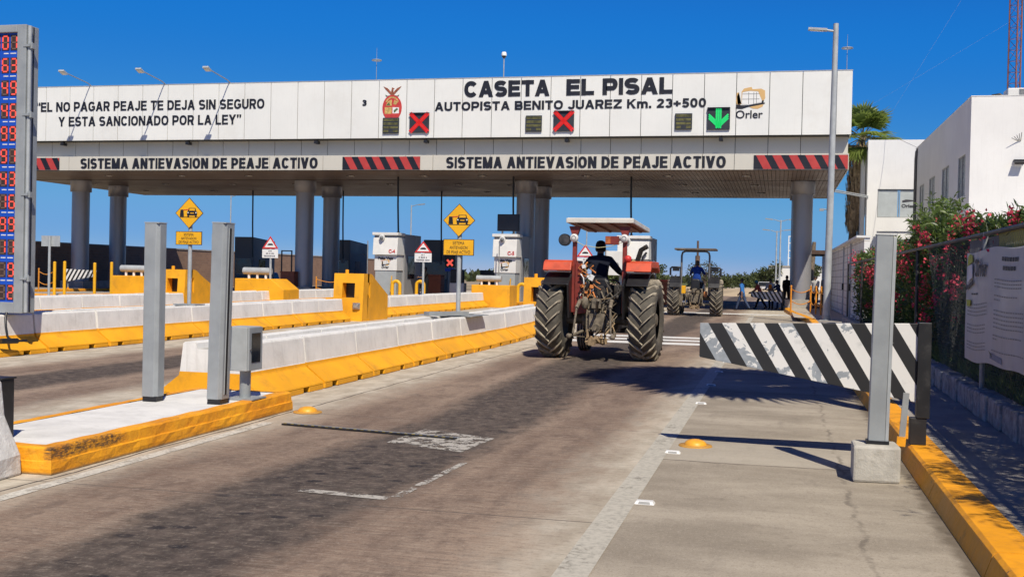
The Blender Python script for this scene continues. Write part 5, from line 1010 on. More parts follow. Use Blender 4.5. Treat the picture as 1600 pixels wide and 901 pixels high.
def tractor_base(name, loc, label, rz, body_m, hood_m):
    t = thing(name, loc, label, "tractor"); t.rotation_euler = (0, 0, rz)
    kw = dict(parent=t, world=False)
    for s in (-1, 1): tyre_parts(0.83, 0.54, 21, 0.40, 0.062, t, s * 0.95, 0.0, s); tyre_parts(0.44, 0.27, 0, 0.22, 0.025, t, s * 0.80, 2.35, s)
    q = MB(); q.box(-0.24, 0.24, -0.34, 0.55, 0.55, 1.02); q.box(-0.19, 0.19, 0.5, 1.3, 0.50, 0.92); q.cyl((-0.70, 0, 0.83), (0.70, 0, 0.83), 0.125, n=16); q.cyl((-0.34, 0, 0.83), (0.34, 0, 0.83), 0.22, n=18)
    q.box(-0.16, 0.16, -0.42, -0.32, 0.62, 0.95); q.cyl((0, -0.42, 0.64), (0, -0.62, 0.64), 0.035, n=12); q.cyl((0, -0.42, 0.64), (0, -0.50, 0.64), 0.085, n=16)
    for x, z in ((-0.15, 0.98), (0.15, 0.98), (-0.15, 0.6), (0.15, 0.6), (0, 1.0)): q.cyl((x, -0.43, z), (x, -0.405, z), 0.022, n=6)
    q.box(-0.20, 0.20, -0.36, 0.15, 1.02, 1.16); q.build("transmission", iron_dusty, bevel=0.02, **kw)
    q = MB(); q.box(-0.17, 0.17, 1.3, 2.5, 0.55, 1.0); q.box(-0.72, 0.72, 2.27, 2.42, 0.42, 0.52); q.box(-0.2, 0.2, 2.4, 2.75, 0.5, 0.9); q.build("engine_block", iron_dark, bevel=0.02, **kw)
    q = MB(); P = [(1.25, 1.0), (2.72, 1.0), (2.76, 1.36), (2.62, 1.42), (1.25, 1.52)]; q.prism(P, -0.27, 0.27, 'yz'); q.build("hood", hood_m, bevel=0.04, **kw)
    q = MB()
    for s in (-1, 1):
        q.tube([(s * 0.30, -0.25, 1.18), (s * 0.32, -0.55, 1.20), (s * 0.34, -0.78, 1.05)], 0.04, 8); q.tube([(s * 0.34, -0.76, 1.06), (s * 0.38, -0.88, 0.55)], 0.022, 8); q.tube([(s * 0.30, -0.05, 0.58), (s * 0.40, -0.55, 0.52), (s * 0.44, -0.98, 0.50)], 0.035, 8); q.ball((s * 0.44, -1.0, 0.50), 0.055, 8)
        q.tube([(s * 0.24, -0.3, 0.45), (s * 0.44, -0.95, 0.5)], 0.012, 6)
    q.tube([(0, -0.40, 0.98), (0.06, -0.70, 1.12), (0.10, -0.80, 1.22)], 0.03, 8); q.tube([(-0.02, -0.45, 1.25), (-0.02, -0.45, 0.9)], 0.03, 8); q.box(-0.09, 0.09, -0.50, -0.40, 1.05, 1.24)
    q.build("lift_linkage", iron_dusty, **kw)
    q = MB(); q.box(-0.05, 0.05, -0.85, 0.2, 0.36, 0.40); q.box(-0.06, 0.06, -0.92, -0.78, 0.32, 0.44); q.box(-0.22, 0.22, -0.42, -0.36, 0.33, 0.44); q.box(-0.2, -0.16, -0.42, -0.38, 0.4, 0.62); q.box(0.16, 0.2, -0.42, -0.38, 0.4, 0.62)
    r4 = random.Random(8)
    for k in range(26): q.cbox((r4.uniform(-0.17, 0.17), r4.uniform(-0.62, -0.36), r4.uniform(0.34, 0.48)), (r4.uniform(0.03, 0.10), r4.uniform(0.03, 0.09), r4.uniform(0.02, 0.06)), (r4.uniform(0, 3), r4.uniform(0, 3), r4.uniform(0, 3)))
    q.build("drawbar", mud_m, **kw)
    q = MB(); q.box(-0.26, 0.26, -0.12, 0.40, 1.16, 1.24); q.build("seat", black_plastic, bevel=0.04, **kw); q = MB(); q.prism([(-0.22, 1.18), (0.22, 1.18), (0.20, 1.60), (0.12, 1.66), (-0.12, 1.66), (-0.20, 1.60)], -0.20, -0.10); q.build("seat_back", black_plastic, bevel=0.04, **kw)
    q = MB(); pts = [(0.21 * math.cos(a), 0.98 + 0.21 * math.sin(a) * 0.8, 1.52 + 0.1 * math.sin(a)) for a in np.linspace(0, 2 * math.pi, 19)]; q.tube(pts, 0.016, 6); q.tube([(0, 0.98, 1.52), (0, 1.25, 1.2)], 0.02, 6)
    for a in (0.5, 2.6, 4.7): q.tube([(0, 0.98, 1.52), (0.21 * math.cos(a), 0.98 + 0.168 * math.sin(a), 1.52 + 0.1 * math.sin(a))], 0.01, 5)
    q.build("steering_wheel", black_plastic, **kw)
    q = MB()
    for s in (-1, 1): q.box(s * 0.2 if s > 0 else -0.62, 0.62 if s > 0 else -0.2, 0.35, 1.2, 0.70, 0.74)
    q.build("footplates", iron_dark, **kw)
    return t, kw
tA, kw = tractor_base("tractor", (-3.53, 22.45, 0), "dusty red tractor with a pale sun roof, seen from behind in the near lane", R(-2.0), tractor_red, tractor_red)
for s in (-1, 1):
    q = MB(); x0, x1 = (0.60, 1.10) if s > 0 else (-1.10, -0.52)
    a = np.linspace(-0.25, 1.0, 7) * math.pi / 1.45; N_ = 9; vs = []
    arc = [(-0.93 * math.cos(t_), 0.83 + 0.93 * math.sin(t_)) for t_ in np.linspace(0.80, 2.5, N_)]
    o_ = [(-0.96 * math.cos(t_), 0.83 + 0.96 * math.sin(t_)) for t_ in np.linspace(0.80, 2.5, N_)]
    q.m = 0
    for k in range(N_ - 1): q.prism([arc[k], arc[k + 1], o_[k + 1], o_[k]], x0 + 0.02, x1 - 0.04, 'yz')
    xi = 0.56 * s; q.m = 0; q.prism(o_ + [(0.55, 0.83), (-0.55, 0.83)], xi - 0.02, xi + 0.02, 'yz')
    q.m = 1; q.prism([(-0.60, 1.80), (-0.52, 1.97), (-0.42, 2.01), (0.55, 2.01), (0.72, 1.84), (0.70, 1.78), (0.5, 1.88), (-0.42, 1.88), (-0.52, 1.79)], x0, x1, "yz"); q.m = 2; q.box(x0 + 0.01, x1 - 0.01, -0.53, -0.50, 1.762, 1.788)
    q.build("fender", [black_plastic, tractor_red, roof_white], bevel=0.025, **kw)
q = MB()
for s, xx in ((-1, -0.50), (1, 0.53)):
    q.box(xx - 0.042, xx + 0.042, -0.36, -0.27, 0.95, 2.70); q.prism([(xx - 0.12, 2.70), (xx + 0.12, 2.70), (xx + 0.05, 2.5), (xx - 0.05, 2.5)], -0.37, -0.26)
q.build("roof_posts", tractor_dark_red, bevel=0.008, **kw)
q = MB(); q.prism([(-0.56, 1.95), (-0.40, 1.95), (-0.28, 1.6), (-0.22, 0.95), (-0.50, 0.90)], -0.34, -0.28); q.box(-0.50, -0.44, -0.36, 0.2, 0.95, 1.95); q.build("side_plate", tractor_dark_red, bevel=0.01, **kw)
q = MB(); q.box(-0.46, 0.46, 0.36, 0.46, 0.92, 1.52); q.box(-0.46, -0.24, -0.22, 0.36, 0.92, 1.30); q.box(0.24, 0.46, -0.22, 0.36, 0.92, 1.30); q.box(-0.20, 0.20, -0.30, -0.21, 1.0, 1.5); q.build("platform", iron_dark, bevel=0.02, **kw)
tilt = R(-2.6); T = Matrix.Translation((0.03, 0.55, 2.755)) @ Matrix.Rotation(tilt, 4, 'X')
q = MB(); q.T = T; q.box(-0.66, 0.66, -1.0, 1.15, -0.012, 0.0); q.m = 0
for x in (-0.5, -0.17, 0.17, 0.5): q.box(x - 0.025, x + 0.025, -0.96, 1.1, -0.05, -0.0125)
q.build("roof_underside", roof_under, **kw)
q = MB(); q.T = T; q.box(-0.68, 0.68, -1.03, -1.001, -0.035, 0.06); q.box(-0.68, 0.68, 1.151, 1.18, -0.035, 0.06); q.box(-0.69, -0.661, -1.03, 1.18, -0.035, 0.06); q.box(0.661, 0.69, -1.03, 1.18, -0.035, 0.06); q.box(-0.67, 0.67, -1.0, 1.15, 0.001, 0.07); q.build("sun_roof", roof_white, bevel=0.012, **kw)
for x in (-0.50, 0.53):
    q = MB(); q.lathe([(0.085, -0.40), (0.085, -0.43), (0.06, -0.455), (0.001, -0.46)], 20, 'y', (x, 0, 2.46)); q.m = 1; q.lathe([(0.05, -0.462), (0.035, -0.462)], 16, 'y', (x, 0, 2.46)); q.m = 2; q.cyl((x, -0.40, 2.46), (x, -0.34, 2.46), 0.06); q.build("work_lamp", [lamp_face, frame_alu, black_plastic], **kw)
q = MB(); q.cyl((-0.70, -0.33, 2.42), (-0.70, -0.42, 2.42), 0.125, n=24); q.m = 1; q.cyl((-0.70, -0.421, 2.42), (-0.70, -0.43, 2.42), 0.105, n=24); q.m = 0; q.tube([(-0.70, -0.33, 2.42), (-0.50, -0.3, 2.44)], 0.018, 6); q.build("mirror", [black_plastic, M("mirror_dull", (0.16, 0.13, 0.11), 0.15, metal=0.6, var=0.3, sc=6)], **kw)
q = MB(); q.cbox((0.28, -0.38, 2.42), (0.27, 0.10, 0.17)); q.m = 1; q.cbox((0.20, -0.433, 2.42), (0.10, 0.01, 0.14)); q.m = 0; q.tube([(0.41, -0.38, 2.42), (0.53, -0.32, 2.45)], 0.018, 6); q.build("tail_lamp_box", [tractor_dark_red, M("lamp_orange", (0.5, 0.14, 0.04), 0.3, var=0.2, sc=9)], bevel=0.03, **kw)
q = MB(); r4 = random.Random(21)
for k in range(46):
    x, z = r4.uniform(-0.36, -0.08), r4.uniform(1.25, 1.98); y = r4.uniform(-0.40, -0.28); q.m = r4.choice((0, 0, 1, 2, 3)); L_ = r4.uniform(0.08, 0.26); q.tube([(x, y, z), (x + r4.uniform(-0.10, 0.10), y - 0.02, z - L_ * 0.4), (x + r4.uniform(-0.16, 0.16), y, z - L_)], r4.uniform(0.008, 0.018), 5)
for k in range(9): q.m = k % 3; x, z = r4.uniform(-0.34, -0.1), r4.uniform(1.35, 1.9); q.cbox((x, -0.36, z), (r4.uniform(0.04, 0.1), 0.06, r4.uniform(0.04, 0.12)), (0, r4.uniform(-0.5, 0.5), 0))
q.tube([(-0.12, -0.34, 1.95), (-0.02, -0.36, 1.35), (-0.05, -0.4, 1.0)], 0.012, 5)
q.build("wiring", [wire_orange, sign_white, black_plastic, mud_m], **kw)
q = MB(); q.tube([(0.46, 1.5, 1.35), (0.50, 1.5, 2.05), (0.58, 1.45, 2.28), (0.72, 1.42, 2.36)], 0.055, 10); q.m = 1; q.ball((0.38, 1.2, 1.98), 0.14, 10, (1.1, 1, 0.75)); q.build("exhaust_pipe", [iron_dark, M("tan_filter", (0.36, 0.26, 0.13), 0.8, var=0.2)], **kw)
q = MB()
for k in range(16): z = r4.uniform(0.95, 1.6); q.m = k % 3; q.tube([(r4.uniform(0.05, 0.45), r4.uniform(-0.42, -0.3), z), (r4.uniform(0.1, 0.5), -0.38, z - r4.uniform(0.1, 0.3)), (r4.uniform(-0.05, 0.4), r4.uniform(-0.5, -0.36), z - r4.uniform(0.3, 0.55))], r4.uniform(0.010, 0.022), 5)
q.ball((0.42, -0.42, 1.28), 0.05, 8); q.m = 1; q.ball((-0.24, -0.45, 1.15), 0.10, 8, (0.8, 0.5, 1.3)); q.build("hoses_and_levers", [iron_dark, iron_dusty, mud_m], **kw)
q = MB(); q.ball((0.62, -0.46, 2.05), 0.075, 10); q.m = 1; q.cyl((0.62, -0.46, 2.0), (0.62, -0.46, 1.99), 0.03); q.build("tail_light", [sign_red, black_plastic], **kw)
q = MB(); q.tube([(-0.50, -0.42, 2.42), (-0.30, -0.42, 2.31), (0.0, -0.42, 2.27), (0.25, -0.42, 2.30), (0.53, -0.42, 2.40)], 0.007, 5); q.build("cord", M("pale_cord", (0.6, 0.55, 0.3), 0.7), **kw)

tB, kw = tractor_base("tractor", (-3.62, 50.4, 0), "dark tractor with a flat thin roof on a bent frame, further up the lane", R(0.5), iron_dark, M("tractor_blue_black", (0.03, 0.035, 0.05), 0.5))
q = MB()
q.tube([(-0.62, -0.3, 0.9), (-0.62, -0.3, 2.70), (-0.58, -0.3, 2.84), (-0.45, -0.3, 2.90), (0.45, -0.3, 2.90), (0.58, -0.3, 2.84), (0.62, -0.3, 2.70), (0.62, -0.3, 0.9)], 0.045, 8); q.build("roll_bar", M("bar_grey", (0.14, 0.14, 0.145), 0.5, dirt=((0.3, 0.26, 0.2), 0.4, 5)), **kw)
q = MB(); q.box(-0.92, 0.92, -0.75, 0.95, 2.945, 3.03); q.build("sun_roof", M("roof_brown", (0.12, 0.095, 0.075), 0.7, dirt=((0.35, 0.3, 0.22), 0.5, 5)), bevel=0.02, **kw)
for s in (-1, 1):
    q = MB(); N_ = 9
    arc = [(-0.92 * math.cos(t_), 0.83 + 0.92 * math.sin(t_)) for t_ in np.linspace(0.5, 2.4, N_)]; o_ = [(-0.95 * math.cos(t_), 0.83 + 0.95 * math.sin(t_)) for t_ in np.linspace(0.5, 2.4, N_)]
    for k in range(N_ - 1): q.prism([arc[k], arc[k + 1], o_[k + 1], o_[k]], s * 0.62 if s > 0 else -1.10, 1.10 if s > 0 else -0.62, 'yz')
    q.tube([(s * 0.66, -0.2, 1.75), (s * 0.66, -0.2, 2.12), (s * 0.70, -0.2, 2.17), (s * 1.06, -0.2, 2.17), (s * 1.12, -0.2, 2.12), (s * 1.12, -0.2, 1.8)], 0.045, 8)
    q.box(s * 0.72 if s > 0 else -1.02, 1.02 if s > 0 else -0.72, -0.27, -0.18, 2.0, 2.14); q.build("fender", black_plastic, **kw)
q = MB(); q.tube([(-0.05, 1.9, 1.4), (-0.05, 1.9, 3.45)], 0.05, 8); q.tube([(-0.05, 1.9, 2.2), (-0.05, 1.9, 2.75)], 0.11, 10); q.build("exhaust_stack", M("rust_pipe", (0.16, 0.10, 0.07), 0.8, var=0.2), **kw)
q = MB(); q.box(-0.60, -0.42, -0.34, -0.1, 1.0, 1.35); q.m = 1; q.box(0.40, 0.55, -0.3, -0.15, 0.85, 1.1); q.m = 2; q.ball((-0.5, -0.42, 0.62), 0.06, 8); q.build("tool_box", [sign_yellow, wire_orange, sign_white], bevel=0.01, **kw)
q = MB(); q.box(-1.05, -0.55, -0.5, -0.42, 0.45, 0.95); q.box(-0.62, -0.52, -0.42, 0.1, 0.4, 1.0); q.build("side_frame", iron_dusty, **kw)

# ------------------------------------------------------------------ people
CL = {}
def cloth(nm, c): return M("cloth_" + nm, c, 0.85, var=0.14, sc=9, bump=0.35, bsc=25, spec=0.2)
def person(loc, rz, label, shirt, trousers, shoes, hair, pose, h=1.72, group=None, cap=None, sleeve=True, skin=skin_m, vest=None):
    """one skinned body from joints (facing +Y): legs (hip, knee) and arms (raise, splay, elbow) in degrees"""
    k = h / 1.74; t = thing("person", loc, label, "person", group, rz)
    J = {}; E_ = []
    def add(n, p, r, par=None, m=0, ry=None): J[n] = (Vector(p), r, ry or r, m); par and E_.append((par, n, m))
    FAT = 1.28
    _add = add
    def add(n, p, r, par=None, m=0, ry=None):
        f_ = 1.0 if m == 2 else FAT
        _add(n, p, r * f_, par, m, (ry or r) * f_)
    seat = pose.get('seat'); pz = seat + 0.10 if seat else 0.93; lean = R(pose.get('lean', 0))
    def up_(d, off=0): return Vector((off, d * math.sin(lean), pz + d * math.cos(lean)))
    add('pelvis', (0, 0, pz), 0.125, None, 1, 0.10)
    add('belly', up_(0.17), 0.130, 'pelvis', 0, 0.098); add('chest', up_(0.36), 0.148, 'belly', 0, 0.105); add('shoulders', up_(0.475), 0.105, 'chest', 0, 0.08); add('neck', up_(0.545), 0.055, 'shoulders', 2)
    add('jaw', up_(0.605) + Vector((0, 0.022, 0)), 0.072, 'neck', 2, 0.080); add('brow', up_(0.69) + Vector((0, 0.012, 0)), 0.078, 'jaw', 2, 0.094); add('crown', up_(0.765) + Vector((0, 0.0, 0)), 0.055, 'brow', 2, 0.065)
    add('nose', up_(0.655) + Vector((0, 0.10, 0)), 0.012, 'brow', 2)
    for s, n in ((-1, 'l'), (1, 'r')):
        hip, knee = pose.get('leg_' + n, (0, 0)); a = R(hip); b = R(hip - knee)
        hp = Vector((s * 0.095, 0, pz - 0.04)); kn = hp + Vector((s * pose.get('splay', 0.02), 0.43 * math.sin(a), -0.43 * math.cos(a))); an = kn + Vector((0, 0.42 * math.sin(b), -0.42 * math.cos(b)))
        add('hip' + n, hp, 0.092, 'pelvis', 1); add('knee' + n, kn, 0.062, 'hip' + n, 1); add('calf' + n, kn.lerp(an, 0.35), 0.058, 'knee' + n, 1); add('ankle' + n, an, 0.043, 'calf' + n, 1)
        f = R(pose.get('foot', 0)); add('heel' + n, an + Vector((0, -0.02, -0.045)), 0.036, 'ankle' + n, 3); add('toe' + n, an + Vector((s * 0.02, 0.15, -0.055)), 0.032, 'heel' + n, 3)
        ra, sp, el = pose.get('arm_' + n, (5, 8, 10)); ra, sp, el = R(ra), R(sp), R(el)
        sh = up_(0.46) + Vector((s * 0.175, 0, 0)); d = Vector((s * math.sin(sp), math.sin(ra) * math.cos(sp), -math.cos(ra) * math.cos(sp))); eb = sh + d * 0.29
        d2 = Vector((s * math.sin(sp) * 0.4 + s * pose.get('in', 0), math.sin(ra + el), -math.cos(ra + el))).normalized(); wr = eb + d2 * 0.25
        fm = 0 if sleeve else 2
        add('sho' + n, sh, 0.066, 'shoulders', 0); add('elb' + n, eb, 0.046, 'sho' + n, 0); add('fore' + n, eb.lerp(wr, 0.3), 0.043, 'elb' + n, fm); add('wri' + n, wr, 0.028, 'fore' + n, 2); add('palm' + n, wr + d2 * 0.085, 0.030, 'wri' + n, 2, 0.018)
        side_ = d2.cross(Vector((1, 0, 0))).normalized(); lat = d2.cross(side_).normalized()
        for i, (o_, L_) in enumerate(((-0.028, 0.075), (-0.009, 0.085), (0.010, 0.080), (0.028, 0.062))):
            p0 = wr + d2 * 0.10 + side_ * o_; p1 = p0 + d2 * L_ * 0.5; p2 = p1 + (d2 * 0.75 + lat * 0.5 * -s).normalized() * L_ * 0.5
            add('f%d%s' % (i, n), p0, 0.0095, 'palm' + n, 2); add('g%d%s' % (i, n), p1, 0.009, 'f%d%s' % (i, n), 2); add('h%d%s' % (i, n), p2, 0.008, 'g%d%s' % (i, n), 2)
        tb = wr + d2 * 0.03 + side_ * -0.025; add('th' + n, tb + side_ * -0.03 + d2 * 0.03, 0.011, 'palm' + n, 2); add('ti' + n, tb + side_ * -0.035 + d2 * 0.075, 0.009, 'th' + n, 2)
    if not seat:
        low = min(J[x][0].z for x in ('heell', 'heelr')) - 0.036
        for n in J: J[n] = (J[n][0] - Vector((0, 0, low)), *J[n][1:])
    names = list(J); me = bpy.data.meshes.new("sk"); me.from_pydata([tuple(J[n][0]) for n in names], [(names.index(a), names.index(b)) for a, b, _ in E_], [])
    o = bpy.data.objects.new("sk", me); COL.objects.link(o); md = o.modifiers.new("s", 'SKIN'); md.use_smooth_shade = True; sv = me.skin_vertices[0].data
    for i, n in enumerate(names): sv[i].radius = (J[n][1], J[n][2]); sv[i].use_root = n == 'pelvis'
    su = o.modifiers.new("u", 'SUBSURF'); su.levels = su.render_levels = 1
    bpy.context.view_layer.update(); body = bpy.data.meshes.new_from_object(o.evaluated_get(bpy.context.evaluated_depsgraph_get())); bpy.data.objects.remove(o)
    body.name = "body"; body.materials.clear()
    for m in (shirt, trousers, skin, shoes): body.materials.append(m)
    seg = [(J[a][0], J[b][0], J[a][1], J[b][1], m) for a, b, m in E_]
    for p in body.polygons:
        c = p.center; best = None
        for a, b, ra, rb, m in seg:
            d = b - a; tt = max(0, min(1, (c - a).dot(d) / max(1e-9, d.length_squared))); q_ = (c - a - d * tt).length / (ra + (rb - ra) * tt)
            if best is None or q_ < best[0]: best = (q_, m)
        p.material_index = best[1]; p.use_smooth = True
    bo = bpy.data.objects.new("body", body); COL.objects.link(bo); bo.parent = t
    hc = J['brow'][0]; q = MB(); n = 14
    def dome(z0, rx, ry, up, back):
        vs = []; prof = [(1.0, z0), (1.04, 0.01), (0.97, 0.055), (0.72, 0.10), (0.35, 0.118), (0.001, 0.122)]
        for f_, z in prof:
            for i in range(n): a = 2 * math.pi * i / n; zz = z - (0.07 if (math.sin(a) < 0.3 and z < 0.02) else 0.0); vs.append((hc.x + rx * f_ * math.cos(a), hc.y - back + ry * f_ * math.sin(a), hc.z + zz + up))
        q.add(vs, [(k_ * n + i, k_ * n + (i + 1) % n, (k_ + 1) * n + (i + 1) % n, (k_ + 1) * n + i) for k_ in range(len(prof) - 1) for i in range(n)], True)
    dome(-0.005, 0.083, 0.098, 0, 0.004); q.build("hair", hair, t, world=False)
    for s in (-1, 1): q = MB(); q.ball((hc.x + s * 0.08, hc.y - 0.005, hc.z - 0.03), 0.03, 8, (0.35, 0.7, 1)); q.build("ear", skin, t, world=False)
    q = MB()
    for s in (-1, 1): q.ball((hc.x + s * 0.032, hc.y + 0.083, hc.z - 0.005), 0.012, 8, (1.2, 0.6, 0.7))
    q.m = 1; q.ball((hc.x, hc.y + 0.09, hc.z - 0.085), 0.02, 8, (1.2, 0.4, 0.3)); q.build("face", [M("eye_dark", (0.03, 0.02, 0.018), 0.3), M("lip", (0.2, 0.08, 0.06), 0.5)], t, world=False)
    if cap:
        q = MB(); dome(0.02, 0.094, 0.108, 0.012, 0.002); q.prism([(hc.x + 0.075 * math.cos(a), hc.y + 0.075 + 0.10 * math.sin(a)) for a in np.linspace(0, math.pi, 9)], hc.z + 0.03, hc.z + 0.042, 'xy'); q.build("cap", cap, t, world=False)
    if vest:
        q = MB(); a0, a1 = J['belly'][0], J['shoulders'][0]; n2 = 18; vs = []
        for f_, rx, ry in ((-0.15, 0.155, 0.125), (0.3, 0.172, 0.132), (0.75, 0.172, 0.128), (1.02, 0.13, 0.10)):
            c = a0.lerp(a1, f_)
            for i in range(n2): a = 2 * math.pi * i / n2; vs.append((c.x + rx * math.cos(a), c.y + ry * math.sin(a), c.z))
        q.add(vs, [(k_ * n2 + i, k_ * n2 + (i + 1) % n2, (k_ + 1) * n2 + (i + 1) % n2, (k_ + 1) * n2 + i) for k_ in range(3) for i in range(n2)], True); q.build("vest", vest, t, world=False)
    t.scale = (k, k, k) if not seat else (pose.get('big', 1),) * 3
    return t
navy, blue, denim, black_c = cloth("navy", (0.012, 0.015, 0.028)), cloth("blue", (0.045, 0.19, 0.52)), cloth("denim", (0.055, 0.08, 0.15)), cloth("black", (0.012, 0.012, 0.014))
royal = cloth("royal", (0.012, 0.05, 0.26)); white_c = cloth("white", (0.55, 0.54, 0.52)); red_c = cloth("plaid_red", (0.60, 0.11, 0.08)); orange_c = cloth("orange", (0.95, 0.24, 0.02)); teal_c = cloth("teal", (0.05, 0.24, 0.30)); tan_c = cloth("tan", (0.28, 0.22, 0.15))
shoe = cloth("shoe", (0.02, 0.018, 0.016)); hair_b = M("hair_black", (0.010, 0.009, 0.009), 0.6); skin_dark = M("skin_dark", (0.17, 0.085, 0.052), 0.55, var=0.05)
# drivers sit on the tractors (kept as things of their own)
def at(tr, p): return tuple(Matrix.Translation(tr.location) @ tr.rotation_euler.to_matrix().to_4x4() @ Vector(p))
person(at(tA, (-0.06, 0.12, 0.0)), R(3), "tractor driver in a dark jacket and dark cap, seen from behind on the red tractor", navy, black_c, shoe, hair_b, dict(seat=1.20, lean=5, big=1.15, leg_l=(78, 70), leg_r=(78, 70), splay=0.10, arm_l=(36, 34, 40), arm_r=(36, 34, 40)), cap=cloth("cap_dark", (0.013, 0.012, 0.014)), skin=skin_dark)
person(at(tB, (0.05, 0.10, 0.0)), R(-2), "tractor driver in a blue shirt and cap, seen from behind on the far tractor", royal, denim, shoe, hair_b, dict(seat=1.40, lean=8, big=1.08, leg_l=(78, 70), leg_r=(78, 70), splay=0.10, arm_l=(45, 22, 35), arm_r=(45, 22, 35)), cap=cloth("cap_brown", (0.10, 0.075, 0.06)), skin=skin_dark)
walk = dict(lean=3, leg_l=(22, 4), leg_r=(-20, 14), arm_l=(-14, 8, 12), arm_r=(18, 8, 18))
person((-1.87, 61.4, 0.0), R(72), "man in a blue denim shirt and jeans walking left across the lane beyond the tractors", blue, denim, shoe, hair_b, walk, 1.74)
person((-0.95, 65.4, 0.0), R(100), "person in a teal cap and red plaid shirt bending behind the far striped gate", red_c, black_c, shoe, hair_b, dict(lean=22, leg_l=(24, 6), leg_r=(-18, 16), arm_l=(35, 10, 25), arm_r=(30, 10, 30)), 1.70, cap=teal_c)
person((-0.36, 65.2, 0.0), R(160), "person in an orange safety vest standing behind the far striped gate", white_c, black_c, shoe, hair_b, dict(lean=12, leg_l=(6, 2), leg_r=(-6, 4), arm_l=(40, 10, 40), arm_r=(30, 10, 50)), 1.74, vest=orange_c)
person((0.12, 65.0, 0.0), R(70), "person in a dark navy shirt leaning behind the post of the far striped gate", cloth("navy_mid", (0.03, 0.045, 0.10)), denim, shoe, hair_b, dict(lean=15, leg_l=(8, 2), leg_r=(-8, 8), arm_l=(50, 12, 25), arm_r=(40, 12, 30)), 1.68)
person((0.52, 67.0, 0.16), R(190), "person in black standing left of the right-hand canopy column", black_c, black_c, shoe, hair_b, dict(leg_l=(3, 1), leg_r=(-3, 1), arm_l=(15, 10, 40), arm_r=(10, 10, 30)), 1.78, skin=skin_dark)
person((2.02, 63.2, 0.16), R(150), "person in a pale shirt standing in shade, left one by the block wall gate", white_c, black_c, shoe, hair_b, dict(leg_l=(3, 1), leg_r=(-3, 1), arm_l=(20, 8, 55), arm_r=(5, 10, 15)), 1.78, skin=skin_dark)
person((2.58, 63.6, 0.16), R(200), "person in a grey shirt standing in shade, nearer the block wall gate", cloth("grey", (0.22, 0.23, 0.26)), black_c, shoe, hair_b, dict(leg_l=(2, 1), leg_r=(-4, 2), arm_l=(5, 10, 12), arm_r=(8, 8, 20)), 1.86, skin=skin_dark)
person((-19.9, 61.2, 0.175), R(120), "person in black standing in shade beside the dark booth right of kiosk C-4", black_c, black_c, shoe, hair_b, dict(lean=6, leg_l=(5, 2), leg_r=(-5, 3), arm_l=(30, 10, 60), arm_r=(10, 10, 20)), 1.80, skin=skin_dark)
# ------------------------------------------------------------------ right edge: planter wall, oleander hedge, chain-link fence, banner
t = thing("planter_wall", (2.42, 20, 0.158), "low rough stone planter wall along the foot of the chain-link fence", "wall")
q = MB(); r5 = random.Random(4); y = 2.0
while y < 41: L = r5.uniform(0.35, 0.6); q.cbox((2.42 + r5.uniform(-0.015, 0.015), y + L / 2, 0.30), (0.24, L - 0.012, 0.29 + r5.uniform(-0.02, 0.02)), (0, 0, r5.uniform(-0.03, 0.03))); y += L
q.build("stones", stone_m, t, bevel=0.025); q = MB(); q.box(2.52, 5.2, 2, 41, 0.1, 0.36); q.build("soil", M("soil", (0.10, 0.075, 0.05), 0.95, var=0.3, sc=3), t)

def leaf_mesh(name, pos, dirs, L, Wd, mats, mi, parent, org, droop=0.0):
    """narrow pointed leaves: each a folded kite of two triangles pairs"""
    n = len(pos); d = dirs / np.linalg.norm(dirs, axis=1, keepdims=True); ref = nr.normal(size=(n, 3)); w = np.cross(d, ref); w /= np.linalg.norm(w, axis=1, keepdims=True); nn = np.cross(d, w)
    L = np.asarray(L).reshape(-1, 1) * np.ones((n, 1)); Wd = np.asarray(Wd).reshape(-1, 1) * np.ones((n, 1))
    a = pos; m = pos + d * L * 0.5 - nn * L * 0.03; b = pos + d * L + np.array([0, 0, -1]) * droop * L; l = m + w * Wd * 0.5 + nn * Wd * 0.15; r = m - w * Wd * 0.5 + nn * Wd * 0.15
    v = np.stack([a, l, b, r], 1).reshape(-1, 3); f = np.arange(4 * n).reshape(n, 4)
    return np_mesh(name, v, f, mats, parent, mi, org)

hd = thing("oleander_hedge", (3.4, 20.0, 0.3), "long dark oleander hedge full of red flowers behind the chain-link fence", "hedge")
def hedge_front(y): return 2.84 + 0.10 * np.sin(y * 1.7) + 0.08 * np.sin(y * 4.1 + 1)
def hedge_top(y): return 2.52 + 0.10 * np.sin(y * 1.1 + 0.5) + 0.09 * np.sin(y * 2.7) + np.where((y > 20) & (y < 25), 0.22, 0) + 1.25 * np.clip((11.3 - y) / 1.5, 0, 1)  # unseen near stretch raised higher to shade the sidewalk
# leafy shoots: each shoot carries whorls of leaves
n = 16000; yy = np.where(nr.random(n) < 0.72, nr.uniform(3, 24, n), nr.uniform(24, 41, n)); top = hedge_top(yy); z = 0.45 + (top - 0.45) * nr.random(n) ** 0.75; depth = np.abs(nr.normal(0, 0.30, n)); fl = nr.random(n) < 0.30
x = hedge_front(yy) + depth + 0.10 * nr.normal(size=n); x = np.where(fl, hedge_front(yy) + nr.uniform(0, 1.9, n), x); z = np.where(fl, top - np.abs(nr.normal(0, 0.12, n)), z)
clump = np.sin(yy * 3.3) * np.sin(z * 4.0 + yy) + 0.5 * np.sin(yy * 7.7 + z * 5); keep = clump > -0.75; x, yy, z = x[keep], yy[keep], z[keep]; n = len(x)
k = 7; base = np.repeat(np.stack([x, yy, z], 1), k, 0) + nr.normal(0, 0.055, (n * k, 3)); axis = np.repeat(np.stack([nr.normal(-0.35, 0.5, n), nr.normal(0, 0.5, n), nr.uniform(0.3, 1.2, n)], 1), k, 0); dirs = axis * 0.6 + nr.normal(0, 0.55, (n * k, 3))
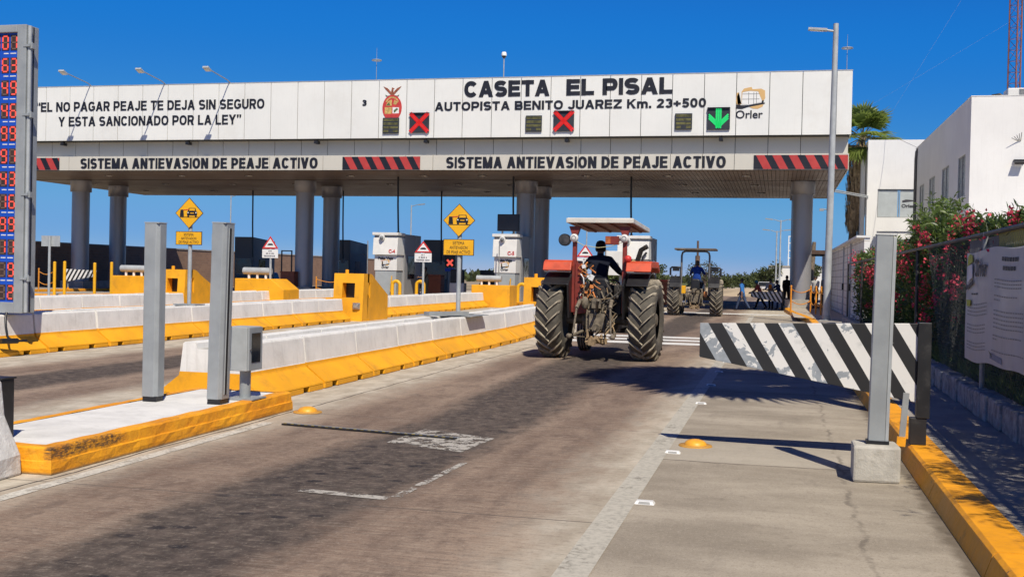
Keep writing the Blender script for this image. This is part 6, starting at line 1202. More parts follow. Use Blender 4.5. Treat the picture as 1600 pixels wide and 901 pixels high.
far = np.clip((base[:, 1] - 14) / 20, 0, 1); mi = (nr.random(n * k) < np.where(base[:, 2] > 2.3, 0.45, 0.10)).astype(int)
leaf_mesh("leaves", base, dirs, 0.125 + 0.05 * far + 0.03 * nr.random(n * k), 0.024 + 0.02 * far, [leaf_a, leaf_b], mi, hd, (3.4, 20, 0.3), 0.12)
# inner growth fills the body of the hedge
n = 16000; yy = nr.uniform(2.5, 41, n); x = hedge_front(yy) + 0.25 + 1.7 * nr.random(n); z = 0.40 + (hedge_top(yy) - 0.55) * nr.random(n)
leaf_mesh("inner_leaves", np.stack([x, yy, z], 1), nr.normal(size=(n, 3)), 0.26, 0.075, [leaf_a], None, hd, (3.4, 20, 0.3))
q = MB(); r5 = random.Random(9)
for k in range(230):
    y = r5.uniform(3, 40); x0 = 3.3 + r5.uniform(-0.3, 0.6); q.tube([(x0, y, 0.3), (x0 + r5.uniform(-0.2, 0.1), y + r5.uniform(-0.15, 0.15), 1.2), (x0 + r5.uniform(-0.55, 0.3), y + r5.uniform(-0.4, 0.4), 2.35)], [0.022, 0.016, 0.008], 5)
q.build("stems", trunk_m, hd)
# tall bright sprays rising above the hedge
P_, D_ = [], []
for k in range(95):
    if k < 48: y0, x0, h = r5.uniform(19, 26), r5.uniform(2.75, 3.5), r5.uniform(0.15, 0.75)
    else: y0, x0, h = r5.uniform(11, 40), r5.uniform(2.8, 4.2), r5.uniform(0.05, 0.40)
    tz = float(hedge_top(np.array(y0))); lx, ly = r5.uniform(-0.45, 0.2), r5.uniform(-0.3, 0.3)
    for i in range(44 if k < 48 else 26): u = r5.random(); P_.append((x0 + lx * u, y0 + ly * u, tz - 0.15 + h * u)); D_.append((r5.gauss(lx, 0.5), r5.gauss(ly, 0.5), r5.gauss(0.5, 0.4)))
leaf_mesh("sprays", np.array(P_), np.array(D_), 0.17, 0.032, [leaf_b], None, hd, (3.4, 20, 0.3), 0.25)
# flower clusters
P_, D_ = [], []; c_ = []
for k in range(118):
    y0 = r5.uniform(11.5, 41) if k % 5 else r5.uniform(12, 22); ff = float(hedge_front(np.array(y0))); tz = float(hedge_top(np.array(y0)))
    if k % 4 == 0: c_.append((ff + r5.uniform(-0.1, 0.8), y0, tz + r5.uniform(-0.12, 0.10)))
    else: c_.append((ff - 0.10 - r5.uniform(0, 0.08), y0, 0.75 + (tz - 0.75) * (r5.random() ** 0.55)))
for cx, cy, cz in c_:
    big = r5.choice((0.05, 0.07, 0.09, 0.12, 0.17))
    for i in range(int(10 + 230 * big)): P_.append((cx + r5.gauss(0, big) * 0.55, cy + r5.gauss(0, big) * 0.8, cz + r5.gauss(0, big) * 0.7)); D_.append((r5.gauss(-0.5, 0.7), r5.gauss(-0.3, 0.7), r5.gauss(0.3, 0.7)))
leaf_mesh("flowers", np.array(P_), np.array(D_), 0.058, 0.052, [flower_m], None, hd, (3.4, 20, 0.3))
gp, gd = [], []
for k in range(1500): y0 = r5.uniform(9, 22); gp.append((r5.uniform(2.56, 3.0), y0, 0.35)); gd.append((r5.gauss(-0.2, 0.35), r5.gauss(0, 0.4), 1))
tag(leaf_mesh("undergrowth", np.array(gp), np.array(gd), nr.uniform(0.15, 0.45, 1500), 0.018, [leaf_b], None, None, (0, 0, 0), 0.15), kind="stuff")

fn = thing("chain_link_fence", (2.42, 20.0, 0.158), "grey chain-link fence with a dark top rail in front of the red-flowered hedge", "fence")
q = MB(); X = 2.41; z0, z1 = 0.42, 2.30; p = 0.085; r_ = 0.0011
def wire(a, b): q.tube([a, b], r_, 3, False)
y = 5.0
while y < 17.5:
    wire((X, y, z0), (X, y + (z1 - z0), z1)); wire((X + 0.004, y + (z1 - z0), z0), (X + 0.004, y, z1)); y += p
q.build("mesh_wire", M("weathered_wire", (0.19, 0.195, 0.20), 0.6, metal=0.2), fn)
q = MB(); q.tube([(X + 0.03, 5, 2.33), (X + 0.03, 14, 2.31), (X + 0.03, 24, 2.30), (X + 0.03, 41, 2.32)], 0.028, 10); q.build("top_rail", M("rail_dark", (0.06, 0.06, 0.062), 0.5, metal=0.4), fn)
for y in (8.2, 14.35, 21.0, 28, 34.5, 41): q = MB(); q.cyl((X + 0.03, y, 0.16), (X + 0.03, y, 2.33), 0.030, n=12); q.build("fence_post", galv if y < 16 else M("rail_dark", (0.06, 0.06, 0.062)), fn)
q = MB(); r5 = random.Random(12); y = 10
while y < 19:
    zc = 0.42; x = X - 0.02
    for i in range(10): q.tube([(x + r5.uniform(-0.03, 0.02), y + r5.uniform(-0.04, 0.04), zc), (x + r5.uniform(-0.03, 0.02), y + r5.uniform(-0.04, 0.04), zc - 0.03)], 0.0022, 3)
    y += 0.5
q.build("tie_wire", galv_light, fn)
# banner tied on the fence
def sheet_banner(name, label, y0, y1, ztop, zbot, x, mats, bulge=0.010, nu=36, nv=22):
    t = thing(name, (x, (y0 + y1) / 2, zbot(0.5)), label, "banner"); q = MB(); vs = []
    for back in (0, 1):
        for j in range(nv + 1):
            for i in range(nu + 1):
                u, v = i / nu, j / nv; yy = y0 + (y1 - y0) * u; zz = zbot(u) + (ztop(u) - zbot(u)) * v
                vs.append((x + back * 0.004 + bulge * (math.sin(u * 9 + v * 4) * 0.35 + math.sin(v * 7 - u * 3) * 0.3 - math.sin(math.pi * u) * math.sin(math.pi * v)) * (1 - 0.3 * v), yy, zz))
    m = (nu + 1) * (nv + 1); fs = []
    for j in range(nv):
        for i in range(nu):
            a = j * (nu + 1) + i; fs.append((a, a + nu + 1, a + nu + 2, a + 1)); fs.append((m + a, m + a + 1, m + a + nu + 2, m + a + nu + 1))
    q.add(vs, fs, True); o = q.build("cloth", mats[0], t)
    return t
def surf(u, v, y0, y1, ztop, zbot, x, bulge=0.010):
    return (x + bulge * (math.sin(u * 9 + v * 4) * 0.35 + math.sin(v * 7 - u * 3) * 0.3 - math.sin(math.pi * u) * math.sin(math.pi * v)) * (1 - 0.3 * v) - 0.006, y0 + (y1 - y0) * u, zbot(u) + (ztop(u) - zbot(u)) * v)
by0, by1, bx = 11.55, 15.3, 2.385; zt = lambda u: 2.11 - 0.02 * math.sin(u * 9); zb = lambda u: 0.80 + 0.02 * math.sin(u * 5) - 0.05 * u + 0.012 * math.sin(u * 14)
vinyl = M("banner_vinyl", (0.56, 0.56, 0.58), 0.5, var=0.05, sc=3, streak=((0.33, 0.34, 0.38), 0.35), trans=0.25)
bt = sheet_banner("notice_banner", "creased white notice banner headed Orler, tied on the chain-link fence", by0, by1, zt, zb, bx, [vinyl])
def ban_rows(name, rows, mat):
    # rows: u0,u1 measured from the far (left in the picture) end
    q = MB(); rr = random.Random(2)
    for u0, u1, v, h in rows:
        a = u0
        while a < u1:
            w = rr.uniform(0.012, 0.034); b_ = min(a + w, u1); P = [surf(1 - s_, vv, by0, by1, zt, zb, bx) for s_, vv in ((a, v), (b_, v), (b_, v + h), (a, v + h))]; q.add(P, [(0, 1, 2, 3)]); a += w + 0.006
    return q.build(name, mat, bt)
ink = M("banner_ink", (0.05, 0.05, 0.06), 0.6)
for rw in [(0.62, 0.85, 0.885, 0.035), (0.64, 0.82, 0.81, 0.035), (0.12, 0.24, 0.615, 0.014)]: ban_rows("headline", [rw], ink)
rows_ = [(0.52, 0.90, 0.72 - 0.03 * k, 0.010) for k in range(3)] + [(0.52, 0.85, 0.585, 0.010), (0.52, 0.62, 0.55, 0.010)] + [(0.52, 0.92, 0.46 - 0.035 * k, 0.010) for k in range(5)] + [(0.52, 0.9, 0.25, 0.010), (0.52, 0.58, 0.22, 0.010), (0.5, 0.93, 0.12, 0.009)] + [(0.05, 0.40, 0.52 - 0.033 * k, 0.010) for k in range(4)] + [(0.05, 0.38, 0.33 - 0.033 * k, 0.010) for k in range(3)] + [(0.05, 0.4, 0.17 - 0.03 * k, 0.009) for k in range(3)]
for rw in rows_: ban_rows("print_line", [rw], M("banner_print", (0.30, 0.30, 0.31), 0.6))
fr = Matrix(((0, 1, 0, 0), (-1, 0, 0, 0), (0, 0, 1, 0), (0, 0, 0, 1)))
lettering("Orler", -14.60, -13.80, 1.80, 0.20, 2.362, bt, ink, 0.02, depth=0.002, frame=fr)
q = MB(); q.T = fr
q.m = 0; q.prism([(-15.10, 1.92), (-14.72, 1.98), (-14.75, 2.06), (-14.95, 2.08), (-15.05, 2.04)], 2.362, 2.358); q.prism([(-15.12, 1.50), (-14.78, 1.50), (-14.86, 1.42), (-15.06, 1.42)], 2.362, 2.358); q.m = 1; q.prism([(-15.16, 1.62), (-14.66, 1.70), (-14.66, 1.76), (-15.0, 1.68), (-15.16, 1.70)], 2.362, 2.356); q.m = 2; q.prism([(-15.08, 1.72), (-14.72, 1.78), (-14.75, 1.95), (-15.06, 1.93)], 2.362, 2.358)
q.build("logo_mark", [M("lime_print", (0.42, 0.46, 0.04), 0.6), ink, M("pale_print", (0.66, 0.66, 0.68), 0.6)], bt)
q = MB(); q.T = Matrix.Translation((0, 0, 0)); P = [surf(1 - s_, vv, by0, by1, zt, zb, bx) for s_, vv in ((0.48, 0.05), (0.66, 0.03), (0.66, 0.08), (0.48, 0.10))]; q.add(P, [(0, 1, 2, 3)]); q.build("stamp", M("blue_stamp", (0.18, 0.22, 0.34), 0.6), bt)
t = thing("strip_banner", (2.5, 13, 2.05), "olive and grey strip banner showing above the white notice banner", "banner")
q = MB(); q.box(2.475, 2.485, 8.0, 13.7, 2.0, 2.30); q.build("olive_half", M("olive_vinyl", (0.33, 0.31, 0.035), 0.6, var=0.1), t); q = MB(); q.box(2.475, 2.485, 13.71, 15.7, 2.0, 2.27); q.build("grey_half", M("grey_vinyl", (0.12, 0.12, 0.13), 0.6, var=0.1), t)

# ------------------------------------------------------------------ fan palms
def fan_palm(name, base, crown, trunk_r, n_fr, Lp, Lf, label, skirt=0, seed=1, zskirt=2.0):
    rr = random.Random(seed); t = thing(name, base, label, "palm tree"); b, c = Vector(base), Vector(crown)
    q = MB(); pts = [b.lerp(c, k / 10) + Vector((rr.uniform(-0.03, 0.03), rr.uniform(-0.03, 0.03), 0)) for k in range(11)]; q.tube(pts, [trunk_r * (1.15 - 0.25 * k / 10) * (1 + 0.06 * (k % 2)) for k in range(11)], 12); q.build("trunk", bark_m, t)
    g_ = MB(); st = MB(); dd = MB()
    def frond(mb, dirv, Lp, Lf, spread, droop, nleaf=22):
        d = dirv.normalized(); tip = c + d * Lp + Vector((0, 0, -0.10 * Lp)); st.tube([c, c.lerp(tip, 0.5) + Vector((0, 0, 0.05)), tip], [0.03, 0.022, 0.014], 5)
        side = d.cross(Vector((0, 0, 1))); side = side.normalized() if side.length > 0.05 else Vector((1, 0, 0)); upv = side.cross(d).normalized()
        for i in range(nleaf):
            a = (i / (nleaf - 1) - 0.5) * 2 * spread; v = (d * math.cos(a) + side * math.sin(a)).normalized(); w = (side * math.cos(a) - d * math.sin(a)).normalized() * 0.042 * Lf
            L = Lf * (0.72 + 0.28 * math.cos(a * 0.9)) * rr.uniform(0.9, 1.05); fold = upv * 0.10 * Lf * math.cos(a)
            p0, p1 = tip, tip + v * L * 0.55 + fold * 0.3 + Vector((0, 0, -droop * 0.10 * L)); p2 = tip + v * L + Vector((0, 0, -droop * L * rr.uniform(0.30, 0.6)))
            mb.add([p0 - w * 0.4, p0 + w * 0.4, p1 + w * 1.2, p2, p1 - w * 1.2], [(0, 1, 2, 4), (4, 2, 3)])
    for i in range(n_fr):
        az = i * 2.399 + rr.uniform(-0.3, 0.3); el = R(rr.choice((80, 66, 52, 40, 28, 12, -5, -25)) + rr.uniform(-8, 8)); frond(g_, Vector((math.cos(az) * math.cos(el), math.sin(az) * math.cos(el), math.sin(el))), Lp * rr.uniform(0.8, 1.1), Lf * rr.uniform(0.85, 1.1), R(95), 0.55)
    g_.build("fronds", palm_green, t); st.build("frond_stalks", M("palm_stalk", (0.22, 0.20, 0.07), 0.6), t)
    if skirt:
        for i in range(skirt):
            az = rr.uniform(0, 6.28); u = rr.random() ** 0.8; z = c.z - 0.25 - u * zskirt; p = b.lerp(c, (z - b.z) / (c.z - b.z)); r0 = trunk_r * 0.9; r1 = r0 + rr.uniform(0.30, 0.85) * (1 - 0.5 * u); L = rr.uniform(0.5, 1.1)
            rad = Vector((math.cos(az), math.sin(az), 0)); tg = Vector((-math.sin(az), math.cos(az), 0)) * rr.uniform(0.025, 0.07)
            a_, m_, e_ = p + rad * r0, p + rad * r1 + Vector((0, 0, -0.15)), p + rad * (r1 * 0.85) + Vector((0, 0, -L)); dd.add([a_ - tg * 0.3, a_ + tg * 0.3, m_ + tg, m_ - tg, e_ + tg * 0.4, e_ - tg * 0.4], [(0, 1, 2, 3), (3, 2, 4, 5)])
        dd.build("dead_frond_skirt", dead_frond, t)
    return t
fan_palm("fan_palm", (4.45, 78.0, 0.1), (5.35, 78.0, 11.4), 0.24, 38, 1.45, 1.7, "fan palm with a brown skirt of dead fronds between canopy and white building", skirt=1500, seed=4, zskirt=5.3)
fan_palm("fan_palm", (3.15, 12.4, 0.3), (2.35, 12.5, 8.4), 0.17, 74, 1.15, 1.7, "palm outside the frame whose crown shades the lane by the striped gate", seed=9)

# ------------------------------------------------------------------ white buildings, block wall, tower
bl = thing("office_building", (8.0, 51.3, 0.05), "two-storey white office building with four windows along its shaded side", "building")
BX, BY0, BY1, BZ = 8.0, 51.3, 71.2, 9.85
wins = [(52.5, 54.6, 5.62, 7.50), (57.35, 59.75, 5.62, 7.50), (62.3, 64.65, 5.60, 7.44), (66.75, 68.85, 5.58, 7.40)]
q = MB(); wt = 0.25; q.box(BX + wt, 22, BY0, BY0 + wt, 0.05, BZ); ed = [BY0] + [v for w in wins for v in w[:2]] + [BY1]
for k in range(0, len(ed), 2): q.box(BX, BX + wt, ed[k], ed[k + 1], 0.05, BZ)
for a, b_, c, d in wins: q.box(BX, BX + wt, a, b_, 0.05, c); q.box(BX, BX + wt, a, b_, d, BZ)
q.box(BX + wt, 22, BY1 - wt, BY1, 0.05, BZ); q.box(22, 22.25, BY0, BY1, 0.05, BZ); q.build("walls", building_white, bl)
q = MB(); q.box(BX + wt, 22, BY0 + wt, BY1 - wt, BZ - 0.5, BZ - 0.3); q.build("roof", concrete, bl)
q = MB(); q.box(BX - 0.02, 22.27, BY0 - 0.02, BY0 + wt, BZ, BZ + 0.03); q.box(BX - 0.02, BX + wt, BY0 + wt, BY1, BZ, BZ + 0.03); q.build("parapet_cap", building_white, bl)
for a, b_, c, d in wins:
    q = MB(); m_ = (a + b_) / 2
    for y0_, y1_, z0_, z1_ in ((a, b_, c, c + 0.06), (a, b_, d - 0.06, d), (a, a + 0.06, c + 0.06, d - 0.06), (b_ - 0.06, b_, c + 0.06, d - 0.06), (m_ - 0.03, m_ + 0.03, c + 0.06, d - 0.06)): q.box(BX + 0.03, BX + 0.09, y0_, y1_, z0_, z1_)
    o = q.build("window", frame_alu, bl)
    for nm, mt, x0_, x1_ in (("pane", window_glass, BX + 0.055, BX + 0.062), ("blind", blind_m, BX + 0.14, BX + 0.15)):
        q = MB(); q.box(x0_, x1_, a + 0.06, b_ - 0.06, c + 0.06, d - 0.06); g_ = q.build(nm, mt, None)
        for vtx in g_.data.vertices: vtx.co -= Vector(bl['_org'])
        g_.parent = o
    q = MB(); q.box(BX - 0.05, BX + 0.1, a - 0.05, b_ + 0.05, c - 0.07, c - 0.002); q.build("sill", building_white, bl)
for k in range(3): q = MB(); q.tube([(BX - 0.06, BY1 - 0.35 - 0.25 * k, 0.2), (BX - 0.06, BY1 - 0.35 - 0.25 * k, 9.2), (BX - 0.04, BY1 - 0.5 - 0.25 * k, 9.65), (BX + 0.1, BY1 - 0.9, 9.88)], 0.055, 8); q.build("downpipe", M("pipe_grey", (0.12, 0.12, 0.12), 0.6), bl)
q = MB(); q.box(9.75, 10.2, BY0 - 0.12, BY0 - 0.01, 7.0, 7.1); q.cbox((9.95, BY0 - 0.25, 6.95), (0.4, 0.25, 0.08), (R(20), 0, 0)); q.build("wall_lamp", black_plastic, bl)
q = MB()
for k in range(5): q.tube([(9.9 + 0.03 * k, BY0 - 0.02, 7.9), (9.6 + 0.1 * k, BY0 - 0.3, 8.0 + 0.06 * k)], 0.012, 5)
q.build("wire_ends", black_plastic, bl)
t = thing("air_conditioner", (10.2, 52.2, BZ - 0.3), "white air conditioner with a dark grille on the office roof edge", "air conditioner")
q = MB(); q.box(9.55, 11.2, 51.8, 52.8, BZ - 0.3, BZ + 0.42); q.build("case", kiosk_white, t, bevel=0.03); q = MB()
for k in range(6): q.box(10.05, 10.9, 51.77, 51.80, BZ + 0.08 + k * 0.05, BZ + 0.11 + k * 0.05)
q.box(10.0, 10.95, 51.79, 51.799, BZ + 0.04, BZ + 0.38); q.build("grille", frame_alu, t)
q = MB(); q.tube([(9.55, 52.2, BZ + 0.05), (9.3, 52.2, BZ + 0.22), (9.0, 52.2, BZ + 0.18), (8.85, 52.3, BZ - 0.2)], 0.05, 8); q.build("hose", black_plastic, t)
b2 = thing("entrance_building", (5.5, 75.0, 0.05), "plain white building wing with a grey window band, beside the fan palm", "building")
q = MB(); x0, x1, y0 = 5.5, 8.9, 75.0
q.box(x0, 6.15, y0, y0 + 0.25, 0.05, 10.9); q.box(6.15, x1, y0, y0 + 0.25, 7.72, 10.9); q.box(6.15, x1, y0, y0 + 0.25, 5.0, 5.88); q.box(6.15, x1, y0 + 0.1, y0 + 0.25, 0.05, 5.0)
q.box(x0, x0 + 0.25, y0 + 0.25, 76.2, 0.05, 10.9); q.box(x0 - 0.30, x0 - 0.05, 76.2, 84, 0.05, 10.2); q.box(x1, x1 + 0.25, y0, 84, 0.05, 10.9); q.box(x0, x1, y0 + 0.25, 84, 10.3, 10.5); q.build("walls", building_white, b2)
q = MB()
for a, c in ((6.15, 7.45), (7.50, 8.9)): q.box(a + 0.05, c - 0.05, y0 + 0.12, y0 + 0.16, 5.93, 7.67)
q.build("window_panels", M("panel_blue_grey", (0.46, 0.50, 0.51), 0.35, var=0.04), b2)
q = MB(); q.box(6.15, 8.9, y0 + 0.08, y0 + 0.18, 7.67, 7.72); q.box(6.15, 8.9, y0 + 0.08, y0 + 0.18, 5.88, 5.93); q.box(7.45, 7.50, y0 + 0.08, y0 + 0.18, 5.93, 7.67); q.box(6.15, 6.2, y0 + 0.08, y0 + 0.18, 5.93, 7.67); q.build("window_frame", frame_alu, b2)
lettering("Orler", 7.65, 8.45, 6.55, 0.20, y0 + 0.118, b2, ink, 0.03); q = MB(); q.prism([(7.70, 6.86), (8.40, 6.95), (8.42, 7.02), (7.9, 7.06), (7.68, 6.98)], y0 + 0.117, y0 + 0.112); q.build("logo_mark", ink, b2)
q = MB(); q.box(x0 - 0.31, x0 - 0.30, 77.2, 79.0, 2.6, 6.2); q.build("side_window", window_glass, b2)
t = thing("service_pipe", (4.4, 72, 7.1), "thin pale pipe running from the canopy end to the white wing", "pipe")
for z in (7.16, 7.26): q = MB(); q.tube([(3.2, 70, z), (5.55, 74.99, z)], 0.04, 8); q.build("pipe", galv_light, t)
t = thing("block_wall", (3.1, 60, 0.158), "white block wall along the pavement behind the hedge end", "wall")
q = MB()
for k in range(15): y0 = 42.5 + k * 2.2; q.box(3.06 - k * 0.018, 3.26 - k * 0.018, y0, y0 + 2.19, 0.158, 3.32)
q.build("wall", block_mat(), t); q = MB(); q.box(2.78, 3.28, 42.45, 75.5, 3.322, 3.40); q.build("coping", building_white, t)
for y in (48.5, 53.5): q = MB(); q.cyl((2.96, y, 0.16), (2.96, y, 3.3), 0.04, n=10); q.m = 1; q.box(2.90, 2.98, y - 0.08, y + 0.08, 1.3, 1.6); q.build("wall_pipe", [galv_light, black_plastic], t)
t = thing("gate_shelter", (2.4, 68, 0.158), "brown beam shelter over the gate where people stand in shade", "shelter")
q = MB(); q.box(1.75, 2.72, 64.6, 70.5, 3.2, 3.42); q.build("roof_beam", M("beam_brown", (0.10, 0.06, 0.045), 0.7, var=0.15), t)
for x, y in ((1.82, 70.2), (2.66, 64.8)): q = MB(); q.box(x - 0.06, x + 0.06, y - 0.06, y + 0.06, 0.158, 3.2); q.build("post", M("beam_brown", (0.1, 0.06, 0.045)), t)
tw = thing("radio_mast", (14.2, 75.0, 0.05), "red-brown lattice radio mast rising behind the office roof", "mast")
q = MB(); w = 0.36; legs = [(14.2 - w, 75.2), (14.2 + w, 75.2), (14.2, 74.6)]
for lx, ly in legs: q.cyl((lx, ly, 0.05), (lx, ly, 27), 0.05, n=8)
q.build("legs", M("mast_red", (0.27, 0.10, 0.07), 0.6, var=0.15), tw)
q = MB(); z = 0.4; k = 0
while z < 26.5:
    for i in range(3): a, b_ = legs[i], legs[(i + 1) % 3]; q.tube([(a[0], a[1], z), (b_[0], b_[1], z + 0.7)] if k % 2 else [(b_[0], b_[1], z), (a[0], a[1], z + 0.7)], 0.016, 4); q.tube([(a[0], a[1], z), (b_[0], b_[1], z)], 0.014, 4)
    z += 0.7; k += 1
q.build("bracing", M("mast_red", (0.27, 0.10, 0.07)), tw)
for k, (gx, gy, gz) in enumerate(((5.9, 76, 10.9), (3.2, 77.1, 11.9))): q = MB(); q.tube([(14.2, 75, 25.5 - k * 7), (gx, gy, gz)], 0.004, 4); q.build("guy_wire", galv, tw)
q = MB(); q.tube([(8.0, 71.0, 9.95), (7.0, 74, 10.95 + 0.0), (5.6, 77, 11.2)], 0.010, 5); tag(q.build("overhead_wire", black_plastic), "thin dark wire sagging from the office roof towards the fan palm", "wire")

# ------------------------------------------------------------------ street lamps
t = thing("street_lamp", (1.88, 44.9, 0.158), "tall galvanised street lamp with one flat head, in front of the canopy end", "street lamp", "street lamps")
q = MB(); q.tube([(1.88, 44.9, 0.16), (1.93, 44.9, 5.5), (1.97, 44.9, 11.75)], [0.145, 0.125, 0.10], 16); q.build("pole", galv_light, t); q = MB(); q.box(1.62, 2.14, 44.64, 45.16, 0.158, 0.18); q.cyl((1.88, 44.9, 0.18), (1.88, 44.9, 0.36), 0.17); q.build("base_plate", galv, t)
q = MB(); q.tube([(1.95, 44.9, 11.45), (1.60, 44.85, 11.50)], 0.045, 8); q.build("arm", galv_light, t); q = MB(); q.cbox((1.28, 44.83, 11.53), (0.72, 0.26, 0.09), (0, R(5), 0)); q.m = 1; q.cbox((1.25, 44.83, 11.478), (0.5, 0.2, 0.01), (0, R(5), 0)); q.build("lamp_head", [galv_light, lamp_face], t, bevel=0.02)
q = MB(); q.tube([(1.8, 44.9, 4.5), (1.62, 44.85, 4.5)], 0.02, 6); q.cbox((1.6, 44.83, 4.48), (0.16, 0.1, 0.1)); q.build("bracket_camera", galv, t)
def far_lamp(x, y, h, label, double, arm=1.1):
    t = thing("street_lamp", (x, y, 0), label, "street lamp", "street lamps"); q = MB(); q.tube([(x, y, 0), (x, y, h)], [0.10, 0.06], 8); q.build("pole", galv_light, t)
    for s in ((-1, 1) if double else (1,)):
        q = MB(); q.tube([(x, y, h - 0.15), (x + s * arm * 0.6, y, h + 0.05)], 0.035, 6); q.cbox((x + s * arm, y, h + 0.08), (0.75, 0.25, 0.10), (0, R(-6 * s), 0)); q.build("lamp_head", galv, t)
far_lamp(0.15, 110, 7.5, "distant double street lamp left of the right-hand column, taller of two", True); far_lamp(-0.22, 119, 6.85, "distant double street lamp left of the right-hand column, lower of two", True)
far_lamp(-37.6, 110, 8.7, "distant single street lamp seen above kiosk C-4", False); far_lamp(-58.4, 110, 9.6, "distant street lamp left of the second column pair", False); far_lamp(-20.6, 120, 7.2, "distant street lamp right of the third column pair", False)

# ------------------------------------------------------------------ left side wall, chain posts, small far things
t = thing("brick_wall", (-49.6, 95, 0), "long brown brick wall at the far left, part in the canopy shade", "wall")
q = MB(); q.box(-49.9, -49.5, 52, 150, 0, 3.15); q.build("wall", brick_mat(), t); q = MB(); q.box(-49.95, -49.45, 52, 150, 3.152, 3.25); q.build("coping", concrete, t)
def chain_rail(name, pts, h, label):
    t = thing(name, (pts[0][0], pts[0][1], 0.16), label, "chain rail", "orange chain rails")
    for x, y in pts: q = MB(); q.cyl((x, y, 0.16), (x, y, 0.16 + h), 0.04, n=10); q.ball((x, y, 0.16 + h), 0.048, 8); q.build("rail_post", chain_orange, t)
    for a, b_ in zip(pts[:-1], pts[1:]):
        for zz in (0.45, 0.9): q = MB(); q.tube([(a[0] + (b_[0] - a[0]) * u, a[1] + (b_[1] - a[1]) * u, 0.16 + h * zz - 0.17 * math.sin(math.pi * u)) for u in np.linspace(0, 1, 9)], 0.022, 6); q.build("chain", chain_orange, t)
chain_rail("chain_rail", [(0.62, 53.5), (1.55, 54.8), (1.72, 52.4), (1.9, 51.2), (2.05, 50.2)], 1.25, "orange posts and chains round the right-hand canopy column")
chain_rail("chain_rail", [(-39.7, 53.0), (-38.9, 53.2)], 1.25, "orange posts and chains left of the yellow bollards")
chain_rail("chain_rail", [(-26.5, 60.5), (-24.9, 61.0), (-23.5, 61.0)], 1.1, "orange posts and chains by the second column pair")
t = thing("white_truck", (-25.8, 79.8, 0), "front of a white truck standing left of kiosk C-4", "truck")
q = MB(); q.box(-26.9, -24.7, 80, 84, 0.6, 3.1); q.build("cab", logo_white, t, bevel=0.15); q = MB(); q.box(-26.75, -24.85, 79.975, 80.0, 1.75, 2.7); q.build("windscreen", dark_glass, t); q = MB(); q.box(-26.9, -24.7, 79.85, 80.1, 0.45, 0.95); q.build("bumper", black_plastic, t)
for x in (-26.6, -25.0): q = MB(); q.cyl((x - 0.14, 81.2, 0.48), (x + 0.14, 81.2, 0.48), 0.48, n=20); q.build("wheel", tyre_m, t)
for x in (-26.6, -25.0): q = MB(); q.cyl((x, 79.99, 1.2), (x, 79.96, 1.2), 0.14, n=14); q.build("headlight", lamp_face, t)
for x, y, lab, mt in ((-39.5, 79, "dark parked car between the dark booths at left", M("car_dark", (0.02, 0.03, 0.05), 0.25)), (-1.6, 140, "small pale car far down the road beyond the gate", M("car_pale", (0.5, 0.5, 0.5), 0.3))):
    t = thing("parked_car", (x, y, 0), lab, "car", "cars in the distance"); q = MB(); q.prism([(-0.88, 0.35), (0.88, 0.35), (0.90, 0.85), (0.72, 1.42), (-0.72, 1.42), (-0.90, 0.85)], -2.1, 2.1); o = q.build("body", mt, t, world=False, bevel=0.15)
    q = MB(); q.prism([(-0.74, 0.90), (0.74, 0.90), (0.64, 1.36), (-0.64, 1.36)], -2.115, -2.10); q.build("rear_window", dark_glass, t, world=False); q = MB(); q.box(-0.25, 0.25, -2.115, -2.1, 0.55, 0.7); q.build("number_plate", sign_white, t, world=False)
    for s in (-1, 1):
        q = MB(); q.box(s * 0.7 - 0.1, s * 0.7 + 0.1, -2.115, -2.1, 0.7, 0.84); q.build("tail_light", sign_red, t, world=False)
        for yy in (-1.3, 1.3): q = MB(); q.cyl((s * 0.78, yy, 0.32), (s * 0.92, yy, 0.32), 0.32, n=16); q.build("wheel", tyre_m, t, world=False)
t = thing("far_building", (0.6, 150, 0), "low white building with a white lattice tank tower, far beyond the column", "building")
q = MB(); q.box(-1.2, 9, 150, 158, 0, 3.4); q.build("walls", building_white, t); q = MB(); q.box(-1.3, 9.1, 149.9, 158.1, 3.4, 3.6); q.build("roof", concrete, t)
q = MB()
for x in (1.3, 2.6):
    for y in (152, 153.3): q.box(x - 0.06, x + 0.06, y - 0.06, y + 0.06, 3.6, 7.6)
for z in (4.6, 5.6, 6.6, 7.5): q.box(1.3, 2.6, 151.95, 152.05, z, z + 0.1); q.box(1.25, 1.35, 152, 153.3, z, z + 0.1)
q.build("lattice_tower", logo_white, t)

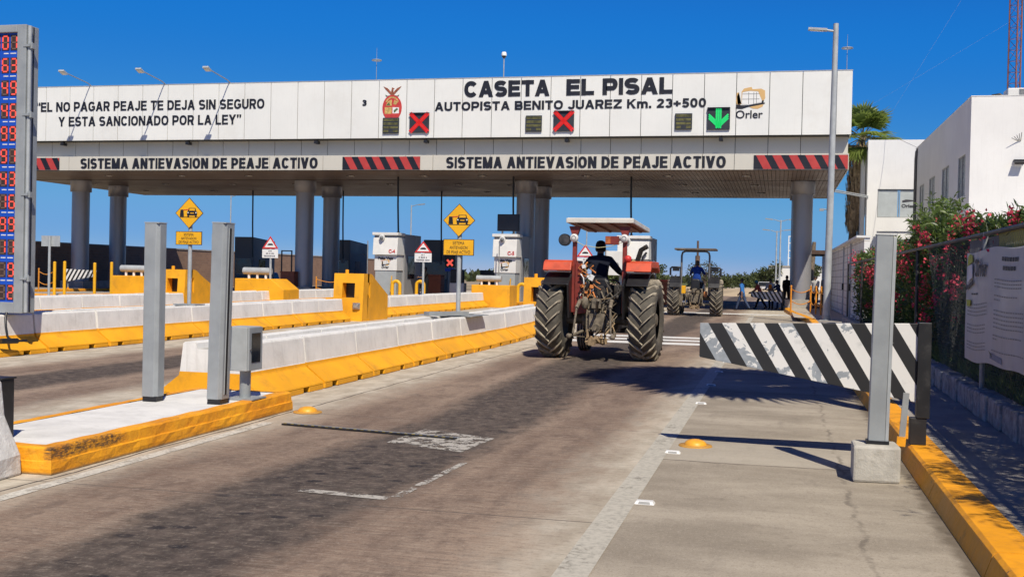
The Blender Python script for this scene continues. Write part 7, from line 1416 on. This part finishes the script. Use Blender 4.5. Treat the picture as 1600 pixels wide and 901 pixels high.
# ------------------------------------------------------------------ trees beyond the plaza
def tree(base, h, rw, n, label, mats, seed, leaf=0.42, trunk=True, squash=1.0, light=0.3, dens=1.0, group="trees beyond the plaza"):
    t = thing("tree", base, label, "tree", group); g = np.random.default_rng(seed); b = np.array(base); nb = 11
    ang = g.uniform(0, 6.28, nb); h, rw = h * 0.80, rw * 0.80; rad = rw * np.sqrt(g.random(nb)) * 0.75; cz = h * (0.40 + 0.48 * g.random(nb)); cen = np.stack([rad * np.cos(ang), rad * np.sin(ang), cz], 1); rr = rw * g.uniform(0.26, 0.50, nb)
    P_ = []; mi = []
    for i in range(nb):
        m = int(n / nb * dens); d = g.normal(size=(m, 3)); d /= np.linalg.norm(d, axis=1, keepdims=True); rrad = rr[i] * (g.random(m) ** 0.45) * (1 + 0.25 * np.sin(d[:, 0] * 5 + i) * np.sin(d[:, 2] * 4))
        P_.append(cen[i] + d * rrad[:, None] * np.array([1, 1, 0.8 * squash])); mi.append((g.random(m) < (light if i % 2 else light * 0.4)).astype(int))
    P_ = np.concatenate(P_) + b; mi = np.concatenate(mi); P_[:, 2] = np.maximum(P_[:, 2], b[2] + 0.15)
    leaf_mesh("crown", P_, g.normal(size=P_.shape), leaf * g.uniform(0.6, 1.3, len(P_)), leaf * 0.55, mats, mi, t, base)
    if trunk:
        q = MB(); q.tube([tuple(b), tuple(b + [0.1, 0, h * 0.3]), tuple(b + [0.05, 0, h * 0.6])], [0.05 * h, 0.038 * h, 0.015 * h], 7)
        for i in range(0, nb, 2): q.tube([tuple(b + [0.05, 0, h * 0.28]), tuple(b + (cen[i] * 0.6 + np.array([0, 0, h * 0.12]))), tuple(b + cen[i])], [0.025 * h, 0.015 * h, 0.006 * h], 5)
        q.build("trunk", trunk_m, t)
    return t
G_, Lt, Gy = [tree_leaf, tree_leaf_light], [tree_leaf_light, tree_leaf], [tree_leaf_grey, tree_leaf]
tree((-16.6, 120, 0), 3.3, 2.4, 1700, "bushy bright green tree between the two tractors", Lt, 1, 0.30)
tree((-14.0, 128, 0), 3.9, 2.4, 1800, "bright green tree just left of the far tractor", Lt, 2, 0.32)
tree((-7.6, 118, 0), 4.6, 2.6, 900, "sparse grey-green tree right of the far tractor", Gy, 3, 0.26)
tree((-8.5, 150, 0), 2.3, 3.4, 1500, "low dark tree behind the sparse grey-green one", G_, 4, 0.36)
tree((-4.9, 175, 0), 2.5, 4.0, 1500, "low spreading tree above the man in blue", G_, 5, 0.4)
tree((-3.0, 190, 0), 3.8, 2.6, 1400, "rounded dark tree above the far striped gate", G_, 6, 0.4)
tree((-1.3, 150, 0), 5.2, 2.6, 1300, "taller dark tree just left of the right-hand column lamps", G_, 7, 0.34)
tree((3.6, 135, 0), 5.6, 2.2, 1300, "green tree seen over the gate shelter", G_, 8, 0.32)
tree((-24.4, 100, 0), 3.3, 1.9, 1200, "small tree seen through the thin portal left of kiosk C-5", Lt, 9, 0.26)
tree((-29.6, 120, 0), 3.0, 2.2, 900, "small pale tree right of the dark booth by the diamond sign", Gy, 10, 0.3)
tree((-41, 170, 0), 4.0, 4.5, 1300, "dark tree far behind the C-4 lane", G_, 12, 0.42)
n = 5200; xs = nr.uniform(-120, 60, n); ys = nr.uniform(215, 330, n); zs = (0.6 + 1.0 * (0.5 + 0.5 * np.sin(xs * 0.22) * np.sin(xs * 0.071 + 1))) * nr.random(n) ** 0.8
tag(leaf_mesh("distant_woods", np.stack([xs, ys, zs], 1), nr.normal(size=(n, 3)), 2.0, 1.3, G_, (nr.random(n) < 0.25).astype(int), None, (0, 0, 0)), kind="stuff")
t = thing("dead_tree", (2.55, 90, 0.05), "bare dead tree stump standing behind the right-hand column", "tree")
q = MB(); q.tube([(2.45, 90, 0.05), (2.5, 90, 2.2), (2.62, 90, 3.6), (2.72, 90, 4.75)], [0.32, 0.26, 0.22, 0.14], 9); q.tube([(2.6, 90, 3.2), (2.25, 90, 4.0)], [0.12, 0.06], 7); q.build("trunk", bark_m, t)
